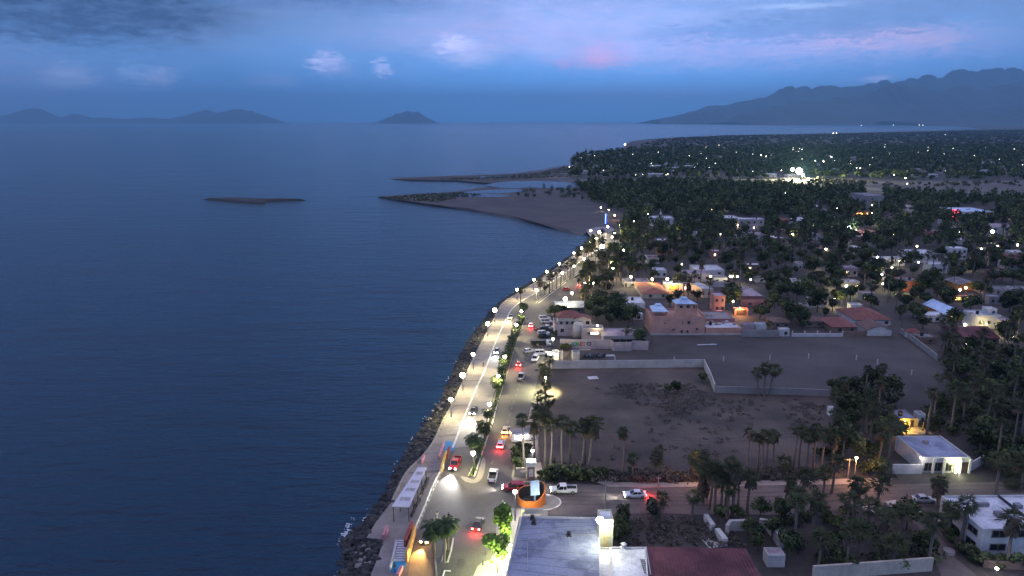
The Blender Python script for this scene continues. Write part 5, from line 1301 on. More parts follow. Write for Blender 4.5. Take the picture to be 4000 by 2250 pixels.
H('shed', 'blue grey sheet roofed shed behind the restaurant', 2172, 2282, 1222, 1206, 1176, 'darkgrey', 'bluegrey', 'shed', wins=2, drs=0, style='gable', rise=1.0, dmax=14)
H('white_house', 'long white flat roof building behind the dark tree mass', 2435, 2520, 1205, 1186, 1159, 'white', 'white', 'house', wins=0, drs=0, dmax=26, par=.25)
H('white_house', 'lower white flat roof in front of the long white roof', 2466, 2512, 1250, 1232, 1206, 'white', 'white', 'house', wins=1, drs=0, dmax=16, par=.25, keep=.2)
# big pink building
pk = H('pink_building', 'large salmon pink building with blue roofed roof pavilions at the lot edge', 2541, 2754, 1306, 1236, 1205, 'pink', 'pink', 'building', wins=0, drs=0, dmax=17, par=.7)
Y0 = pk['y0']; ox, oy = pk.location.x, pk.location.y
for px, py, w_, h_ in ((2691, 1260, 1.0, 1.1), (2628, 1288, .7, .5), (2663, 1294, .8, .8), (2685, 1294, .8, .8), (2722, 1285, .8, .8), (2597, 1262, .6, .3), (2667, 1260, .3, 1.0), (2634, 1287, .5, .5)):
    p = at(px, py, Y0); window(pk, (p.x - ox, -.04, p.z), w_, h_)
pk['off'] = 1.0
H('', '', 2638, 2722, 1306, 1218, 1205, 'pink', 'pink', root=pk, wins=0, drs=0, z0=zat(1238, Y0), dmax=9, par=.5)
pk['off'] = 1.6
zt_ = zat(1218, Y0)
H('', '', 2642, 2722, 1306, 1190, 1180, 'pink', 'grey', root=pk, wins=3, drs=0, z0=zt_ - .2, dmax=8, par=.3, wz=zat(1202, Y0))
def pav(root, fl_, fr_, bl_, br_, yfront, z, zpost, mats):
    P = [at(*fl_, yfront), at(*fr_, yfront)]; zf = P[0].z
    Bk = [G(bl_[0], bl_[1], zf + .9), G(br_[0], br_[1], zf + .9)]
    cx = (P[0].x + P[1].x + Bk[0].x + Bk[1].x) / 4; cyy = (P[0].y + Bk[0].y) / 2
    o = Vector((root.location.x, root.location.y, 0)); c = [P[0], P[1], Vector((Bk[1].x, Bk[1].y, zf)), Vector((Bk[0].x, Bk[0].y, zf))]; c = [q - o for q in c]
    top = [q.lerp(Vector((cx - o.x, cyy - o.y, q.z)), .72) + Vector((0, 0, 1.3)) for q in c]
    b = MB(); b.add(c + top + [q - Vector((0, 0, .15)) for q in c], [(0, 1, 5, 4), (1, 2, 6, 5), (2, 3, 7, 6), (3, 0, 4, 7), (8, 9, 1, 0), (9, 10, 2, 1), (10, 11, 3, 2), (11, 8, 0, 3), (11, 10, 9, 8)])
    b.box((cx - o.x, cyy - o.y, zf + 1.7), (2.6, 2.0, .5), taper=.75); b.build('pavilion_roof', mats, root)
    for q in c:
        e = q.lerp(Vector((cx - o.x, cyy - o.y, q.z)), .12); b = MB(); b.box((e.x, e.y, (zpost + zf) / 2 - .1), (.3, .3, zf - zpost)); b.build('pavilion_post', WM['pink'], root)
pav(pk, (2640, 1187), (2724, 1187), (2624, 1163), (2696, 1163), Y0 + 1.0, 0, zat(1218, Y0), RM['blue'])
pav(pk, (2549, 1217), (2612, 1217), (2537, 1186), (2588, 1184), Y0 + 1.2, 0, zat(1236, Y0) - .7, RM['blue'])
wg = H('white_roof_wing', 'low salmon wing with white sealed roof and clutter right of the pink building', 2757, 2896, 1306, 1280, 1258, 'pink', 'white', 'building', wins=0, drs=0, dmax=13, par=.3)
for i in range(7):
    b = MB(); b.box((-6 + i * 1.9, 5 + (i % 3) * 1.6, wg['h'] + .0), (.9 + .3 * (i % 2), 1.2, .7)); b.build('roof_unit', WM['pale' if i % 2 else 'grey'], wg)
H('terracotta_roof_house', 'house with broad grey purple roof behind the white roofed wing', 2750, 2870, 1268, 1252, 1214, 'rose', 'grey', 'house', wins=0, drs=0, style='flat', dmax=20, keep=.2)
pt = H('pink_tower_house', 'slim pink tower house with arched openings and white roof', 2789, 2832, 1219, 1155, 1141, 'rose', 'white', 'house', wins=2, drs=0, dmax=9, lit=(None, None, None, None))
lp = pt.location; b = MB(); b.box((0, -.06, .5), (2.4, .08, .5)); b.build('glow_base', emat('red glowing panel', (1, .2, .12), .8), pt)  # panel emits the red glow itself; no lamp stands at this base
H('yellow_house', 'long cream house with pale blue flat roof, end wall facing the viewer', 2745, 2787, 1164, 1128, 1100, 'cream', 'white', 'house', wins=1, drs=0, dmax=26, par=.3, dx=-3.0)
H('white_block', 'broad white flat roofed block highest among the pale houses', 2720, 2831, 1076, 1056, 1034, 'white', 'white', 'house', wins=2, drs=0, dmax=24)
H('lilac_block', 'pale lilac block left of and before the broad white block', 2679, 2774, 1100, 1068, 1053, 'lilac', 'lilac', 'house', wins=3, drs=0, dmax=14)
H('small_white_house', 'small pale house under the broad white block with two windows', 2783, 2841, 1104, 1088, 1075, 'white', 'grey', 'house', wins=2, drs=0, dmax=12)
H('pale_annex', 'pale annex below the small white house', 2778, 2848, 1122, 1108, 1101, 'pale', 'lilac', 'house', wins=0, drs=0, dmax=8)
oh = H('orange_lit_house', 'white house with orange lit wall and balcony among palms', 2600, 2692, 1138, 1108, 1096, 'white', 'white', 'house', wins=2, drs=0, dmax=12, lit=(None, E_WIN))
b = MB(); b.box((-1.5, -.08, 2.0), (4.2, .1, 2.6)); b.build('glow_painted_wall', WM['orange'], oh); p = oh.location; lm = empty('wall_lamp', (p.x - 2, p.y - 1.6, 3.6), 0, 'amber lamp before the orange lit wall', 'wall lamp'); b = MB(); b.box((0, 0, 0), (.35, .35, .35)); b.build('glass', E['orange'], lm); b = MB(); b.box((0, .2, .2), (.1, .3, .1)); b.build('bracket', M_POLE, lm); point(lm, (0, -.3, -.3), 2600, ORANGE)  # orange lamp glow on the white wall is put into the panel colour
H('orange_tile_house', 'house with long orange tile roof between palms', 2510, 2610, 1166, 1148, 1104, 'cream', 'orange', 'house', wins=2, drs=0, style='hip', rise=1.6, dmax=22)
H('pale_roof_house', 'pale flat roofed house behind the palms of the avenue', 2440, 2540, 1120, 1104, 1086, 'pale', 'lilac', 'house', wins=2, drs=1, dmax=16)
H('white_terrace_house', 'white stepped house deep in the palm grove', 2558, 2604, 1086, 1056, 1044, 'white', 'white', 'house', wins=2, drs=0, dmax=10)
H('thatched_house', 'house with big rounded thatch coloured hip roof', 2896, 2975, 1176, 1158, 1128, 'rose', 'lilac', 'house', wins=0, drs=0, style='hip', rise=2.4, dmax=16)
H('rose_walled_house', 'rose walled flat house before the thatch coloured roof', 2901, 2996, 1196, 1175, 1170, 'rose', 'grey', 'house', wins=2, drs=0, dmax=6)
og = H('lit_garage', 'open garage glowing orange left of the dark round trees', 2870, 2922, 1232, 1206, 1200, 'rose', 'brown', 'garage', wins=0, drs=0, dmax=7)
b = MB(); b.box((0, -.05, 1.3), (4.0, .08, 2.0)); b.build('garage_front', M_DOOR, og); q = G(2896, 1240); lm = empty('wall_lamp', (q.x, og.location.y - .5, 3.4), 0, 'orange lamp at the open garage', 'wall lamp'); b = MB(); b.box((0, 0, 0), (.3, .3, .3)); b.build('glass', E['orange'], lm); b = MB(); b.box((0, .2, .1), (.1, .3, .1)); b.build('bracket', M_POLE, lm); point(lm, (0, -1.0, -.2), 2200, ORANGE)
lamp_from_head(2864, 1177, 5.0, 'white lamp right of the slim pink tower house', None, power=500, col='white', r=.3, z=0)
H('dark_roof_house', 'house with drooping brown roof left of the guard hut', 3016, 3085, 1282, 1264, 1240, 'brown', 'brown', 'house', wins=2, drs=0, style='hip', rise=1.2, dmax=14)
H('white_shed', 'small white shed behind the grey lot wall', 2952, 2994, 1288, 1270, 1262, 'white', 'white', 'shed', wins=0, drs=0, dmax=6)
H('white_shed', 'small pinkish shed at the left end of the grey lot wall', 2902, 2946, 1290, 1276, 1262, 'lilac', 'lilac', 'shed', wins=0, drs=0, dmax=8)
H('guard_hut', 'little white guard hut with one dark window on the lot wall', 3047, 3084, 1314, 1286, 1280, 'white', 'white', 'hut', wins=1, drs=0, dmax=5)
wall_line('lot_wall', 'rough grey wall at the back of the lot, left of the guard hut', [(2898, 1316), (3042, 1317)], h=2.6, m=WM['grey'], w=.3)
wall_line('lot_wall', 'low white wall at the back of the lot, right of the guard hut', [(3094, 1315), (3292, 1315)], h=1.3, m=WM['white'], w=.3)
wall_line('lot_wall', 'rough stone wall between the white wall and the white gabled house', [(3292, 1315), (3400, 1310)], h=2.0, m=WM['brown'], w=.3)
wall_line('lot_wall', 'long grey wall running toward the viewer along the right side of the lot', [(3517, 1300), (3560, 1330), (3640, 1392), (3660, 1410)], h=2.0, m=WM['grey'], w=.4)
wall_line('pink_base_wall', 'pale footing wall along the foot of the pink building', [(2541, 1309), (2896, 1309)], h=.6, m=WM['pale'], w=.3)
for k in range(5):
    q = G(3094 + 49 * k, 1315); b = MB(); b.box((q.x, q.y, 1.1), (.35, .35, 2.2)); tag(b.build('wall_post', WM['white']), 'short white post rising from the low white lot wall', 'post', 'posts of the low white wall')
# lot divider wall
wall_line('divider_wall', 'long pale block wall crossing the vacant lot', [(2154, 1440), (2452, 1437), (2740, 1434), (2746, 1434)], h=2.6, m=WM['pale'], w=.3)
wall_line('divider_wall', 'slanting section of the block wall running toward the viewer', [(2748, 1432), (2770, 1476), (2791, 1532)], h=2.6, m=WM['pale'], w=.3)
wall_line('divider_wall', 'block wall section right of the slanting one, half overgrown', [(2793, 1534), (3000, 1540), (3110, 1543), (3247, 1550)], h=2.1, m=WM['grey'], w=.3)
for i, (px, py) in enumerate(((2402, 1412), (2633, 1412), (2826, 1411), (3007, 1406), (3158, 1401), (3344, 1407), (3427, 1424), (3560, 1465))):
    q = G(px, py); b = MB(); b.box((q.x, q.y, .9), (.28, .28, 1.8), taper=.8); tag(b.build('marker_post', WM['white'], loc=(0, 0, 0)), '%s of the short white marker posts in the raked lot, from the left' % ordw[i], 'post', 'white marker posts in the lot')
def slabthing(name, label, px, py, sx, sy, rz=0, h=.1, m='white', cat='slab', grp=None):
    q = G(px, py); b = MB(); b.box((0, 0, h / 2 + .06), (sx, sy, h), rz); b.box((sx * .1, sy * .1, h / 2 + .1), (sx * .6, sy * .5, h), rz + .2); return tag(b.build(name, WM[m], loc=q), label, cat, grp)
slabthing('board', 'long pale board lying alone on the raked lot', 2761, 1348, 7, .6, .08, .2, cat='board')
slabthing('slab', 'pale square slab on the rough lot near the round pool of light', 2316, 1477, 3.2, 2.4, .2)
slabthing('slab', 'small pale slab beside the junk pile', 2383, 1390, 3.2, 1.6, .1)
slabthing('board', 'pale board lying behind the junk pile', 2285, 1367, 4, .5, 0, cat='board')
# ticket hut and tank stand, junk
th = H('ticket_hut', 'brightly lit white hut with blue roof beside the parked cars', 2159, 2184, 1406, 1378, 1362, 'white', 'bluegrey', 'hut', wins=0, drs=0, dmax=3.2, par=.15)
H('storage_box', 'small pale box standing right of the lit hut', 2186, 2199, 1404, 1390, 1384, 'pale', 'grey', 'box', wins=0, drs=0, dmax=2.0, par=.1)
H('container', 'tall pale grey double door container behind the long block wall', 2236, 2264, 1408, 1378, 1362, 'pale', 'grey', 'container', wins=0, drs=2, dmax=3.2, par=.1)
for i in range(9):
    q = G(2285 + i * 9.5, 1398 - (i % 3) * 4); b = MB(); rg = random.Random(i)
    for k in range(5): b.box((rg.uniform(-.6, .6), rg.uniform(-.5, .5), .35 + .3 * k * .5), (rg.uniform(.5, 1.4), rg.uniform(.3, .9), .5), rg.uniform(0, 3))
    b.tube((-.5, 0, .1), (.6, .2, 1.5), .05, None, 5); tag(b.build('junk_pile', mat('scrap', (.10, .10, .105), scale=3, island=.6), loc=q), 'heap of dark scrap in the row behind the block wall', 'junk pile', 'scrap heaps behind the block wall')
# right-hand houses
H('lot_corner_house', 'white gabled house with dark arch at the far corner of the lot', 3388, 3483, 1312, 1288, 1262, 'white', 'brown', 'house', wins=0, drs=1, style='gable_front', rise=1.9, dmax=16)
H('brown_roof_house', 'wide brown red hipped roof left of the white gabled house', 3250, 3346, 1300, 1284, 1240, 'brown', 'tile', 'house', wins=2, drs=0, style='hip', rise=1.6, dmax=18)
H('brown_roof_house', 'larger brown red roof with a pale ridge behind the white gabled house', 3340, 3480, 1272, 1258, 1206, 'white', 'tile', 'house', wins=3, drs=0, style='hip', rise=2.6, dmax=24, keep=.3)
H('brown_roof_house', 'dull brown roof among trees left of the wide brown red roof', 3140, 3214, 1278, 1262, 1238, 'brown', 'brown', 'house', wins=2, drs=0, style='hip', rise=1.4, dmax=14)
H('white_wall_house', 'plain white end wall rising behind the large brown red roof', 3324, 3368, 1214, 1190, 1182, 'white', 'white', 'house', wins=1, drs=0, dmax=6)
H('grey_roof_house', 'house with low grey sheet roof right of the lot wall', 3590, 3660, 1342, 1326, 1300, 'brown', 'grey', 'house', wins=1, drs=0, dmax=14)
H('brown_roof_house', 'small tiled roof beside the grey sheet roof', 3548, 3592, 1322, 1308, 1290, 'pale', 'tile', 'house', wins=1, drs=0, style='hip', rise=1.2, dmax=10)
mr_ = H('maroon_roof_house', 'large maroon roofed house below the white villa with string lights', 3770, 3900, 1345, 1320, 1274, 'brown', 'maroon', 'house', wins=3, drs=0, style='gable', rise=2.2, dmax=24)
bg = H('blue_gable_house', 'house with pale blue gable roof and orange gable end', 3700, 3772, 1252, 1230, 1188, 'orange', 'blue', 'house', wins=2, drs=0, style='gable_front', rise=2.3, dmax=22, lit=(E_WIN, None))  # walls and gable share one orange wall colour
H('white_low_house', 'low white house left of the pale blue gable', 3618, 3700, 1258, 1232, 1216, 'white', 'white', 'house', wins=3, drs=0, dmax=12)
wv = H('white_villa', 'white villa with rounded parapets and string lights at its right end', 3812, 3908, 1284, 1232, 1210, 'white', 'white', 'villa', wins=3, drs=0, dmax=14)
wv['off'] = 2.0
H('', '', 3856, 3890, 1284, 1206, 1196, 'white', 'white', root=wv, wins=1, drs=0, z0=wv['h'] - .3, dmax=6)
wv['off'] = 0
vb = H('villa_wing', 'pale villa wing glowing yellow under a row of string lights', 3906, 3950, 1292, 1250, 1226, 'pale', 'lilac', 'villa', wins=0, drs=0, dmax=16)
for i in range(8):
    b = MB(); b.tube((0, 0, -.09), (0, 0, .09), .13, .13, 8); p = at(3908 + i * 5, 1274 - i * 1.4, vb['y0'] - .4); tag(b.build('string_bulb', E['yellow'], loc=p), 'small yellow bulb in the string on the villa wing', 'light bulb', 'bulbs of the villa string lights')
def plight(px, py, z, label, col='white', pw=400, r=.3, lc=None):
    p = G(px, py, z); return lamp(p - Vector((0, 0, 0)) if False else Vector((p.x, p.y, 0)), z, label, None, pw, col, lc or WARM, r)
plight(3770, 1268, 3.0, 'warm lamp on the wall by the pale blue gable house', 'warm', 1800, .5, YEL)
plight(3925, 1282, 2.6, 'yellow lamp under the villa string lights', 'yellow', 900, .2, YEL)
plight(3853, 1266, 2.2, 'small yellow lamp between the villa gables', 'yellow', 250, .2, YEL)
rr = H('open_restaurant', 'low maroon roofed open restaurant with a long yellow lit front', 3724, 3822, 1178, 1158, 1146, 'brown', 'tile', 'restaurant', wins=0, drs=0, dmax=10)
wdr = at(3818, 1168, rr['y0']).x - at(3730, 1168, rr['y0']).x
b = MB(); b.box((0, -.06, 1.4), (wdr, .08, 1.3)); b.build('glow_front', emat('yellow glow band', (1, .66, .1), 1.6), rr)  # glowing panel stands for the light inside the open restaurant
for k in range(9): b = MB(); b.box((-wdr / 2 + wdr * k / 8, -.16, 1.2), (.2, .16, 2.4)); b.build('pillar', WM['brown'], rr)
hr = H('hangar_roof', 'long grey hall roof running right behind the lit restaurant', 3745, 3830, 1135, 1112, 1092, 'orange', 'grey', 'hall', wins=0, drs=0, style='gable_front', rise=1.6, dmax=30)
plight(3750, 1132, 3.2, 'left of the two lamps under the hall gable', 'warm', 900, .42, ORANGE); plight(3773, 1124, 3.6, 'right of the two lamps under the hall gable', 'warm', 900, .42, ORANGE)
H('long_grey_hall', 'long low flat grey hall reaching the right edge', 3840, 4060, 1150, 1134, 1116, 'grey', 'grey', 'hall', wins=6, drs=0, dmax=26)
H('blue_grey_house', 'bluish two storey house before the long grey hall', 3864, 3912, 1190, 1158, 1148, 'grey', 'bluegrey', 'house', wins=2, drs=0, dmax=9)
H('red_building', 'dark red walled building with glowing left corner in the trees', 3524, 3602, 1139, 1098, 1080, 'red', 'grey', 'building', wins=3, drs=0, dmax=12)
plight(3517, 1114, 3.5, 'yellow green lamp at the left corner of the red building', 'yellow', 1500, .55, GREENY); plight(3571, 1133, 2.5, 'small lamp at the foot of the red building', 'white', 200, .22)
wb = H('white_bungalow', 'white bungalow with big windows and roof lights in the upper grove', 3427, 3535, 1040, 1010, 1001, 'white', 'white', 'house', wins=3, drs=0, dmax=10)
H('white_turret_villa', 'white villa with columns and stepped roof, left of the white block', 3556, 3664, 1026, 990, 966, 'white', 'white', 'villa', wins=4, drs=0, dmax=14)
H('white_block_house', 'tall plain white block with small upper windows', 3718, 3776, 1014, 970, 962, 'white', 'white', 'house', wins=3, drs=0, dmax=12)
H('yellow_lit_house', 'pale yellow lit house near the right edge of the grove', 3836, 3872, 996, 972, 966, 'yellow', 'white', 'house', wins=1, drs=0, dmax=8, lit=(E_WIN,))  # yellow light on the house is put into its wall colour
H('white_low_roof', 'low white roofed house at the right edge', 3955, 4010, 1005, 985, 976, 'white', 'white', 'house', wins=2, drs=0, dmax=10)
H('white_stepped_house', 'little white stepped house standing alone in dark trees', 3080, 3146, 1116, 1100, 1086, 'white', 'white', 'house', wins=2, drs=0, dmax=10)
H('porch_house', 'pale house on the rise, behind the thatch coloured roof', 2950, 2990, 1104, 1088, 1078, 'pale', 'brown', 'house', wins=1, drs=0, dmax=9)
for nm, lb, a in (('lawn_house', 'pale wall with yellow lamps between dark palms', (3283, 3357, 1134, 1100, 1090)),): H(nm, lb, *a, 'cream', 'white', 'house', wins=2, drs=0, dmax=9, lit=(E_WINW, None))
for px, py, c, r_, pw, lb in ((3273, 1100, 'warm', .6, 1500, 'bright twin lamp left of the pale wall, higher one'), (3262, 1108, 'warm', .4, 500, 'lower left lamp by the pale wall'), (3345, 1119, 'yellow', .6, 900, 'yellow green lamp on the right end of the pale wall'), (3261, 1169, 'warm', .5, 1200, 'lone warm lamp above the brown roofs'),
                              (3443, 1073, 'white', .5, 900, 'white lamp below the white bungalow, upper'), (3449, 1108, 'white', .35, 500, 'white lamp below the white bungalow, lower'), (3484, 1045, 'yellow', .4, 600, 'yellow lamp under the bungalow windows'), (3514, 1019, 'warm', .3, 300, 'lamp at the right end of the bungalow'), (3582, 962, 'yellow', .5, 800, 'green yellow lamp left of the stepped white villa'),
                              (3588, 1025, 'white', .3, 200, 'small white lamp under the stepped white villa'), (3316, 888, 'cool', 1.6, 9000, 'glaring white floodlight in the middle of the grove'), (3347, 897, 'white', .4, 100, 'little lamp right of the glaring floodlight'), (3588, 876, 'white', .5, 800, 'lone white lamp among dark trees right of the floodlight'), (3503, 855, 'white', .35, 300, 'small white lamp above the lone one'),
                              (3407, 831, 'white', .4, 500, 'left white lamp beside the orange sign roof'), (3430, 831, 'white', .5, 500, 'right white lamp beside the orange sign roof'), (3611, 777, 'white', .6, 1200, 'wide white light at the riverbed edge'), (3508, 780, 'white', .5, 700, 'white lamp left of the wide riverbed light'), (3804, 846, 'white', .45, 700, 'white lamp under the blue roofed hall'),
                              (3877, 905, 'warm', 1.0, 1500, 'broad warm light before the pale gabled house'), (3975, 957, 'white', .5, 900, 'white lamp at the right edge above the low white roof'), (3834, 972, 'warm', .35, 400, 'lamp at the left corner of the yellow lit house'), (3897, 960, 'white', .25, 200, 'tiny white lamp right of the yellow lit house'),
                              (3929, 1308, 'white', .35, 250, 'small white lamp right of the maroon roof'), (3955, 1316, 'white', .25, 200, 'smaller lamp further right of the maroon roof'), (3771, 1343, 'white', .28, 300, 'white lamp by the red umbrella'), (2881, 880, 'warm', .6, 1500, 'bright lamp at the foot of the columned house'), (2945, 890, 'warm', .35, 400, 'small lamp on the front of the columned house'),
                              (2474, 826, 'orange', .6, 900, 'amber lamp above the dark grove, right'), (2401, 841, 'orange', .7, 1200, 'amber lamp above the dark grove, middle'), (2378, 820, 'warm', .35, 300, 'small lamp at the top left of the grove'), (2348, 810, 'warm', .5, 400, 'slanting light at the top left of the grove'), (2420, 880, 'warm', .35, 500, 'lamp under the little red roof'), (2458, 786, 'warm', .45, 600, 'lamp on the pale wall at the top of the grove'),
                              (2775, 1079, 'white', .3, 200, 'dim lamp among palms above the orange roofs') , (3177, 910, 'white', .4, 400, 'white lamp on the small pale roof'), (2932, 1092, 'white', .3, 300, 'white lamp right of the small white house'), (2880, 1080, 'warm', .35, 300, 'right lamp of three behind the lilac block'), (2860, 1079, 'warm', .35, 300, 'middle lamp of three behind the lilac block'), (2852, 1080, 'warm', .3, 300, 'left lamp of three behind the lilac block')):
    plight(px, py, 3.6 if r_ < 1 else 6.5, lb, c, pw, r_, {'yellow': GREENY, 'orange': ORANGE, 'cool': COOL}.get(c, WARM))
ch = H('columned_house', 'house with tall white columns and a broad flat canopy', 2820, 2892, 880, 852, 836, 'cream', 'white', 'house', wins=3, drs=0, dmax=18)
for k in range(5): b = MB(); w0 = at(2822 + k * 17, 860, ch['y0'] - 1.6); b.box((w0.x - ch.location.x, -1.6, ch['h'] / 2), (.5, .5, ch['h'])); b.build('column', WM['white'], ch)
b = MB(); b.box((0, -.6, ch['h'] + .2), (at(2898, 850, ch['y0']).x - at(2814, 850, ch['y0']).x, 5, .5)); b.build('canopy', WM['white'], ch)
H('rose_block', 'rose coloured block with dark square windows beside the columned house', 2884, 2984, 900, 856, 850, 'lilac', 'white', 'house', wins=4, drs=0, dmax=14)
H('heron_house', 'white house with a white bird figure on its roof in the dark grove', 2546, 2632, 884, 852, 838, 'white', 'white', 'house', wins=2, drs=0, dmax=14)
q = at(2581, 838, G(2590, 884).y + 3); b = MB(); rings(b, [((0, 0, 0), .6, .5), ((0, 0, .8), 1.0, .6), ((0, 0, 1.6), .5, .3), ((-.2, 0, 3.0), .18, .18), ((-.3, 0, 4.2), .2, .2), ((-.9, 0, 4.3), .22, .15), ((-1.6, 0, 4.0), .05, .05)], 8)
tag(b.build('bird_statue', WM['white'], loc=q), 'tall white long-necked bird figure on the roof in the grove', 'statue')
H('domed_house', 'pale house with small gable dome right of the columned house', 3100, 3166, 884, 862, 854, 'pale', 'white', 'house', wins=3, drs=0, style='hip', rise=2.0, dmax=12)
H('market_roofs', 'cluster of pale low roofs in front of the rose block', 2912, 2994, 932, 916, 906, 'pale', 'lilac', 'building', wins=3, drs=0, dmax=12)
H('street_canopy', 'thin white roof edge left of the pale cluster', 2870, 2900, 932, 924, 918, 'white', 'white', 'shelter', wins=0, drs=0, dmax=6)
H('white_wall_house', 'small white wall gleaming under dark palms', 2712, 2752, 922, 908, 902, 'white', 'white', 'house', wins=1, drs=0, dmax=8)
H('small_triangle_house', 'small white triangular roof in the grove right of the market roofs', 3172, 3214, 938, 922, 912, 'white', 'white', 'house', wins=1, drs=0, style='gable_front', rise=1.5, dmax=12)
H('red_shed', 'dull red low house between the rose block and domed house', 3030, 3090, 876, 858, 850, 'red', 'tile', 'house', wins=2, drs=0, dmax=12)
gb = H('grey_warehouse', 'large windowless grey warehouse before the riverbed', 3376, 3452, 812, 764, 752, 'grey', 'grey', 'warehouse', wins=0, drs=0, dmax=30)
os_ = H('orange_sign_house', 'low reddish roof with a glowing orange sign line', 3338, 3400, 858, 846, 832, 'brown', 'tile', 'house', wins=0, drs=0, dmax=20)
b = MB(); b.box((4, 6, os_['h'] + 1.6), (12, .3, 1.1)); b.build('glowing_sign', emat('orange sign glow', (1, .32, .04), 7), os_)
H('white_roof_house', 'white roof notched by dark trees, left of two', 3481, 3510, 822, 806, 797, 'white', 'white', 'house', wins=1, drs=0, dmax=14); H('white_roof_house', 'white roof notched by dark trees, right of two', 3530, 3570, 822, 806, 797, 'white', 'white', 'house', wins=1, drs=0, dmax=14)
bh = H('blue_roof_hall', 'hall with light blue roof and a red sign light near the riverbed', 3740, 3880, 856, 826, 806, 'pale', 'blue', 'hall', wins=6, drs=0, dmax=30)
b = MB(); b.box((-17, -.4, 5), (5, .3, 6)); b.build('red_sign', emat('red sign glow', (1, .04, .07), 4), bh)
H('pale_gable_house', 'pale gabled house below the blue roofed hall', 3866, 3950, 922, 888, 878, 'pale', 'lilac', 'house', wins=2, drs=0, style='gable', rise=2, dmax=14)
H('pink_market', 'pinkish cluttered low building in the middle right grove', 3616, 3680, 924, 902, 896, 'rose', 'lilac', 'building', wins=5, drs=0, dmax=10)
# houses in the lower right
fh = H('colonnade_house', 'white colonnaded house with stained flat roof and green lit door', 3600, 3786, 1846, 1786, 1702, 'white', 'bluegrey', 'house', wins=0, drs=0, dmax=22, par=.3, keep=.9)
Yf = fh['y0']
for px, w_, h_ in ((3625, 1.7, 2.0), (3660, 2.2, 2.1), (3705, 1.4, 2.0)): p = at(px, 1822, Yf); window(fh, (p.x - fh.location.x, -.04, 1.45), w_, h_)
p = at(3764, 1840, Yf); door(fh, (p.x - fh.location.x, -.05, 0), 1.6, 2.5)
for px in (3640, 3682, 3728, 3744, 3782): p = at(px, 1840, Yf); b = MB(); b.box((p.x - fh.location.x, -.25, zat(1786, Yf) / 2 - .15), (.45, .4, zat(1786, Yf) - .3)); b.build('column', WM['white'], fh)
wl_ = wall_line('garden_wall', 'white garden wall with gateway left of the colonnaded house', [(3484, 1850), (3600, 1850)], h=2.3, m=WM['white'], w=.3)
wall_line('garden_wall', 'white garden wall right of the colonnaded house', [(3792, 1838), (3838, 1812)], h=2.2, m=WM['white'], w=.3)
for px, py, z, c, pw, lb in ((3735, 1798, 2.6, 'yellow', 420, 'green yellow lamp by the colonnaded house door, upper'), (3731, 1826, .9, 'yellow', 160, 'green yellow lamp by the colonnaded house door, lower'), (3745, 1842, .4, 'warm', 120, 'ground light at the colonnaded house door'), (3596, 1788, 2.9, 'white', 260, 'small white lamp on the gateway of the garden wall')):
    p = at(px, py, Yf - .8); lm = empty('wall_lamp', p, 0, lb, 'wall lamp'); b = MB(); b.box((0, 0, 0), (.2, .2, .24)); b.build('glass', E[c], lm); b = MB(); b.box((0, .15, .1), (.08, .2, .08)); b.build('bracket', M_POLE, lm); point(lm, (0, -.35, .0), pw, GREENY if c == 'yellow' else WHITE)
pa = H('patio_house', 'house with purple grey roof and a patio glowing yellow', 3486, 3582, 1668, 1640, 1598, 'brown', 'bluegrey', 'house', wins=0, drs=0, dmax=14, par=.2, keep=.5)
b = MB(); b.box((.2, -.07, 1.3), (6.6, .1, 2.2)); b.build('patio_glow_wall', WM['yellow'], pa); b = MB(); b.box((1.8, -.15, 1.1), (.9, .1, 1.8)); b.build('patio_door', M_DOOR, pa)  # yellow lamplight is put into this wall panel's colour
for k in range(3): b = MB(); b.box((-3.4 + 3.4 * k, -2.6, 1.3), (.25, .25, 2.6)); b.build('patio_post', WM['brown'], pa)
q = G(3505, 1672); lm = empty('patio_lamp', (pa.location.x - 1.2, pa.location.y - 1.9, 2.5), 0, 'amber lamp lighting the glow coloured patio', 'lamp'); b = MB(); b.box((0, 0, 0), (.2, .2, .2)); b.build('glass', E['orange'], lm); b = MB(); b.tube((0, 0, .1), (0, 0, .5), .03, None, 5); b.build('stem', M_POLE, lm); point(lm, (0, 0, -.3), 900, (1, .62, .12))
struct(sheet('patio_glow_floor', [(pa.location + Vector(v)).xy for v in ((-4.5, -4.5, 0), (5, -4.5, 0), (5, 0, 0), (-4.5, 0, 0))], .05, WM['yellow']))  # floor coloured yellow to carry the patio glow
H('patio_shed', 'little white shed right of the glowing patio', 3586, 3614, 1652, 1632, 1622, 'white', 'grey', 'shed', wins=1, drs=0, dmax=3, keep=.4)
H('water_tank_hut', 'tiny white hut on legs in the scrub, dark window', 3242, 3262, 1628, 1604, 1600, 'white', 'white', 'hut', wins=1, drs=0, dmax=2, par=.1)
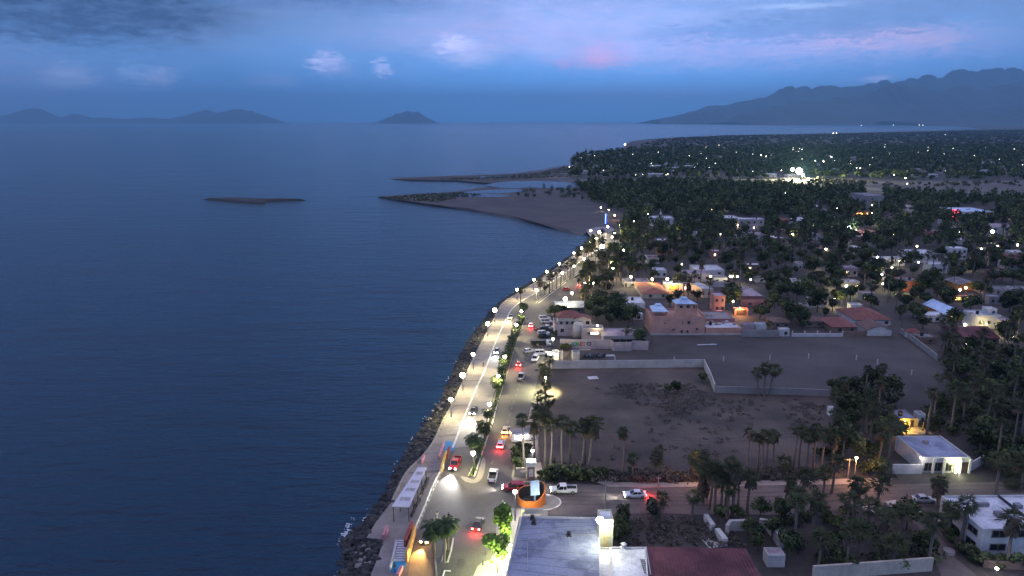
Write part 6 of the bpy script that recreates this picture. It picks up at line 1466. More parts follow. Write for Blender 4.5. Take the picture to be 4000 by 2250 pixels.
# white two storey building at the bottom right
Z2 = 5.8
W2 = empty('white_apartments', (0, 0, 0), 0, 'white two storey building with stained flat roofs at the bottom right corner', 'building')
wing1 = roofpoly([(3678, 1936), (4060, 1932), (4070, 1985), (3712, 1990)], Z2)
bl = roofpoly([(3678, 1936), (3840, 2068), (4080, 2062), (4080, 1932)], Z2)
flat(W2, bl, 0, Z2, WM['white'], RM['white'], .35)
def lerp2(a, c, t): return Vector(a).lerp(Vector(c), t)
L0, L1, F1 = Vector(bl[0]), Vector(bl[1]), Vector(bl[2]); ang = math.atan2((L1 - L0).y, (L1 - L0).x); nl = Vector(((L1 - L0).y, -(L1 - L0).x)).normalized()
if nl.x > 0: nl = -nl
for t, z, w_, h_ in ((.2, 4.2, 3.0, 1.8), (.2, 1.7, 3.0, 1.6), (.42, 1.7, 1.2, 1.2), (.80, 4.3, 2.6, 1.3), (.80, 1.6, 2.6, 1.6)):
    p = L0.lerp(L1, t) + nl * .03; window(W2, (p.x, p.y, z), w_, h_, None, ang)
for px, py, w_, h_ in ((3903, 2086, 2.6, 1.4), (3897, 2137, 2.9, 1.3), (4010, 2084, 2.4, 1.4)):
    p = at(px, py, L1.y - .04); window(W2, p, w_, h_)
BLD.append(((L1.x + F1.x) / 2, L0.lerp(L1, .5).y, 12)); KEEP.append((3676, 3840, 1930, 2170)); KEEP.append((3800, 4000, 1925, 2150))
for (u0, v0, sx, sy) in ((.3, .3, 3, .6), (.45, .6, 2.2, 1.4), (.7, .35, 1.2, 1.2), (.6, .75, 1.0, 2)):
    p = L0.lerp(Vector(bl[3]), u0).lerp(L1.lerp(F1, u0), v0); b = MB(); b.box((p.x, p.y, Z2 + .1), (sx, sy, .7)); b.build('roof_unit', RM['grey'], W2)
b = MB(); p = L0.lerp(Vector(bl[3]), .45); q = L1.lerp(F1, .8); b.box((p.x + 2, (p.y + q.y) / 2, Z2 - .1), (.25, abs(p.y - q.y), .5)); b.build('roof_divider', RM['dark'], W2)
wall_line('garden_wall', 'cream boundary wall along the bottom edge', [(3172, 2262), (3290, 2254), (3400, 2246), (3480, 2240), (3638, 2228)], h=2.6, m=WM['cream'], w=.4)
wall_line('garden_fence', 'brown boundary fence before the front of the white two storey building', [(3838, 2215), (3920, 2222), (4080, 2226)], h=1.5, m=WM['brown'], w=.25)
for i, (px, py, k, sc) in enumerate(((3800, 2188, 0, 1.2), (3830, 2205, 0, 1.4), (3870, 2208, 1, 1.2), (3905, 2210, 0, 1.3), (3960, 2212, 0, 1.5), (3992, 2214, 1, 1.3), (3700, 2080, 0, 1.3), (3720, 2110, 0, 1.4), (3750, 2150, 1, 1.3), (3775, 2170, 0, 1.4))):
    tree('shrub', G(px, py), sc, 'dark shrub growing against the foot of the white two storey building', 'shrubs around the white two storey building', k, 'shrub', pool=SHRUBS)
# ruins
wall_line('ruined_wall', 'leaning white ruined wall slab standing in the weedy plot', [(2756, 2030), (2784, 2072)], h=1.3, m=WM['white'], w=.9)
wall_line('ruined_wall', 'second white ruined slab nearer the maroon roof', [(2800, 2092), (2832, 2134)], h=1.6, m=WM['white'], w=1.0)
for i in range(4): slabthing('fallen_post', 'pale fallen beam lying beside the ruined slabs', 2760 + i * 11, 2128 - i * 2, .4, 3.0, .25 + .1 * i, .25, 'white', 'beam', 'fallen beams by the ruined slabs')
wall_line('ruined_wall', 'pale roofless wall, left arm of the ruin in the palm plot', [(2838, 2092), (2850, 2072), (2912, 2070)], h=2.2, m=WM['pale'], w=.7)
wall_line('ruined_wall', 'pale roofless wall, right arm of the ruin in the palm plot', [(2965, 2066), (3000, 2070), (3052, 2142)], h=2.2, m=WM['pale'], w=.8)
H('ruined_block', 'low pale block at the right end of the ruin', 2998, 3066, 2216, 2188, 2142, 'pale', 'lilac', 'block', wins=0, drs=0, dmax=8, par=.1, keep=.2)
for i, (px, py, sx, sy) in enumerate(((3405, 1998, 3.2, 2.4), (3495, 1980, 3.0, 3.0), (3560, 2010, 3.6, 3.0))): slabthing('concrete_slab', ('pale broken slab left of the alley mouth', 'pale slab standing near the alley mouth', 'pink tinged slab at the start of the alley')[i], px, py, sx, sy, .3 * i, .5, 'pale')
q = G(3706, 2158); b = MB(); b.tube((0, 0, 0), (0, 0, .5), 1.1, 1.0, 14); b.tube((0, 0, .5), (0, 0, .52), .7, .7, 14); tag(b.build('well_ring', WM['grey'], loc=q), 'round concrete well ring on the alley', 'well')

# comm tower on the far town
q = G(2628, 612); h_ = zat(548, q.y); tw2 = empty('lattice_tower', (q.x, q.y, 0), 0, 'slim lattice mast over the far town', 'tower')
b = MB()
for x, y in ((-1, -1), (1, -1), (1, 1), (-1, 1)): b.tube((x * 2.4, y * 2.4, 0), (x * .5, y * .5, h_), .22, .14, 4)
for k in range(12):
    z0_, z1_ = h_ * k / 12, h_ * (k + 1) / 12; a = 2.4 - 1.9 * k / 12; c = 2.4 - 1.9 * (k + 1) / 12
    b.tube((-a, -a, z0_), (c, -c, z1_), .1, None, 4); b.tube((a, -a, z0_), (-c, -c, z1_), .1, None, 4); b.tube((-c, -c, z1_), (c, -c, z1_), .1, None, 4)
b.build('mast', M_WOODP, tw2)

# ------------------------------------------------------------------ hand placed palms
PLM = []
def P(px, py, ytop, label, group, kind='fan', sc=None, lean=None, skirt=0.0, z=0.0, crown=.0):
    q = G(px, py, z); h = max(2.0, zat(ytop, q.y)); s = sc or 1.0
    pn = {'fan': 'fan_palm', 'feather': 'date_palm'}[kind]
    return palm(pn, q, h, s, label, group, kind, rnd, lean, 'palm tree', skirt)
GL = 'fan palms along the near edge of the lot'
N1 = [(2047, 1835, 1640, 1.15, 'leaning palm'), (2105, 1804, 1600, 1.2, 0), (2088, 1800, 1650, 1.1, 0), (2130, 1815, 1610, 1.25, 0), (2150, 1830, 1655, 1.2, 0), (2228, 1818, 1668, 1.3, 0), (2198, 1826, 1640, 1.2, 0), (2273, 1822, 1660, 1.3, 0), (2286, 1815, 1668, 1.1, 0), (2301, 1826, 1652, 1.35, 0),
      (2432, 1858, 1682, 1.05, 0), (2474, 1867, 1792, 1.0, 0), (2561, 1858, 1790, 1.05, 0), (2577, 1862, 1756, .8, 0), (2704, 1858, 1792, 1.0, 0), (2716, 1862, 1775, .95, 0)]
NL = ['lone tall palm left of the food truck', 'tall palm in the dense clump beside the food truck', 'palm with yellow lit crown behind the food truck', 'palm on the right of the dense clump', 'palm leaning over the gate booth', 'tall palm right of the gate booth', 'shorter palm behind the gate booth', 'left one of the tall palm trio right of the booth', 'middle one of the tall palm trio right of the booth', 'right leaning one of the tall palm trio',
      'lone tall slender palm midway along the lot edge', 'short bushy palm right of the lone slender one', 'short bushy palm beside the dead-topped trunk', 'palm with reddish dead crown on a pale trunk', 'palm left of the shaggy giant, upright', 'palm left of the shaggy giant, leaning']
for i, (px, py, yt, sc, _) in enumerate(N1): P(px, py, yt, NL[i], GL, sc=sc * 1.05, lean=(.09, 0) if i == 9 else None)
P(2745, 1962, 1800, 'massive palm with thick shaggy skirt of dead fronds beside the small street lamp', None, sc=1.35, skirt=7.0)
STP = [(2792, 2006, 1850, 1.2), (2815, 2010, 1866, 1.1), (2859, 2015, 1822, 1.25), (2768, 1990, 1830, 1.1), (2832, 1996, 1800, 1.0), (2918, 2008, 1856, 1.2), (2880, 2010, 1850, 1.0), (2842, 2025, 1900, 1.1), (3057, 1998, 1872, .9), (3212, 1938, 1845, 1.1), (3247, 1926, 1800, 1.1), (3358, 1962, 1892, 1.15), (3414, 2006, 1840, 1.1), (3656, 1984, 1880, 1.1), (3664, 1978, 1900, .9), (3088, 1985, 1925, .6), (3174, 1950, 1905, .6)]
SL = ['palm just right of the shaggy giant, drooping crown', 'palm in the middle of the dark street clump', 'tallest palm of the dark street clump', 'palm touching the shaggy giant on its right', 'palm at the back of the dark street clump', 'palm with dead skirt at the right of the street clump', 'low palm inside the street clump', 'low dark palm before the street clump', 'leaning thin palm with hanging dead fronds by the street', 'palm left of the yellow street lamp, by the pavement', 'palm crossing the orange lit pavement',
      'stout palm with spreading crown right of the yellow lamp', 'long thin leaning palm in front of the silver sedan', 'palm left of the white two storey building', 'second palm left of the white two storey building', 'small dead palm by the kerb', 'smallest dead palm by the kerb']
for i, (px, py, yt, sc) in enumerate(STP): P(px, py, yt, SL[i], 'palms along the side street', sc=sc * 1.05, lean=(.16, 0) if i in (8, 12) else None, skirt=2.2 if i in (0, 5, 8) else 0)
BK = [(2918, 1834, 1690), (2958, 1828, 1710), (2978, 1836, 1700), (2994, 1832, 1705), (3021, 1800, 1695), (3097, 1836, 1680), (3120, 1828, 1676), (3176, 1832, 1670), (3150, 1838, 1700), (3204, 1850, 1690), (3060, 1845, 1800)]
for i, (px, py, yt) in enumerate(BK): P(px, py, yt, 'slender pale trunked palm in the line at the lot edge, %s from the left' % ordw[i], 'slender palms at the right half of the lot edge', sc=1.0)
for i, (px, py, yt) in enumerate(((2963, 1545, 1452), (2985, 1548, 1436), (3004, 1546, 1440))): P(px, py, yt, ('left', 'middle', 'right')[i] + ' palm of the lone trio inside the raked lot', 'lone trio of palms in the lot', sc=1.15, lean=((-.1, .0, .12)[i], 0))
for i, (px, py, yt, k) in enumerate(((2495, 1346, 1292, 'feather'), (2507, 1348, 1304, 'fan'), (2446, 1346, 1285, 'fan'), (3001, 1316, 1262, 'fan'), (2276 - 118, 1350, 1306, 'fan'), (2146, 1440, 1400, 'fan'), (2138, 1500, 1452, 'fan'), (2118, 1480, 1440, 'fan'), (2132, 1565, 1500, 'fan'), (2116, 1600, 1540, 'fan'), (2140, 1640, 1560, 'fan'), (2096, 1640, 1572, 'fan'))):
    P(px, py, yt, ('spreading palm at the end of the low wall by the pink building', 'small palm beside the spreading one at the wall end', 'palm behind the grey hall wall', 'palm standing before the grey lot wall', 'palm at the mural wall corner', 'palm above the block wall end', 'palm just right of the hanging lamp pool', 'palm holding the lamp over the pool of light', 'palm below the round pool of light', 'palm at the road edge below the pool of light', 'palm in the dark clump under the pool of light', 'flowering palm at the road edge')[i], 'palms at the avenue side of the lot', k, sc=1.25 if k == 'feather' else 1.1)
for i, (px, py, yt) in enumerate(((1735, 2196, 2052), (1752, 2150, 2040), (1699, 2182, 2060))): P(px, py, yt, ('palm in the small planter below the junction', 'taller palm at the top of the small planter', 'palm beside the brown lane kerb')[i], 'palms of the bottom planter', 'feather', 1.1)
MP = [(1853, 1826, 1718, 1.35), (1866, 1790, 1740, 1.1), (1872, 1768, 1720, .9), (1893, 1712, 1665, 1.15), (1904, 1672, 1612, 1.1), (1943, 1532, 1490, 1.35), (1950, 1510, 1476, 1.2), (1960, 1480, 1440, 1.1), (1968, 1446, 1408, 1.2), (1980, 1418, 1384, 1.1), (1990, 1398, 1360, 1.1), (1996, 1378, 1340, 1.0), (2002, 1352, 1318, 1.2), (2010, 1330, 1300, 1.1), (2018, 1310, 1280, 1.1), (2026, 1290, 1262, 1.0), (2036, 1264, 1240, 1.1), (2044, 1244, 1196, 1.25)]
for i, (px, py, yt, sc) in enumerate(MP): P(px, py, yt, 'feathery palm in the avenue median, %s counted from the junction' % (ordw + ['fifteenth', 'sixteenth', 'seventeenth', 'eighteenth'])[i], 'palms of the avenue median', 'feather', sc * .78, z=.16)
PR = [(2034, 1182, 1130), (2110, 1156, 1100), (2128, 1150, 1112), (2146, 1148, 1080), (2158, 1138, 1068), (2174, 1130, 1060), (2190, 1118, 1048), (2214, 1100, 1034), (2226, 1092, 1025), (2240, 1080, 1020), (2288, 1022, 972), (2298, 1014, 966), (2310, 1004, 960), (2322, 998, 952), (2340, 985, 938), (2352, 975, 930)]
for i, (px, py, yt) in enumerate(PR): P(px, py, yt, 'palm of the upper promenade row, %s from its near end' % (ordw + ['fifteenth', 'sixteenth'])[i], 'palms of the upper promenade', 'fan', 1.15)
GA = [(2285, 1200, 1130), (2278, 1196, 1140), (2302, 1180, 1110), (2320, 1170, 1100), (2336, 1168, 1090), (2352, 1165, 1086), (2368, 1160, 1075), (2390, 1158, 1080), (2300, 1150, 1062), (2286, 1130, 1050), (2275, 1140, 1060), (2262, 1150, 1082), (2320, 1100, 1040), (2345, 1090, 1030), (2360, 1080, 1020), (2420, 1085, 1020), (2452, 1090, 1030), (2480, 1098, 1035), (2500, 1100, 1040), (2350, 1050, 1000), (2372, 1040, 985), (2400, 1030, 980), (2425, 1000, 930), (2435, 970, 920), (2520, 1105, 1040), (2640, 1130, 1080), (2664, 1128, 1084), (2690, 1132, 1088), (2712, 1138, 1070)]
for i, (px, py, yt) in enumerate(GA): P(px, py, yt, 'dark fan palm in the grove between the avenue and the orange roofs', 'fan palms of the avenue grove', 'fan', 1.2)
RP = [(3706, 2105, 1985), (3745, 2128, 1962), (3930, 2215, 2030), (3887, 1926, 1790), (3984, 1918, 1800), (3964, 1905, 1870)]
for i, (px, py, yt) in enumerate(RP): P(px, py, yt, ('thin palm at the left wall of the white two storey building', 'spreading palm over the roof of the white two storey building', 'palm before the front of the white two storey building', 'tall palm behind the white two storey building', 'tall palm at the right edge of the street', 'small dark palm at the kerb near the right edge')[i], 'palms around the white two storey building', 'fan', 1.3)

# ------------------------------------------------------------------ scattered vegetation
def okpx(px, py, extra=0):
    for x0, x1, y0, y1 in KEEP:
        if x0 - extra < px < x1 + extra and y0 < py < y1: return False
    return True
def okw(x, y, r):
    for bx_, by_, br in BLD:
        if (x - bx_) ** 2 + (y - by_) ** 2 < (br + r) ** 2: return False
    return True
def forest(name, pts, label, leaves, ls, rr, hh, m, seed, palmf=.0):
    rs_ = np.random.RandomState(seed); n = len(pts); pts = np.array([(p[0], p[1]) for p in pts]); N_ = n * leaves
    base = np.repeat(pts, leaves, 0); R_ = np.repeat(rr * rs_.uniform(.45, 1.5, n), leaves); Ht = np.repeat(hh * rs_.uniform(.4, 1.55, n), leaves)
    d = rs_.normal(size=(N_, 3)); d /= np.linalg.norm(d, axis=1)[:, None]; q = rs_.uniform(.55, 1.08, N_)
    lob = np.repeat(rs_.randint(0, 1000, n), leaves); ph = np.arctan2(d[:, 1], d[:, 0]); q *= 1 + .22 * np.sin(ph * 3 + lob) + .15 * np.sin(d[:, 2] * 5 + lob * 2)
    c = np.stack([base[:, 0] + d[:, 0] * q * R_, base[:, 1] + d[:, 1] * q * R_, Ht * .62 + d[:, 2] * q * Ht * .38], 1)
    u = rs_.normal(size=(N_, 3)); u /= np.linalg.norm(u, axis=1)[:, None]; v = np.cross(u, d); v /= (np.linalg.norm(v, axis=1)[:, None] + 1e-6)
    s = (ls * rs_.uniform(.6, 1.4, N_))[:, None]
    V = np.stack([c - u * s, c + u * s * .4 - v * s * .8, c + u * s, c + v * s * .8], 1).reshape(-1, 3)
    me = bpy.data.meshes.new(name); me.vertices.add(N_ * 4); me.vertices.foreach_set('co', V.astype(np.float32).ravel()); me.loops.add(N_ * 4); me.loops.foreach_set('vertex_index', np.arange(N_ * 4, dtype=np.int32))
    me.polygons.add(N_); me.polygons.foreach_set('loop_start', np.arange(0, N_ * 4, 4, dtype=np.int32)); me.polygons.foreach_set('loop_total', np.full(N_, 4, dtype=np.int32)); me.materials.append(m); me.update(calc_edges=True); me.validate()
    o = link(name, me); return tag(o, label, 'trees', None, 'stuff')
ROADPX = [road_px, [(2130, 1888), (2110, 1800), (2330, 1884), (2330, 1905), (4300, 1880), (4300, 1975), (3560, 1972), (3052, 2012), (2340, 2012), (2120, 2010)], [(3490, 1980), (3590, 1980), (3645, 2060), (3735, 2183), (3830, 2260), (3900, 2330), (3700, 2330), (3660, 2200), (3590, 2060), (3530, 2010)]]
def scatter(zone, n, rg, mind):
    ys = [G(*p).xy for p in zone]; x0, x1 = min(p.x for p in ys), max(p.x for p in ys); y0, y1 = min(p.y for p in ys), max(p.y for p in ys); out = []; grid = {}
    polyw = [(p.x, p.y) for p in ys]; tries = 0
    while len(out) < n and tries < n * 40:
        tries += 1; x, y = rg.uniform(x0, x1), rg.uniform(y0, y1)
        if not inside((x, y), polyw): continue
        px, py = proj(x, y, 0)
        if any(inside((px, py), r) for r in ROADPX) or not okpx(px, py) or not okw(x, y, 1.5): continue
        g = (int(x // mind), int(y // mind))
        if any((x - q[0]) ** 2 + (y - q[1]) ** 2 < mind * mind for a in (-1, 0, 1) for c in (-1, 0, 1) for q in grid.get((g[0] + a, g[1] + c), ())): continue
        grid.setdefault(g, []).append((x, y)); out.append((x, y))
    return out
NT = [0, 0]
def zone(pts, n, palmshare, label_t, label_p, group, mind=5.0, seed=1, hp=(8, 13), st=(.7, 1.15), kinds=None):
    rg = random.Random(seed)
    for x, y in scatter(pts, n, rg, mind):
        if rg.random() < palmshare:
            NT[0] += 1; palm('fan_palm', (x, y, 0), rg.uniform(*hp), rg.uniform(.95, 1.3), label_p, group + ', palms', 'fan', rg, None, 'palm tree')
        else:
            NT[1] += 1; tree('broadleaf_tree', (x, y, 0), rg.uniform(*st), label_t, group + ', trees', kinds and rg.choice(kinds), 'tree', rg)
zone([(3060, 2012), (3250, 2000), (3400, 2012), (3520, 2040), (3600, 2110), (3680, 2230), (3180, 2235), (3080, 2150), (3080, 2060)], 40, .6, 'dark leafy tree in the plot left of the alley', 'dark fan palm in the plot left of the alley', 'plot left of the alley', 4.2, 3, (5, 9), (.5, .85))
zone([(2560, 2015), (2760, 2018), (2900, 2018), (3070, 2018), (3080, 2060), (2960, 2050), (2860, 2050), (2700, 2030)], 13, .15, 'low dark tree along the lower kerb of the side street', 'low fan palm along the lower kerb of the side street', 'lower kerb of the side street', 3.5, 5, (4, 6), (.4, .72))
zone([(2920, 2080), (3050, 2110), (3100, 2230), (2985, 2190), (2890, 2110)], 8, .3, 'dark leafy tree around the roofless ruin', 'fan palm around the roofless ruin', 'around the ruin', 4.0, 6, (4, 7), (.6, .9))
zone([(3240, 1560), (3330, 1500), (3480, 1540), (3500, 1620), (3460, 1700), (3480, 1790), (3470, 1862), (3230, 1868), (3180, 1830), (3230, 1700)], 34, .55, 'dark tree in the wooded corner of the lot left of the patio house', 'fan palm in the wooded corner of the lot left of the patio house', 'wooded lot corner', 5.0, 8, (7, 11), (.75, 1.2))
zone([(3600, 1700), (3640, 1590), (3720, 1500), (3820, 1600), (4080, 1640), (4080, 1860), (3860, 1850), (3800, 1760), (3700, 1690)], 42, .5, 'dark tree in the wood between the colonnaded house and the right edge', 'fan palm in the wood between the colonnaded house and the right edge', 'wood at the right edge', 5.2, 9, (8, 13), (.8, 1.25))
zone([(3660, 1390), (3700, 1360), (3950, 1360), (4080, 1380), (4080, 1640), (3820, 1600), (3770, 1520), (3700, 1440)], 50, .5, 'dark tree in the wood right of the raked lot', 'fan palm in the wood right of the raked lot', 'wood right of the lot', 5.6, 10, (8, 12), (.85, 1.25))
zone([(2300, 1225), (2420, 1215), (2440, 1250), (2520, 1262), (2520, 1290), (2340, 1280), (2290, 1240)], 15, .2, 'dense dark tree behind the restaurant roofs', 'fan palm behind the restaurant roofs', 'behind the restaurant', 4.5, 12, (7, 9), (.9, 1.25))
for i, (px, py, sc) in enumerate(((2165, 1240, .85), (2192, 1228, .75), (2203, 1370, .45), (2215, 1372, .4))): tree('broadleaf_tree', G(px, py), sc, ('round dark tree left of the blue grey shed', 'second round tree under the brightest lamp', 'dark bush at the mural wall foot, left', 'dark bush at the mural wall foot, right')[i], None, 1)
for i, (px, py, sc, k) in enumerate(((2632, 1536, .62, 0), (2612, 1538, .5, 2), (2600, 1530, .35, 0), (2650, 1534, .45, 2), (2746, 1495, .5, 0), (2740, 1488, .4, 0))): tree('broadleaf_tree', G(px, py), sc, ('dark thicket bush in the middle of the rough lot, highest', 'bush left in the middle thicket of the rough lot', 'small bush at the left end of the middle thicket', 'bush at the right end of the middle thicket', 'dark bush left of the slanting block wall', 'smaller bush left of the slanting block wall')[i], 'bushes of the rough lot', k)
for zn, n_, sd_ in (([(3240, 1560), (3330, 1500), (3480, 1540), (3500, 1620), (3460, 1700), (3480, 1790), (3470, 1862), (3230, 1868), (3180, 1830), (3230, 1700)], 34, 91),
                    ([(3600, 1700), (3640, 1590), (3720, 1500), (3820, 1600), (4080, 1640), (4080, 1860), (3860, 1850), (3800, 1760), (3700, 1690)], 70, 92),
                    ([(3660, 1390), (3700, 1360), (3950, 1360), (4080, 1380), (4080, 1640), (3820, 1600), (3770, 1520), (3700, 1440)], 95, 93),
                    ([(3060, 2012), (3250, 2000), (3400, 2012), (3520, 2040), (3600, 2110), (3680, 2230), (3180, 2235), (3080, 2150), (3080, 2060)], 22, 94)):
    forest('undergrowth', scatter(zn, n_, random.Random(sd_), 2.6), 'dark undergrowth filling the wood between trunks, %s' % {91: 'left of the patio house', 92: 'behind the colonnaded house', 93: 'right of the raked lot', 94: 'left of the alley'}[sd_], 150, .3, 2.0, 2.4, M_LEAF, sd_)
# town grove, nearest individuals
HR = random.Random(99)
for i in range(120):
    px = HR.uniform(2480, 3980); py = HR.uniform(800, 1250)
    q = G(px, py)
    if not okpx(px, py, 30) or not okw(q.x, q.y, 10) or px < 2300 + (1180 - py) * .4 + 120: continue
    wpx = HR.uniform(22, 50) * 500 / q.y; hp_ = HR.uniform(3, 5.5) * F / q.y * .9
    H('grove_house', 'low flat-roofed house half hidden among the grove trees', px - wpx / 2, px + wpx / 2, py, py - hp_, py - hp_ - HR.uniform(6, 12), HR.choice(['white', 'pale', 'lilac', 'cream', 'brown', 'rose']), HR.choice(['white', 'lilac', 'grey', 'tile', 'white']), 'house', 'houses half hidden in the grove', wins=2, drs=0, dmax=14, keep=.25, lit=(HR.choice([None, None, E_WIN]), None))
TG = [(2250, 1010), (2350, 950), (2440, 890), (2470, 830), (4080, 830), (4080, 1370), (3680, 1360), (3520, 1290), (2900, 1300), (2560, 1180), (2440, 1140), (2300, 1190), (2262, 1150)]
rg = random.Random(21)
cand = scatter(TG, 950, rg, 7.0); cand.sort(key=lambda p: p[1])
stuff_near = []
for x, y in cand:
    px, py = proj(x, y, 0); ispalm = rg.random() < (.5 if px < 2900 else .3)
    if ispalm and NT[0] < 215:
        NT[0] += 1; row = 'front' if y < 300 else 'middle'
        palm('fan_palm', (x, y, 0), rg.uniform(8, 13), rg.uniform(1.0, 1.35), 'fan palm among the town houses beyond the lots', 'fan palms among the town houses', 'fan', rg, None, 'palm tree')
    elif not ispalm and NT[1] < 285:
        NT[1] += 1; tree('broadleaf_tree', (x, y, 0), rg.uniform(.8, 1.3), 'dark round crowned tree among the town houses beyond the lots', 'dark trees among the town houses', None, 'tree', rg)
    else: stuff_near.append((x, y, ispalm))
# the rest: one mass
forest('grove_canopy', [p[:2] for p in stuff_near], 'dark tree canopy between the upper town houses', 150, .75, 3.3, 8.5, M_LEAF, 31)
BZ = [(2330, 790), (2400, 730), (2900, 735), (3120, 738), (3420, 752), (3640, 775), (4100, 785), (4100, 835), (2460, 835)]
rg = random.Random(33); cb = scatter(BZ, 1150, rg, 7.2)
cb += scatter([(2250, 730), (2400, 722), (2600, 718), (3100, 735), (2900, 745), (2400, 740), (2330, 790)], 200, rg, 7)
forest('grove_canopy', cb, 'dark grove just this side of the dry riverbed', 80, 1.0, 3.6, 9.5, M_LEAF, 34)
# a few spiky bushes on the beach flat and the spit
bz = scatter([(2000, 770), (2080, 745), (2230, 738), (2330, 745), (2350, 800), (2200, 775), (2050, 780)], 30, random.Random(41), 7)
forest('beach_scrub', bz, 'dark scrub on the sand flat beside the lagoon', 110, .5, 3.0, 5.5, M_LEAF, 42)
sp = scatter([(1500, 772), (1620, 760), (1800, 752), (1880, 760), (1700, 790), (1600, 784)], 200, random.Random(43), 3.5); sp += scatter([(1680, 700), (1900, 690), (2100, 676), (2220, 650), (2240, 690), (2000, 700), (1800, 702)], 300, random.Random(44), 4.5)
forest('spit_scrub', sp, 'low dark green scrub on the sand spits', 20, .5, 2.4, .6, M_LEAF, 45)
# far town
struct(sheet('shore_bank', [G(*p).xy for p in [(2110, 690), (2240, 660), (2260, 690), (2180, 702)]], .05, M_GRAV))
FT = [(2236, 690), (2232, 630), (2260, 604), (2440, 590), (2500, 585), (3000, 575), (4150, 570), (4150, 700), (3500, 704), (3120, 696), (2600, 697), (2330, 694)]
far_h = []
rg = random.Random(51)
HV = []
def far_house_proto(w, d, h, wm, rm, gable):
    r = empty('proto_house', (0, 0, 0)); b = MB(); pl = [(-w / 2, -d / 2), (w / 2, -d / 2), (w / 2, d / 2), (-w / 2, d / 2)]
    b.prism(pl, 0, h, top=False); parts = [('wall', b.mesh('wall', wm))]
    b = MB(); hw, hd = w / 2 + .4, d / 2 + .4
    if gable: b.add([(-hw, -hd, h), (hw, -hd, h), (hw, hd, h), (-hw, hd, h), (-hw, 0, h + 1.8), (hw, 0, h + 1.8)], [(0, 1, 5, 4), (2, 3, 4, 5), (1, 2, 5), (3, 0, 4)])
    else: b.box((0, 0, h + .12), (w + .3, d + .3, .3))
    parts.append(('roof', b.mesh('roof', rm)))
    b = MB(); b.box((0, -d / 2 - .04, 1.1), (1.2, .1, 2.2)); parts.append(('door', b.mesh('door', M_DOOR)))
    for x in (-w * .3, w * .3): b = MB(); b.box((x, -d / 2 - .05, 1.7), (1.6, .12, 1.2)); parts.append(('window', b.mesh('window', M_PANE)))
    bpy.data.objects.remove(r); return parts
HV = [far_house_proto(12, 9, 3.4, WM['white'], RM['white'], False), far_house_proto(16, 10, 4.0, WM['pale'], RM['lilac'], False), far_house_proto(10, 9, 3.2, WM['cream'], RM['brown'], True), far_house_proto(22, 11, 4.5, WM['pale'], RM['white'], False)]
def far_house(x, y, k, label, group):
    r = empty('town_house', (x, y, 0), rg.uniform(-.3, .3), label, 'house', group)
    for nm, me in HV[k]: link(nm, me, r)
    BLD.append((x, y, 9))
FHP = [(3090, 712 - 20), (2585, 606), (2500, 604), (2478, 606), (2520, 607), (2830, 583), (2812, 583), (2725, 668), (2770, 690), (2905, 640), (2880, 648), (3350, 655), (3500, 672), (3570, 668), (3600, 676), (3230, 588), (3420, 580), (3850, 632), (3700, 612), (3450, 578), (3520, 624), (2610, 678), (2350, 684), (2590, 672), (3340, 620), (3660, 606), (3780, 650), (2640, 665), (3410, 650), (3120, 690), (3000, 640), (3860, 676), (3560, 690), (3640, 690)]
for i, p in enumerate(FHP): q = G(*p); far_house(q.x, q.y, rg.randrange(4) if i != 1 else 3, 'small pale house among the dark trees of the far town', 'pale houses of the far town')
for x, y in scatter(FT, 130, random.Random(52), 34): far_house(x, y, rg.randrange(4), 'small pale house among the dark trees of the far town', 'pale houses of the far town')
KEEP += [(p[0] - 12, p[0] + 12, p[1] - 2, p[1] + 3) for p in FHP]
cf = scatter(FT, 3300, random.Random(53), 9.5)
forest('far_woodland', cf, 'dark woodland in which the far town lies', 42, 1.9, 5.2, 8.5, M_LEAF, 54)
SC = [(2445, 586), (2560, 546), (2850, 531), (3200, 525), (3600, 516), (3900, 508), (4200, 506), (4200, 572), (3000, 577), (2500, 587)]
cs = scatter(SC, 3600, random.Random(55), 16)
forest('far_scrub', cs, 'flat scrubland reaching to the far bay', 14, 3.6, 8, 3.2, M_LEAF2, 56)
rv = scatter([(3120, 700), (3300, 706), (3440, 724), (4100, 712), (4100, 728), (3600, 728), (3400, 726), (3150, 716)], 120, random.Random(57), 5)
forest('riverbed_bushes', rv, 'grey green bushes along the dry riverbed', 50, .8, 3, 4, M_LEAF2, 58)
# dry brush on lots and plots
rg = random.Random(61); br = []
LP = [[(2150, 1560), (2400, 1500), (2700, 1500), (2800, 1560), (3100, 1560), (3240, 1590), (3200, 1700), (3000, 1800), (2300, 1800), (2150, 1700)]]
c1 = scatter(LP[0], 1200, rg, .9)
fx = lambda x, y: math.sin(x * .13 + 2) + math.sin(y * .09 + x * .05) + math.sin(x * .31 - y * .2) * .5
c1 = [p for p in c1 if fx(*p) + rg.gauss(0, .7) > .6]
forest('dry_weeds', c1, 'dry weeds in patches on the rough lot', 40, .13, .9, .28, M_BRUSH, 62)
c2 = scatter([(2140, 1810), (2330, 1850), (2700, 1860), (2960, 1850), (3230, 1850), (3230, 1872), (2700, 1884), (2330, 1884), (2150, 1884)], 240, rg, 1.3)
forest('dry_weeds', c2, 'scrubby verge along the near edge of the lot', 60, .28, 1.3, 1.5, M_BRUSH, 63)
c3_ = scatter([(2420, 2040), (2560, 2030), (2750, 2050), (2860, 2090), (2900, 2140), (2530, 2134), (2410, 2120)], 110, rg, 1.6)
forest('dry_weeds', c3_, 'weedy ground of the plot behind the maroon roof', 50, .22, 1.1, .9, M_BRUSH, 64)
c4_ = [(G(*p).x, G(*p).y) for p in ((2425, 2105), (2420, 2085), (2430, 2066), (2412, 2120), (2438, 2100), (2440, 2050))]
forest('creeper', c4_, 'tall leafy creeper beside the pale tower', 300, .25, 1.6, 4.6, M_LEAF, 65)
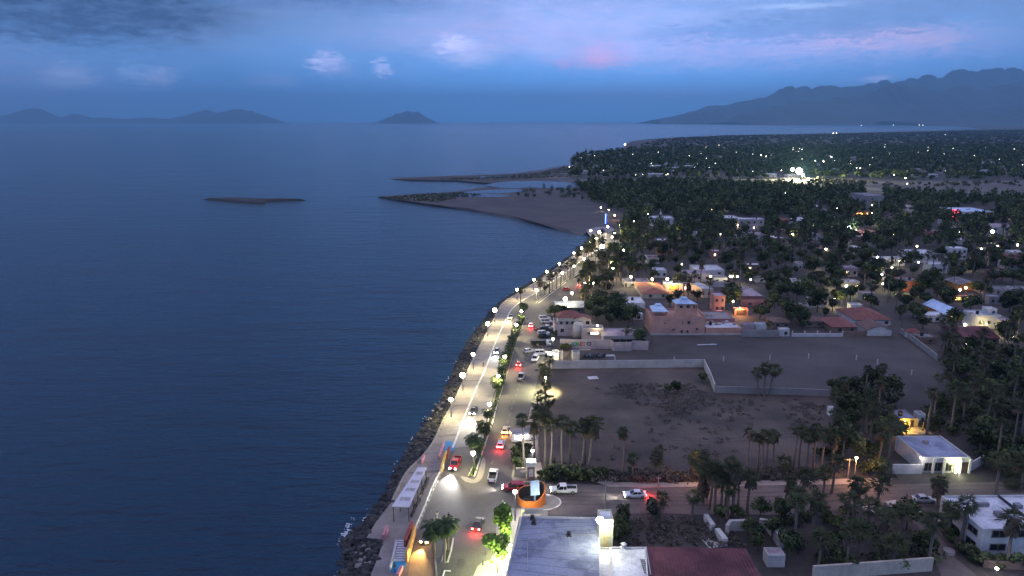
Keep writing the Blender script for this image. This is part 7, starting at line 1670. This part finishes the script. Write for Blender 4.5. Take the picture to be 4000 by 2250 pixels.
for i, (px, py, k, sc) in enumerate(((2545, 2014, 2, 1.9), (2150, 1868, 0, 1.7), (2170, 1875, 0, 1.8), (2200, 1872, 0, 1.9), (2235, 1870, 0, 1.6), (2120, 1872, 0, 1.3), (2030, 1798, 0, 1.9), (2025, 1830, 0, 1.5), (2044, 1775, 0, 1.7), (2265, 1872, 0, 1.6), (2300, 1876, 0, 1.5), (2340, 1872, 0, 1.7))):
    tree('shrub', G(px, py), sc, ('yellowish round shrub beside the side street', 'dark hedge shrub right of the gate booth, first', 'dark hedge shrub right of the gate booth, second', 'dark hedge shrub right of the gate booth, third', 'dark hedge shrub right of the gate booth, fourth', 'dark shrub touching the gate booth', 'dark shrub at the pavement before the palms, middle', 'dark shrub at the pavement before the palms, lowest', 'dark shrub at the pavement before the palms, highest', 'dark shrub under the tall palm trio, left', 'dark shrub under the tall palm trio, middle', 'dark shrub under the tall palm trio, right')[i], 'shrubs by the avenue corner', k, 'shrub', pool=SHRUBS)
ml = []
for a, c in med1[1:]:
    for t in (.3, .7):
        p = a.lerp(c, t); ml.append((p.x, p.y))
ms = []
for i in range(len(med1) - 1):
    for t in range(7):
        p = (med1[i][0] + med1[i][1]) * .5; q = (med1[i + 1][0] + med1[i + 1][1]) * .5; p = p.lerp(q, t / 7); ms.append((p.x + rg.uniform(-.5, .5), p.y))
forest('median_groundcover', ms, 'low green planting along the median', 40, .14, .6, .5, M_LEAFG, 66)

# ------------------------------------------------------------------ riprap along the seawall
rgn = np.random.RandomState(70)
wallp = [G(*p) for p in WALL]; shp = [G(p[0], p[1], WZ) for p in SHOREW]
b = MB(); K = 90; A = [along(wallp, i / K) for i in range(K + 1)]; B_ = [along(shp, i / K) for i in range(K + 1)]
rows = 5; vs = []
for i in range(K + 1):
    for r_ in range(rows + 1):
        t = r_ / rows; p = A[i].lerp(B_[i], t); z = .0 * (1 - t) + (WZ - .5) * t - .35; vs.append((p.x + rgn.uniform(-.3, .3), p.y + rgn.uniform(-.3, .3), z))
b.add(vs, [(i * (rows + 1) + r_, i * (rows + 1) + r_ + 1, (i + 1) * (rows + 1) + r_ + 1, (i + 1) * (rows + 1) + r_) for i in range(K) for r_ in range(rows)])
struct(b.build('rock_slope', M_ROCK))
def rock(b, c, s, rg):
    n = 6; vs = []; q = rg.uniform(0, 6.28)
    for z, k in ((-.5, .75), (-.05, 1.0), (.38, .72)):
        for i in range(n):
            a = q + 2 * math.pi * i / n; kk = k * rg.uniform(.75, 1.2); vs.append((c[0] + math.cos(a) * s[0] * kk, c[1] + math.sin(a) * s[1] * kk, c[2] + (z + rg.uniform(-.1, .1)) * s[2]))
    vs.append((c[0], c[1], c[2] + .55 * s[2]))
    b.add(vs, [(j * n + i, j * n + (i + 1) % n, (j + 1) * n + (i + 1) % n, (j + 1) * n + i) for j in range(2) for i in range(n)] + [(2 * n + i, 2 * n + (i + 1) % n, 3 * n) for i in range(n)])
rg = random.Random(71); b = MB(); bl_ = []
def Lw(P_): return sum((P_[i + 1] - P_[i]).length for i in range(len(P_) - 1))
for k in range(11000):
    t = rg.random() ** 1.15; a, c = along(wallp, t), along(shp, t); u = rg.uniform(.02, 1.0); p = a.lerp(c, u); z = (WZ - .3) * u + .1 * (1 - u) - .1; s = rg.uniform(.28, .68) * (1 + .5 * (rg.random() < .1))
    rock(b, (p.x + rg.uniform(-.5, .5), p.y + rg.uniform(-.5, .5), z), (s, s * rg.uniform(.7, 1.2), s * .8), rg)
tag(b.build('riprap', M_ROCK), 'dark rubble rocks piled along the seawall', 'rocks', None, 'stuff')
rp2 = MB(); rock(rp2, (0, 0, 0), (1, 1, .85), random.Random(3)); RKM = [rp2.mesh('boulder', M_PALER)]
for s_ in (4, 5): rp2 = MB(); rock(rp2, (0, 0, 0), (1, .8, .8), random.Random(s_)); RKM.append(rp2.mesh('boulder', M_PALER))
bp = [(1410, 2165), (1425, 2180), (1445, 2175), (1408, 2190), (1440, 2150), (1420, 2135), (1400, 2210), (1432, 2205), (1390, 2160), (1450, 2200), (1680, 1635), (1700, 1580), (1690, 1605), (1712, 1592), (1722, 1600), (1730, 1575), (1708, 1612), (1672, 1640), (1945, 1195), (1950, 1192), (1822, 1418), (1830, 1430), (1815, 1425), (1810, 1440), (1835, 1420), (1560, 1870), (1515, 2000), (1480, 2060), (1640, 1760), (1790, 1500)]
for i, (px, py) in enumerate(bp):
    q = G(px, py, -.6); o = link('boulder', RKM[i % 3], None, (q.x, q.y, -.55)); s = rg.uniform(.35, .8); o.scale = (s, s, s); o.rotation_euler = (0, 0, rg.uniform(0, 6))
    tag(o, 'pale boulder standing out from the dark riprap' + (' at the bottom corner' if i < 10 else ' along the seawall'), 'boulder', 'pale boulders at the bottom corner' if i < 10 else 'pale boulders along the seawall')
# foam
M_FOAM = mat('foam', (.62, .66, .70), rough=.8, scale=2)
b = MB()
def foam(px, py, n, sx, sy):
    q = G(px, py, WZ)
    for k in range(n):
        x, y = q.x + rg.gauss(0, sx), q.y + rg.gauss(0, sy); s = rg.uniform(.06, .24); a0 = rg.uniform(0, 6)
        b.add([(x + s * rg.uniform(.5, 1.1) * math.cos(a0 + t * 1.05), y + 1.5 * s * rg.uniform(.5, 1.1) * math.sin(a0 + t * 1.05), WZ + .03 + .0004 * (len(b.f) % 40)) for t in range(6)], [(0, 1, 2, 3, 4, 5)])
foam(1352, 2085, 50, .35, 2.4); foam(1362, 2060, 30, .3, 1.5)
for i in range(len(SHOREW) - 3):
    px, py = SHOREW[i]
    for k in range(2): foam(px + 6 + rg.uniform(-6, 6), py + rg.uniform(-20, 20), rg.randrange(1, 7), .3, 1.3)
tag(b.build('sea_foam', M_FOAM), 'thin white foam along the foot of the rocks', 'foam', None, 'stuff')

# ------------------------------------------------------------------ far lamps
rg = random.Random(81)
C2L = [(345, 235, 9), (940, 270, 4), (968, 280, 5), (1010, 285, 3), (1060, 290, 3), (1105, 295, 5), (1137, 305, 12), (1162, 297, 4), (1215, 302, 6), (1277, 310, 4), (1315, 275, 3), (1335, 318, 6), (1370, 280, 3), (1407, 327, 5), (1455, 330, 6), (1500, 305, 5), (1527, 343, 4), (1555, 298, 3), (1535, 262, 3), (1685, 275, 5), (1715, 252, 4), (1795, 250, 4), (1825, 287, 3), (1875, 293, 4), (1905, 255, 3),
       (1908, 325, 4), (1970, 290, 2), (2040, 252, 3), (2110, 280, 3), (2128, 288, 4), (2245, 265, 2), (2300, 260, 3), (2335, 258, 3), (2440, 318, 5), (2525, 340, 4), (2420, 385, 5), (2138, 383, 5), (1640, 365, 5), (1660, 368, 5), (1857, 383, 5), (1850, 405, 5), (1945, 402, 3), (1913, 423, 7), (1923, 455, 6), (985, 103, 3), (1015, 108, 4), (1030, 108, 4), (1845, 110, 4), (1990, 110, 3), (2010, 110, 3), (2135, 112, 2), (2250, 105, 2), (1665, 88, 2), (1510, 172, 4), (1528, 172, 4), (2136, 180, 2),
       (700, 395, 5), (735, 365, 4), (715, 372, 4), (850, 340, 3), (752, 345, 3), (800, 312, 3), (855, 320, 3), (907, 328, 3), (965, 338, 5), (1030, 340, 3), (1095, 358, 3), (1125, 352, 3), (1060, 385, 2), (705, 298, 3), (640, 372, 3), (825, 340, 3), (610, 287, 2), (492, 340, 2), (298, 383, 2), (250, 345, 2), (225, 380, 2), (500, 355, 2), (575, 405, 2), (585, 400, 3), (445, 402, 2), (405, 405, 2), (230, 380, 2), (1220, 380, 4), (1140, 290, 3),
       (1243, 507, 4), (1342, 530, 4), (35, 360, 4), (175, 298, 2), (2540, 525, 4), (1865, 625, 4)]
k = 0
FG = {}
for x, y, s in C2L:
    px, py = 2200 + x * .6988, 400 + y * .6988; k += 1
    if py < 490: py = max(py, 484 if px < 3100 else 489)
    hgt = 6.0; q = G(px, py, hgt) if py > 505 else G(px, py, 3)
    rr_ = .16 * s * q.y / F * 1.9 + .05
    key = round(math.log(rr_) * 4)
    if key not in FG: FG[key] = globe_mesh(math.exp(key / 4), E['far'])
    r = empty('street_lamp', (q.x, q.y, 0), 0, 'tiny bright lamp among the dark trees of the far town' if py > 520 else 'tiny bright lamp on the far shore of the bay', 'street lamp', 'lamps of the far town' if py > 520 else 'lamps on the far shore')
    pp = link('pole', POST[False], r); pp.scale = (1, 1, q.z if q.z > 1 else 3); link('globe', FG[key], r, (0, 0, q.z))
for x, y in scatter(FT, 34, random.Random(82), 25):
    r = empty('street_lamp', (x, y, 0), 0, 'tiny bright lamp among the dark trees of the far town', 'street lamp', 'lamps of the far town'); rr_ = rg.uniform(.4, .8) * y / F; key = round(math.log(rr_) * 4)
    if key not in FG: FG[key] = globe_mesh(math.exp(key / 4), E['far'])
    pp = link('pole', POST[False], r); pp.scale = (1, 1, 9.5); link('globe', FG[key], r, (0, 0, 9.5))
for x, y in scatter([(2480, 1150), (2460, 900), (2520, 820), (4000, 820), (4000, 1200), (3000, 1230), (2700, 1200)], 26, random.Random(84), 30):
    r_ = rg.uniform(.22, .42); lamp(Vector((x, y, 0)), rg.uniform(4.5, 6), 'small lit lamp standing between houses in the dark grove', 'lamps scattered in the grove', rg.uniform(500, 1300), rg.choice(['warm', 'white', 'white', 'yellow']), None, r_)
# stadium style floods of the far bridge
for i, (px, py, r_, pw) in enumerate(((3122, 668, 4.0, 900000), (3095, 662, 2.2, 100000), (3137, 684, 1.5, 60000), (3158, 700, 1.3, 120000))):
    q = G(px, py, 12); lamp(Vector((q.x, q.y, 0)), 12, ('most dazzling floodlight of the far town by the riverbed', 'floodlight just left of the most dazzling one', 'smaller light under the dazzling floodlight', 'light on the pale track beside the riverbed')[i], 'floodlights by the riverbed', pw, 'white', (1, .98, .6), r_, cap=False)
struct(sheet('dirt_track', [G(*p).xy for p in [(3150, 705), (3200, 700), (3300, 706), (3340, 712), (3220, 714), (3190, 735), (3165, 738)]], .05, M_GRAV))

# ------------------------------------------------------------------ haze
hz = MB(); X_, Y0_, Y1_ = 68000, -1500, 60500
hz.box((0, (Y0_ + Y1_) / 2, (2080 - 8) / 2), (2 * X_, Y1_ - Y0_, 2080 + 8))
hm = bpy.data.materials.new('haze air'); hm.use_nodes = True; nt = hm.node_tree; nt.nodes.clear()
o = nt.nodes.new('ShaderNodeOutputMaterial'); v = nt.nodes.new('ShaderNodeVolumePrincipled'); v.inputs['Density'].default_value = HAZE_D; v.inputs['Color'].default_value = (.36, .72, 1, 1); v.inputs['Anisotropy'].default_value = .1
nt.links.new(v.outputs[0], o.inputs['Volume'])
ho = hz.build('haze', hm); ho['kind'] = 'stuff'; ho['label'] = 'thin blue evening haze over sea and land'; ho['category'] = 'haze'
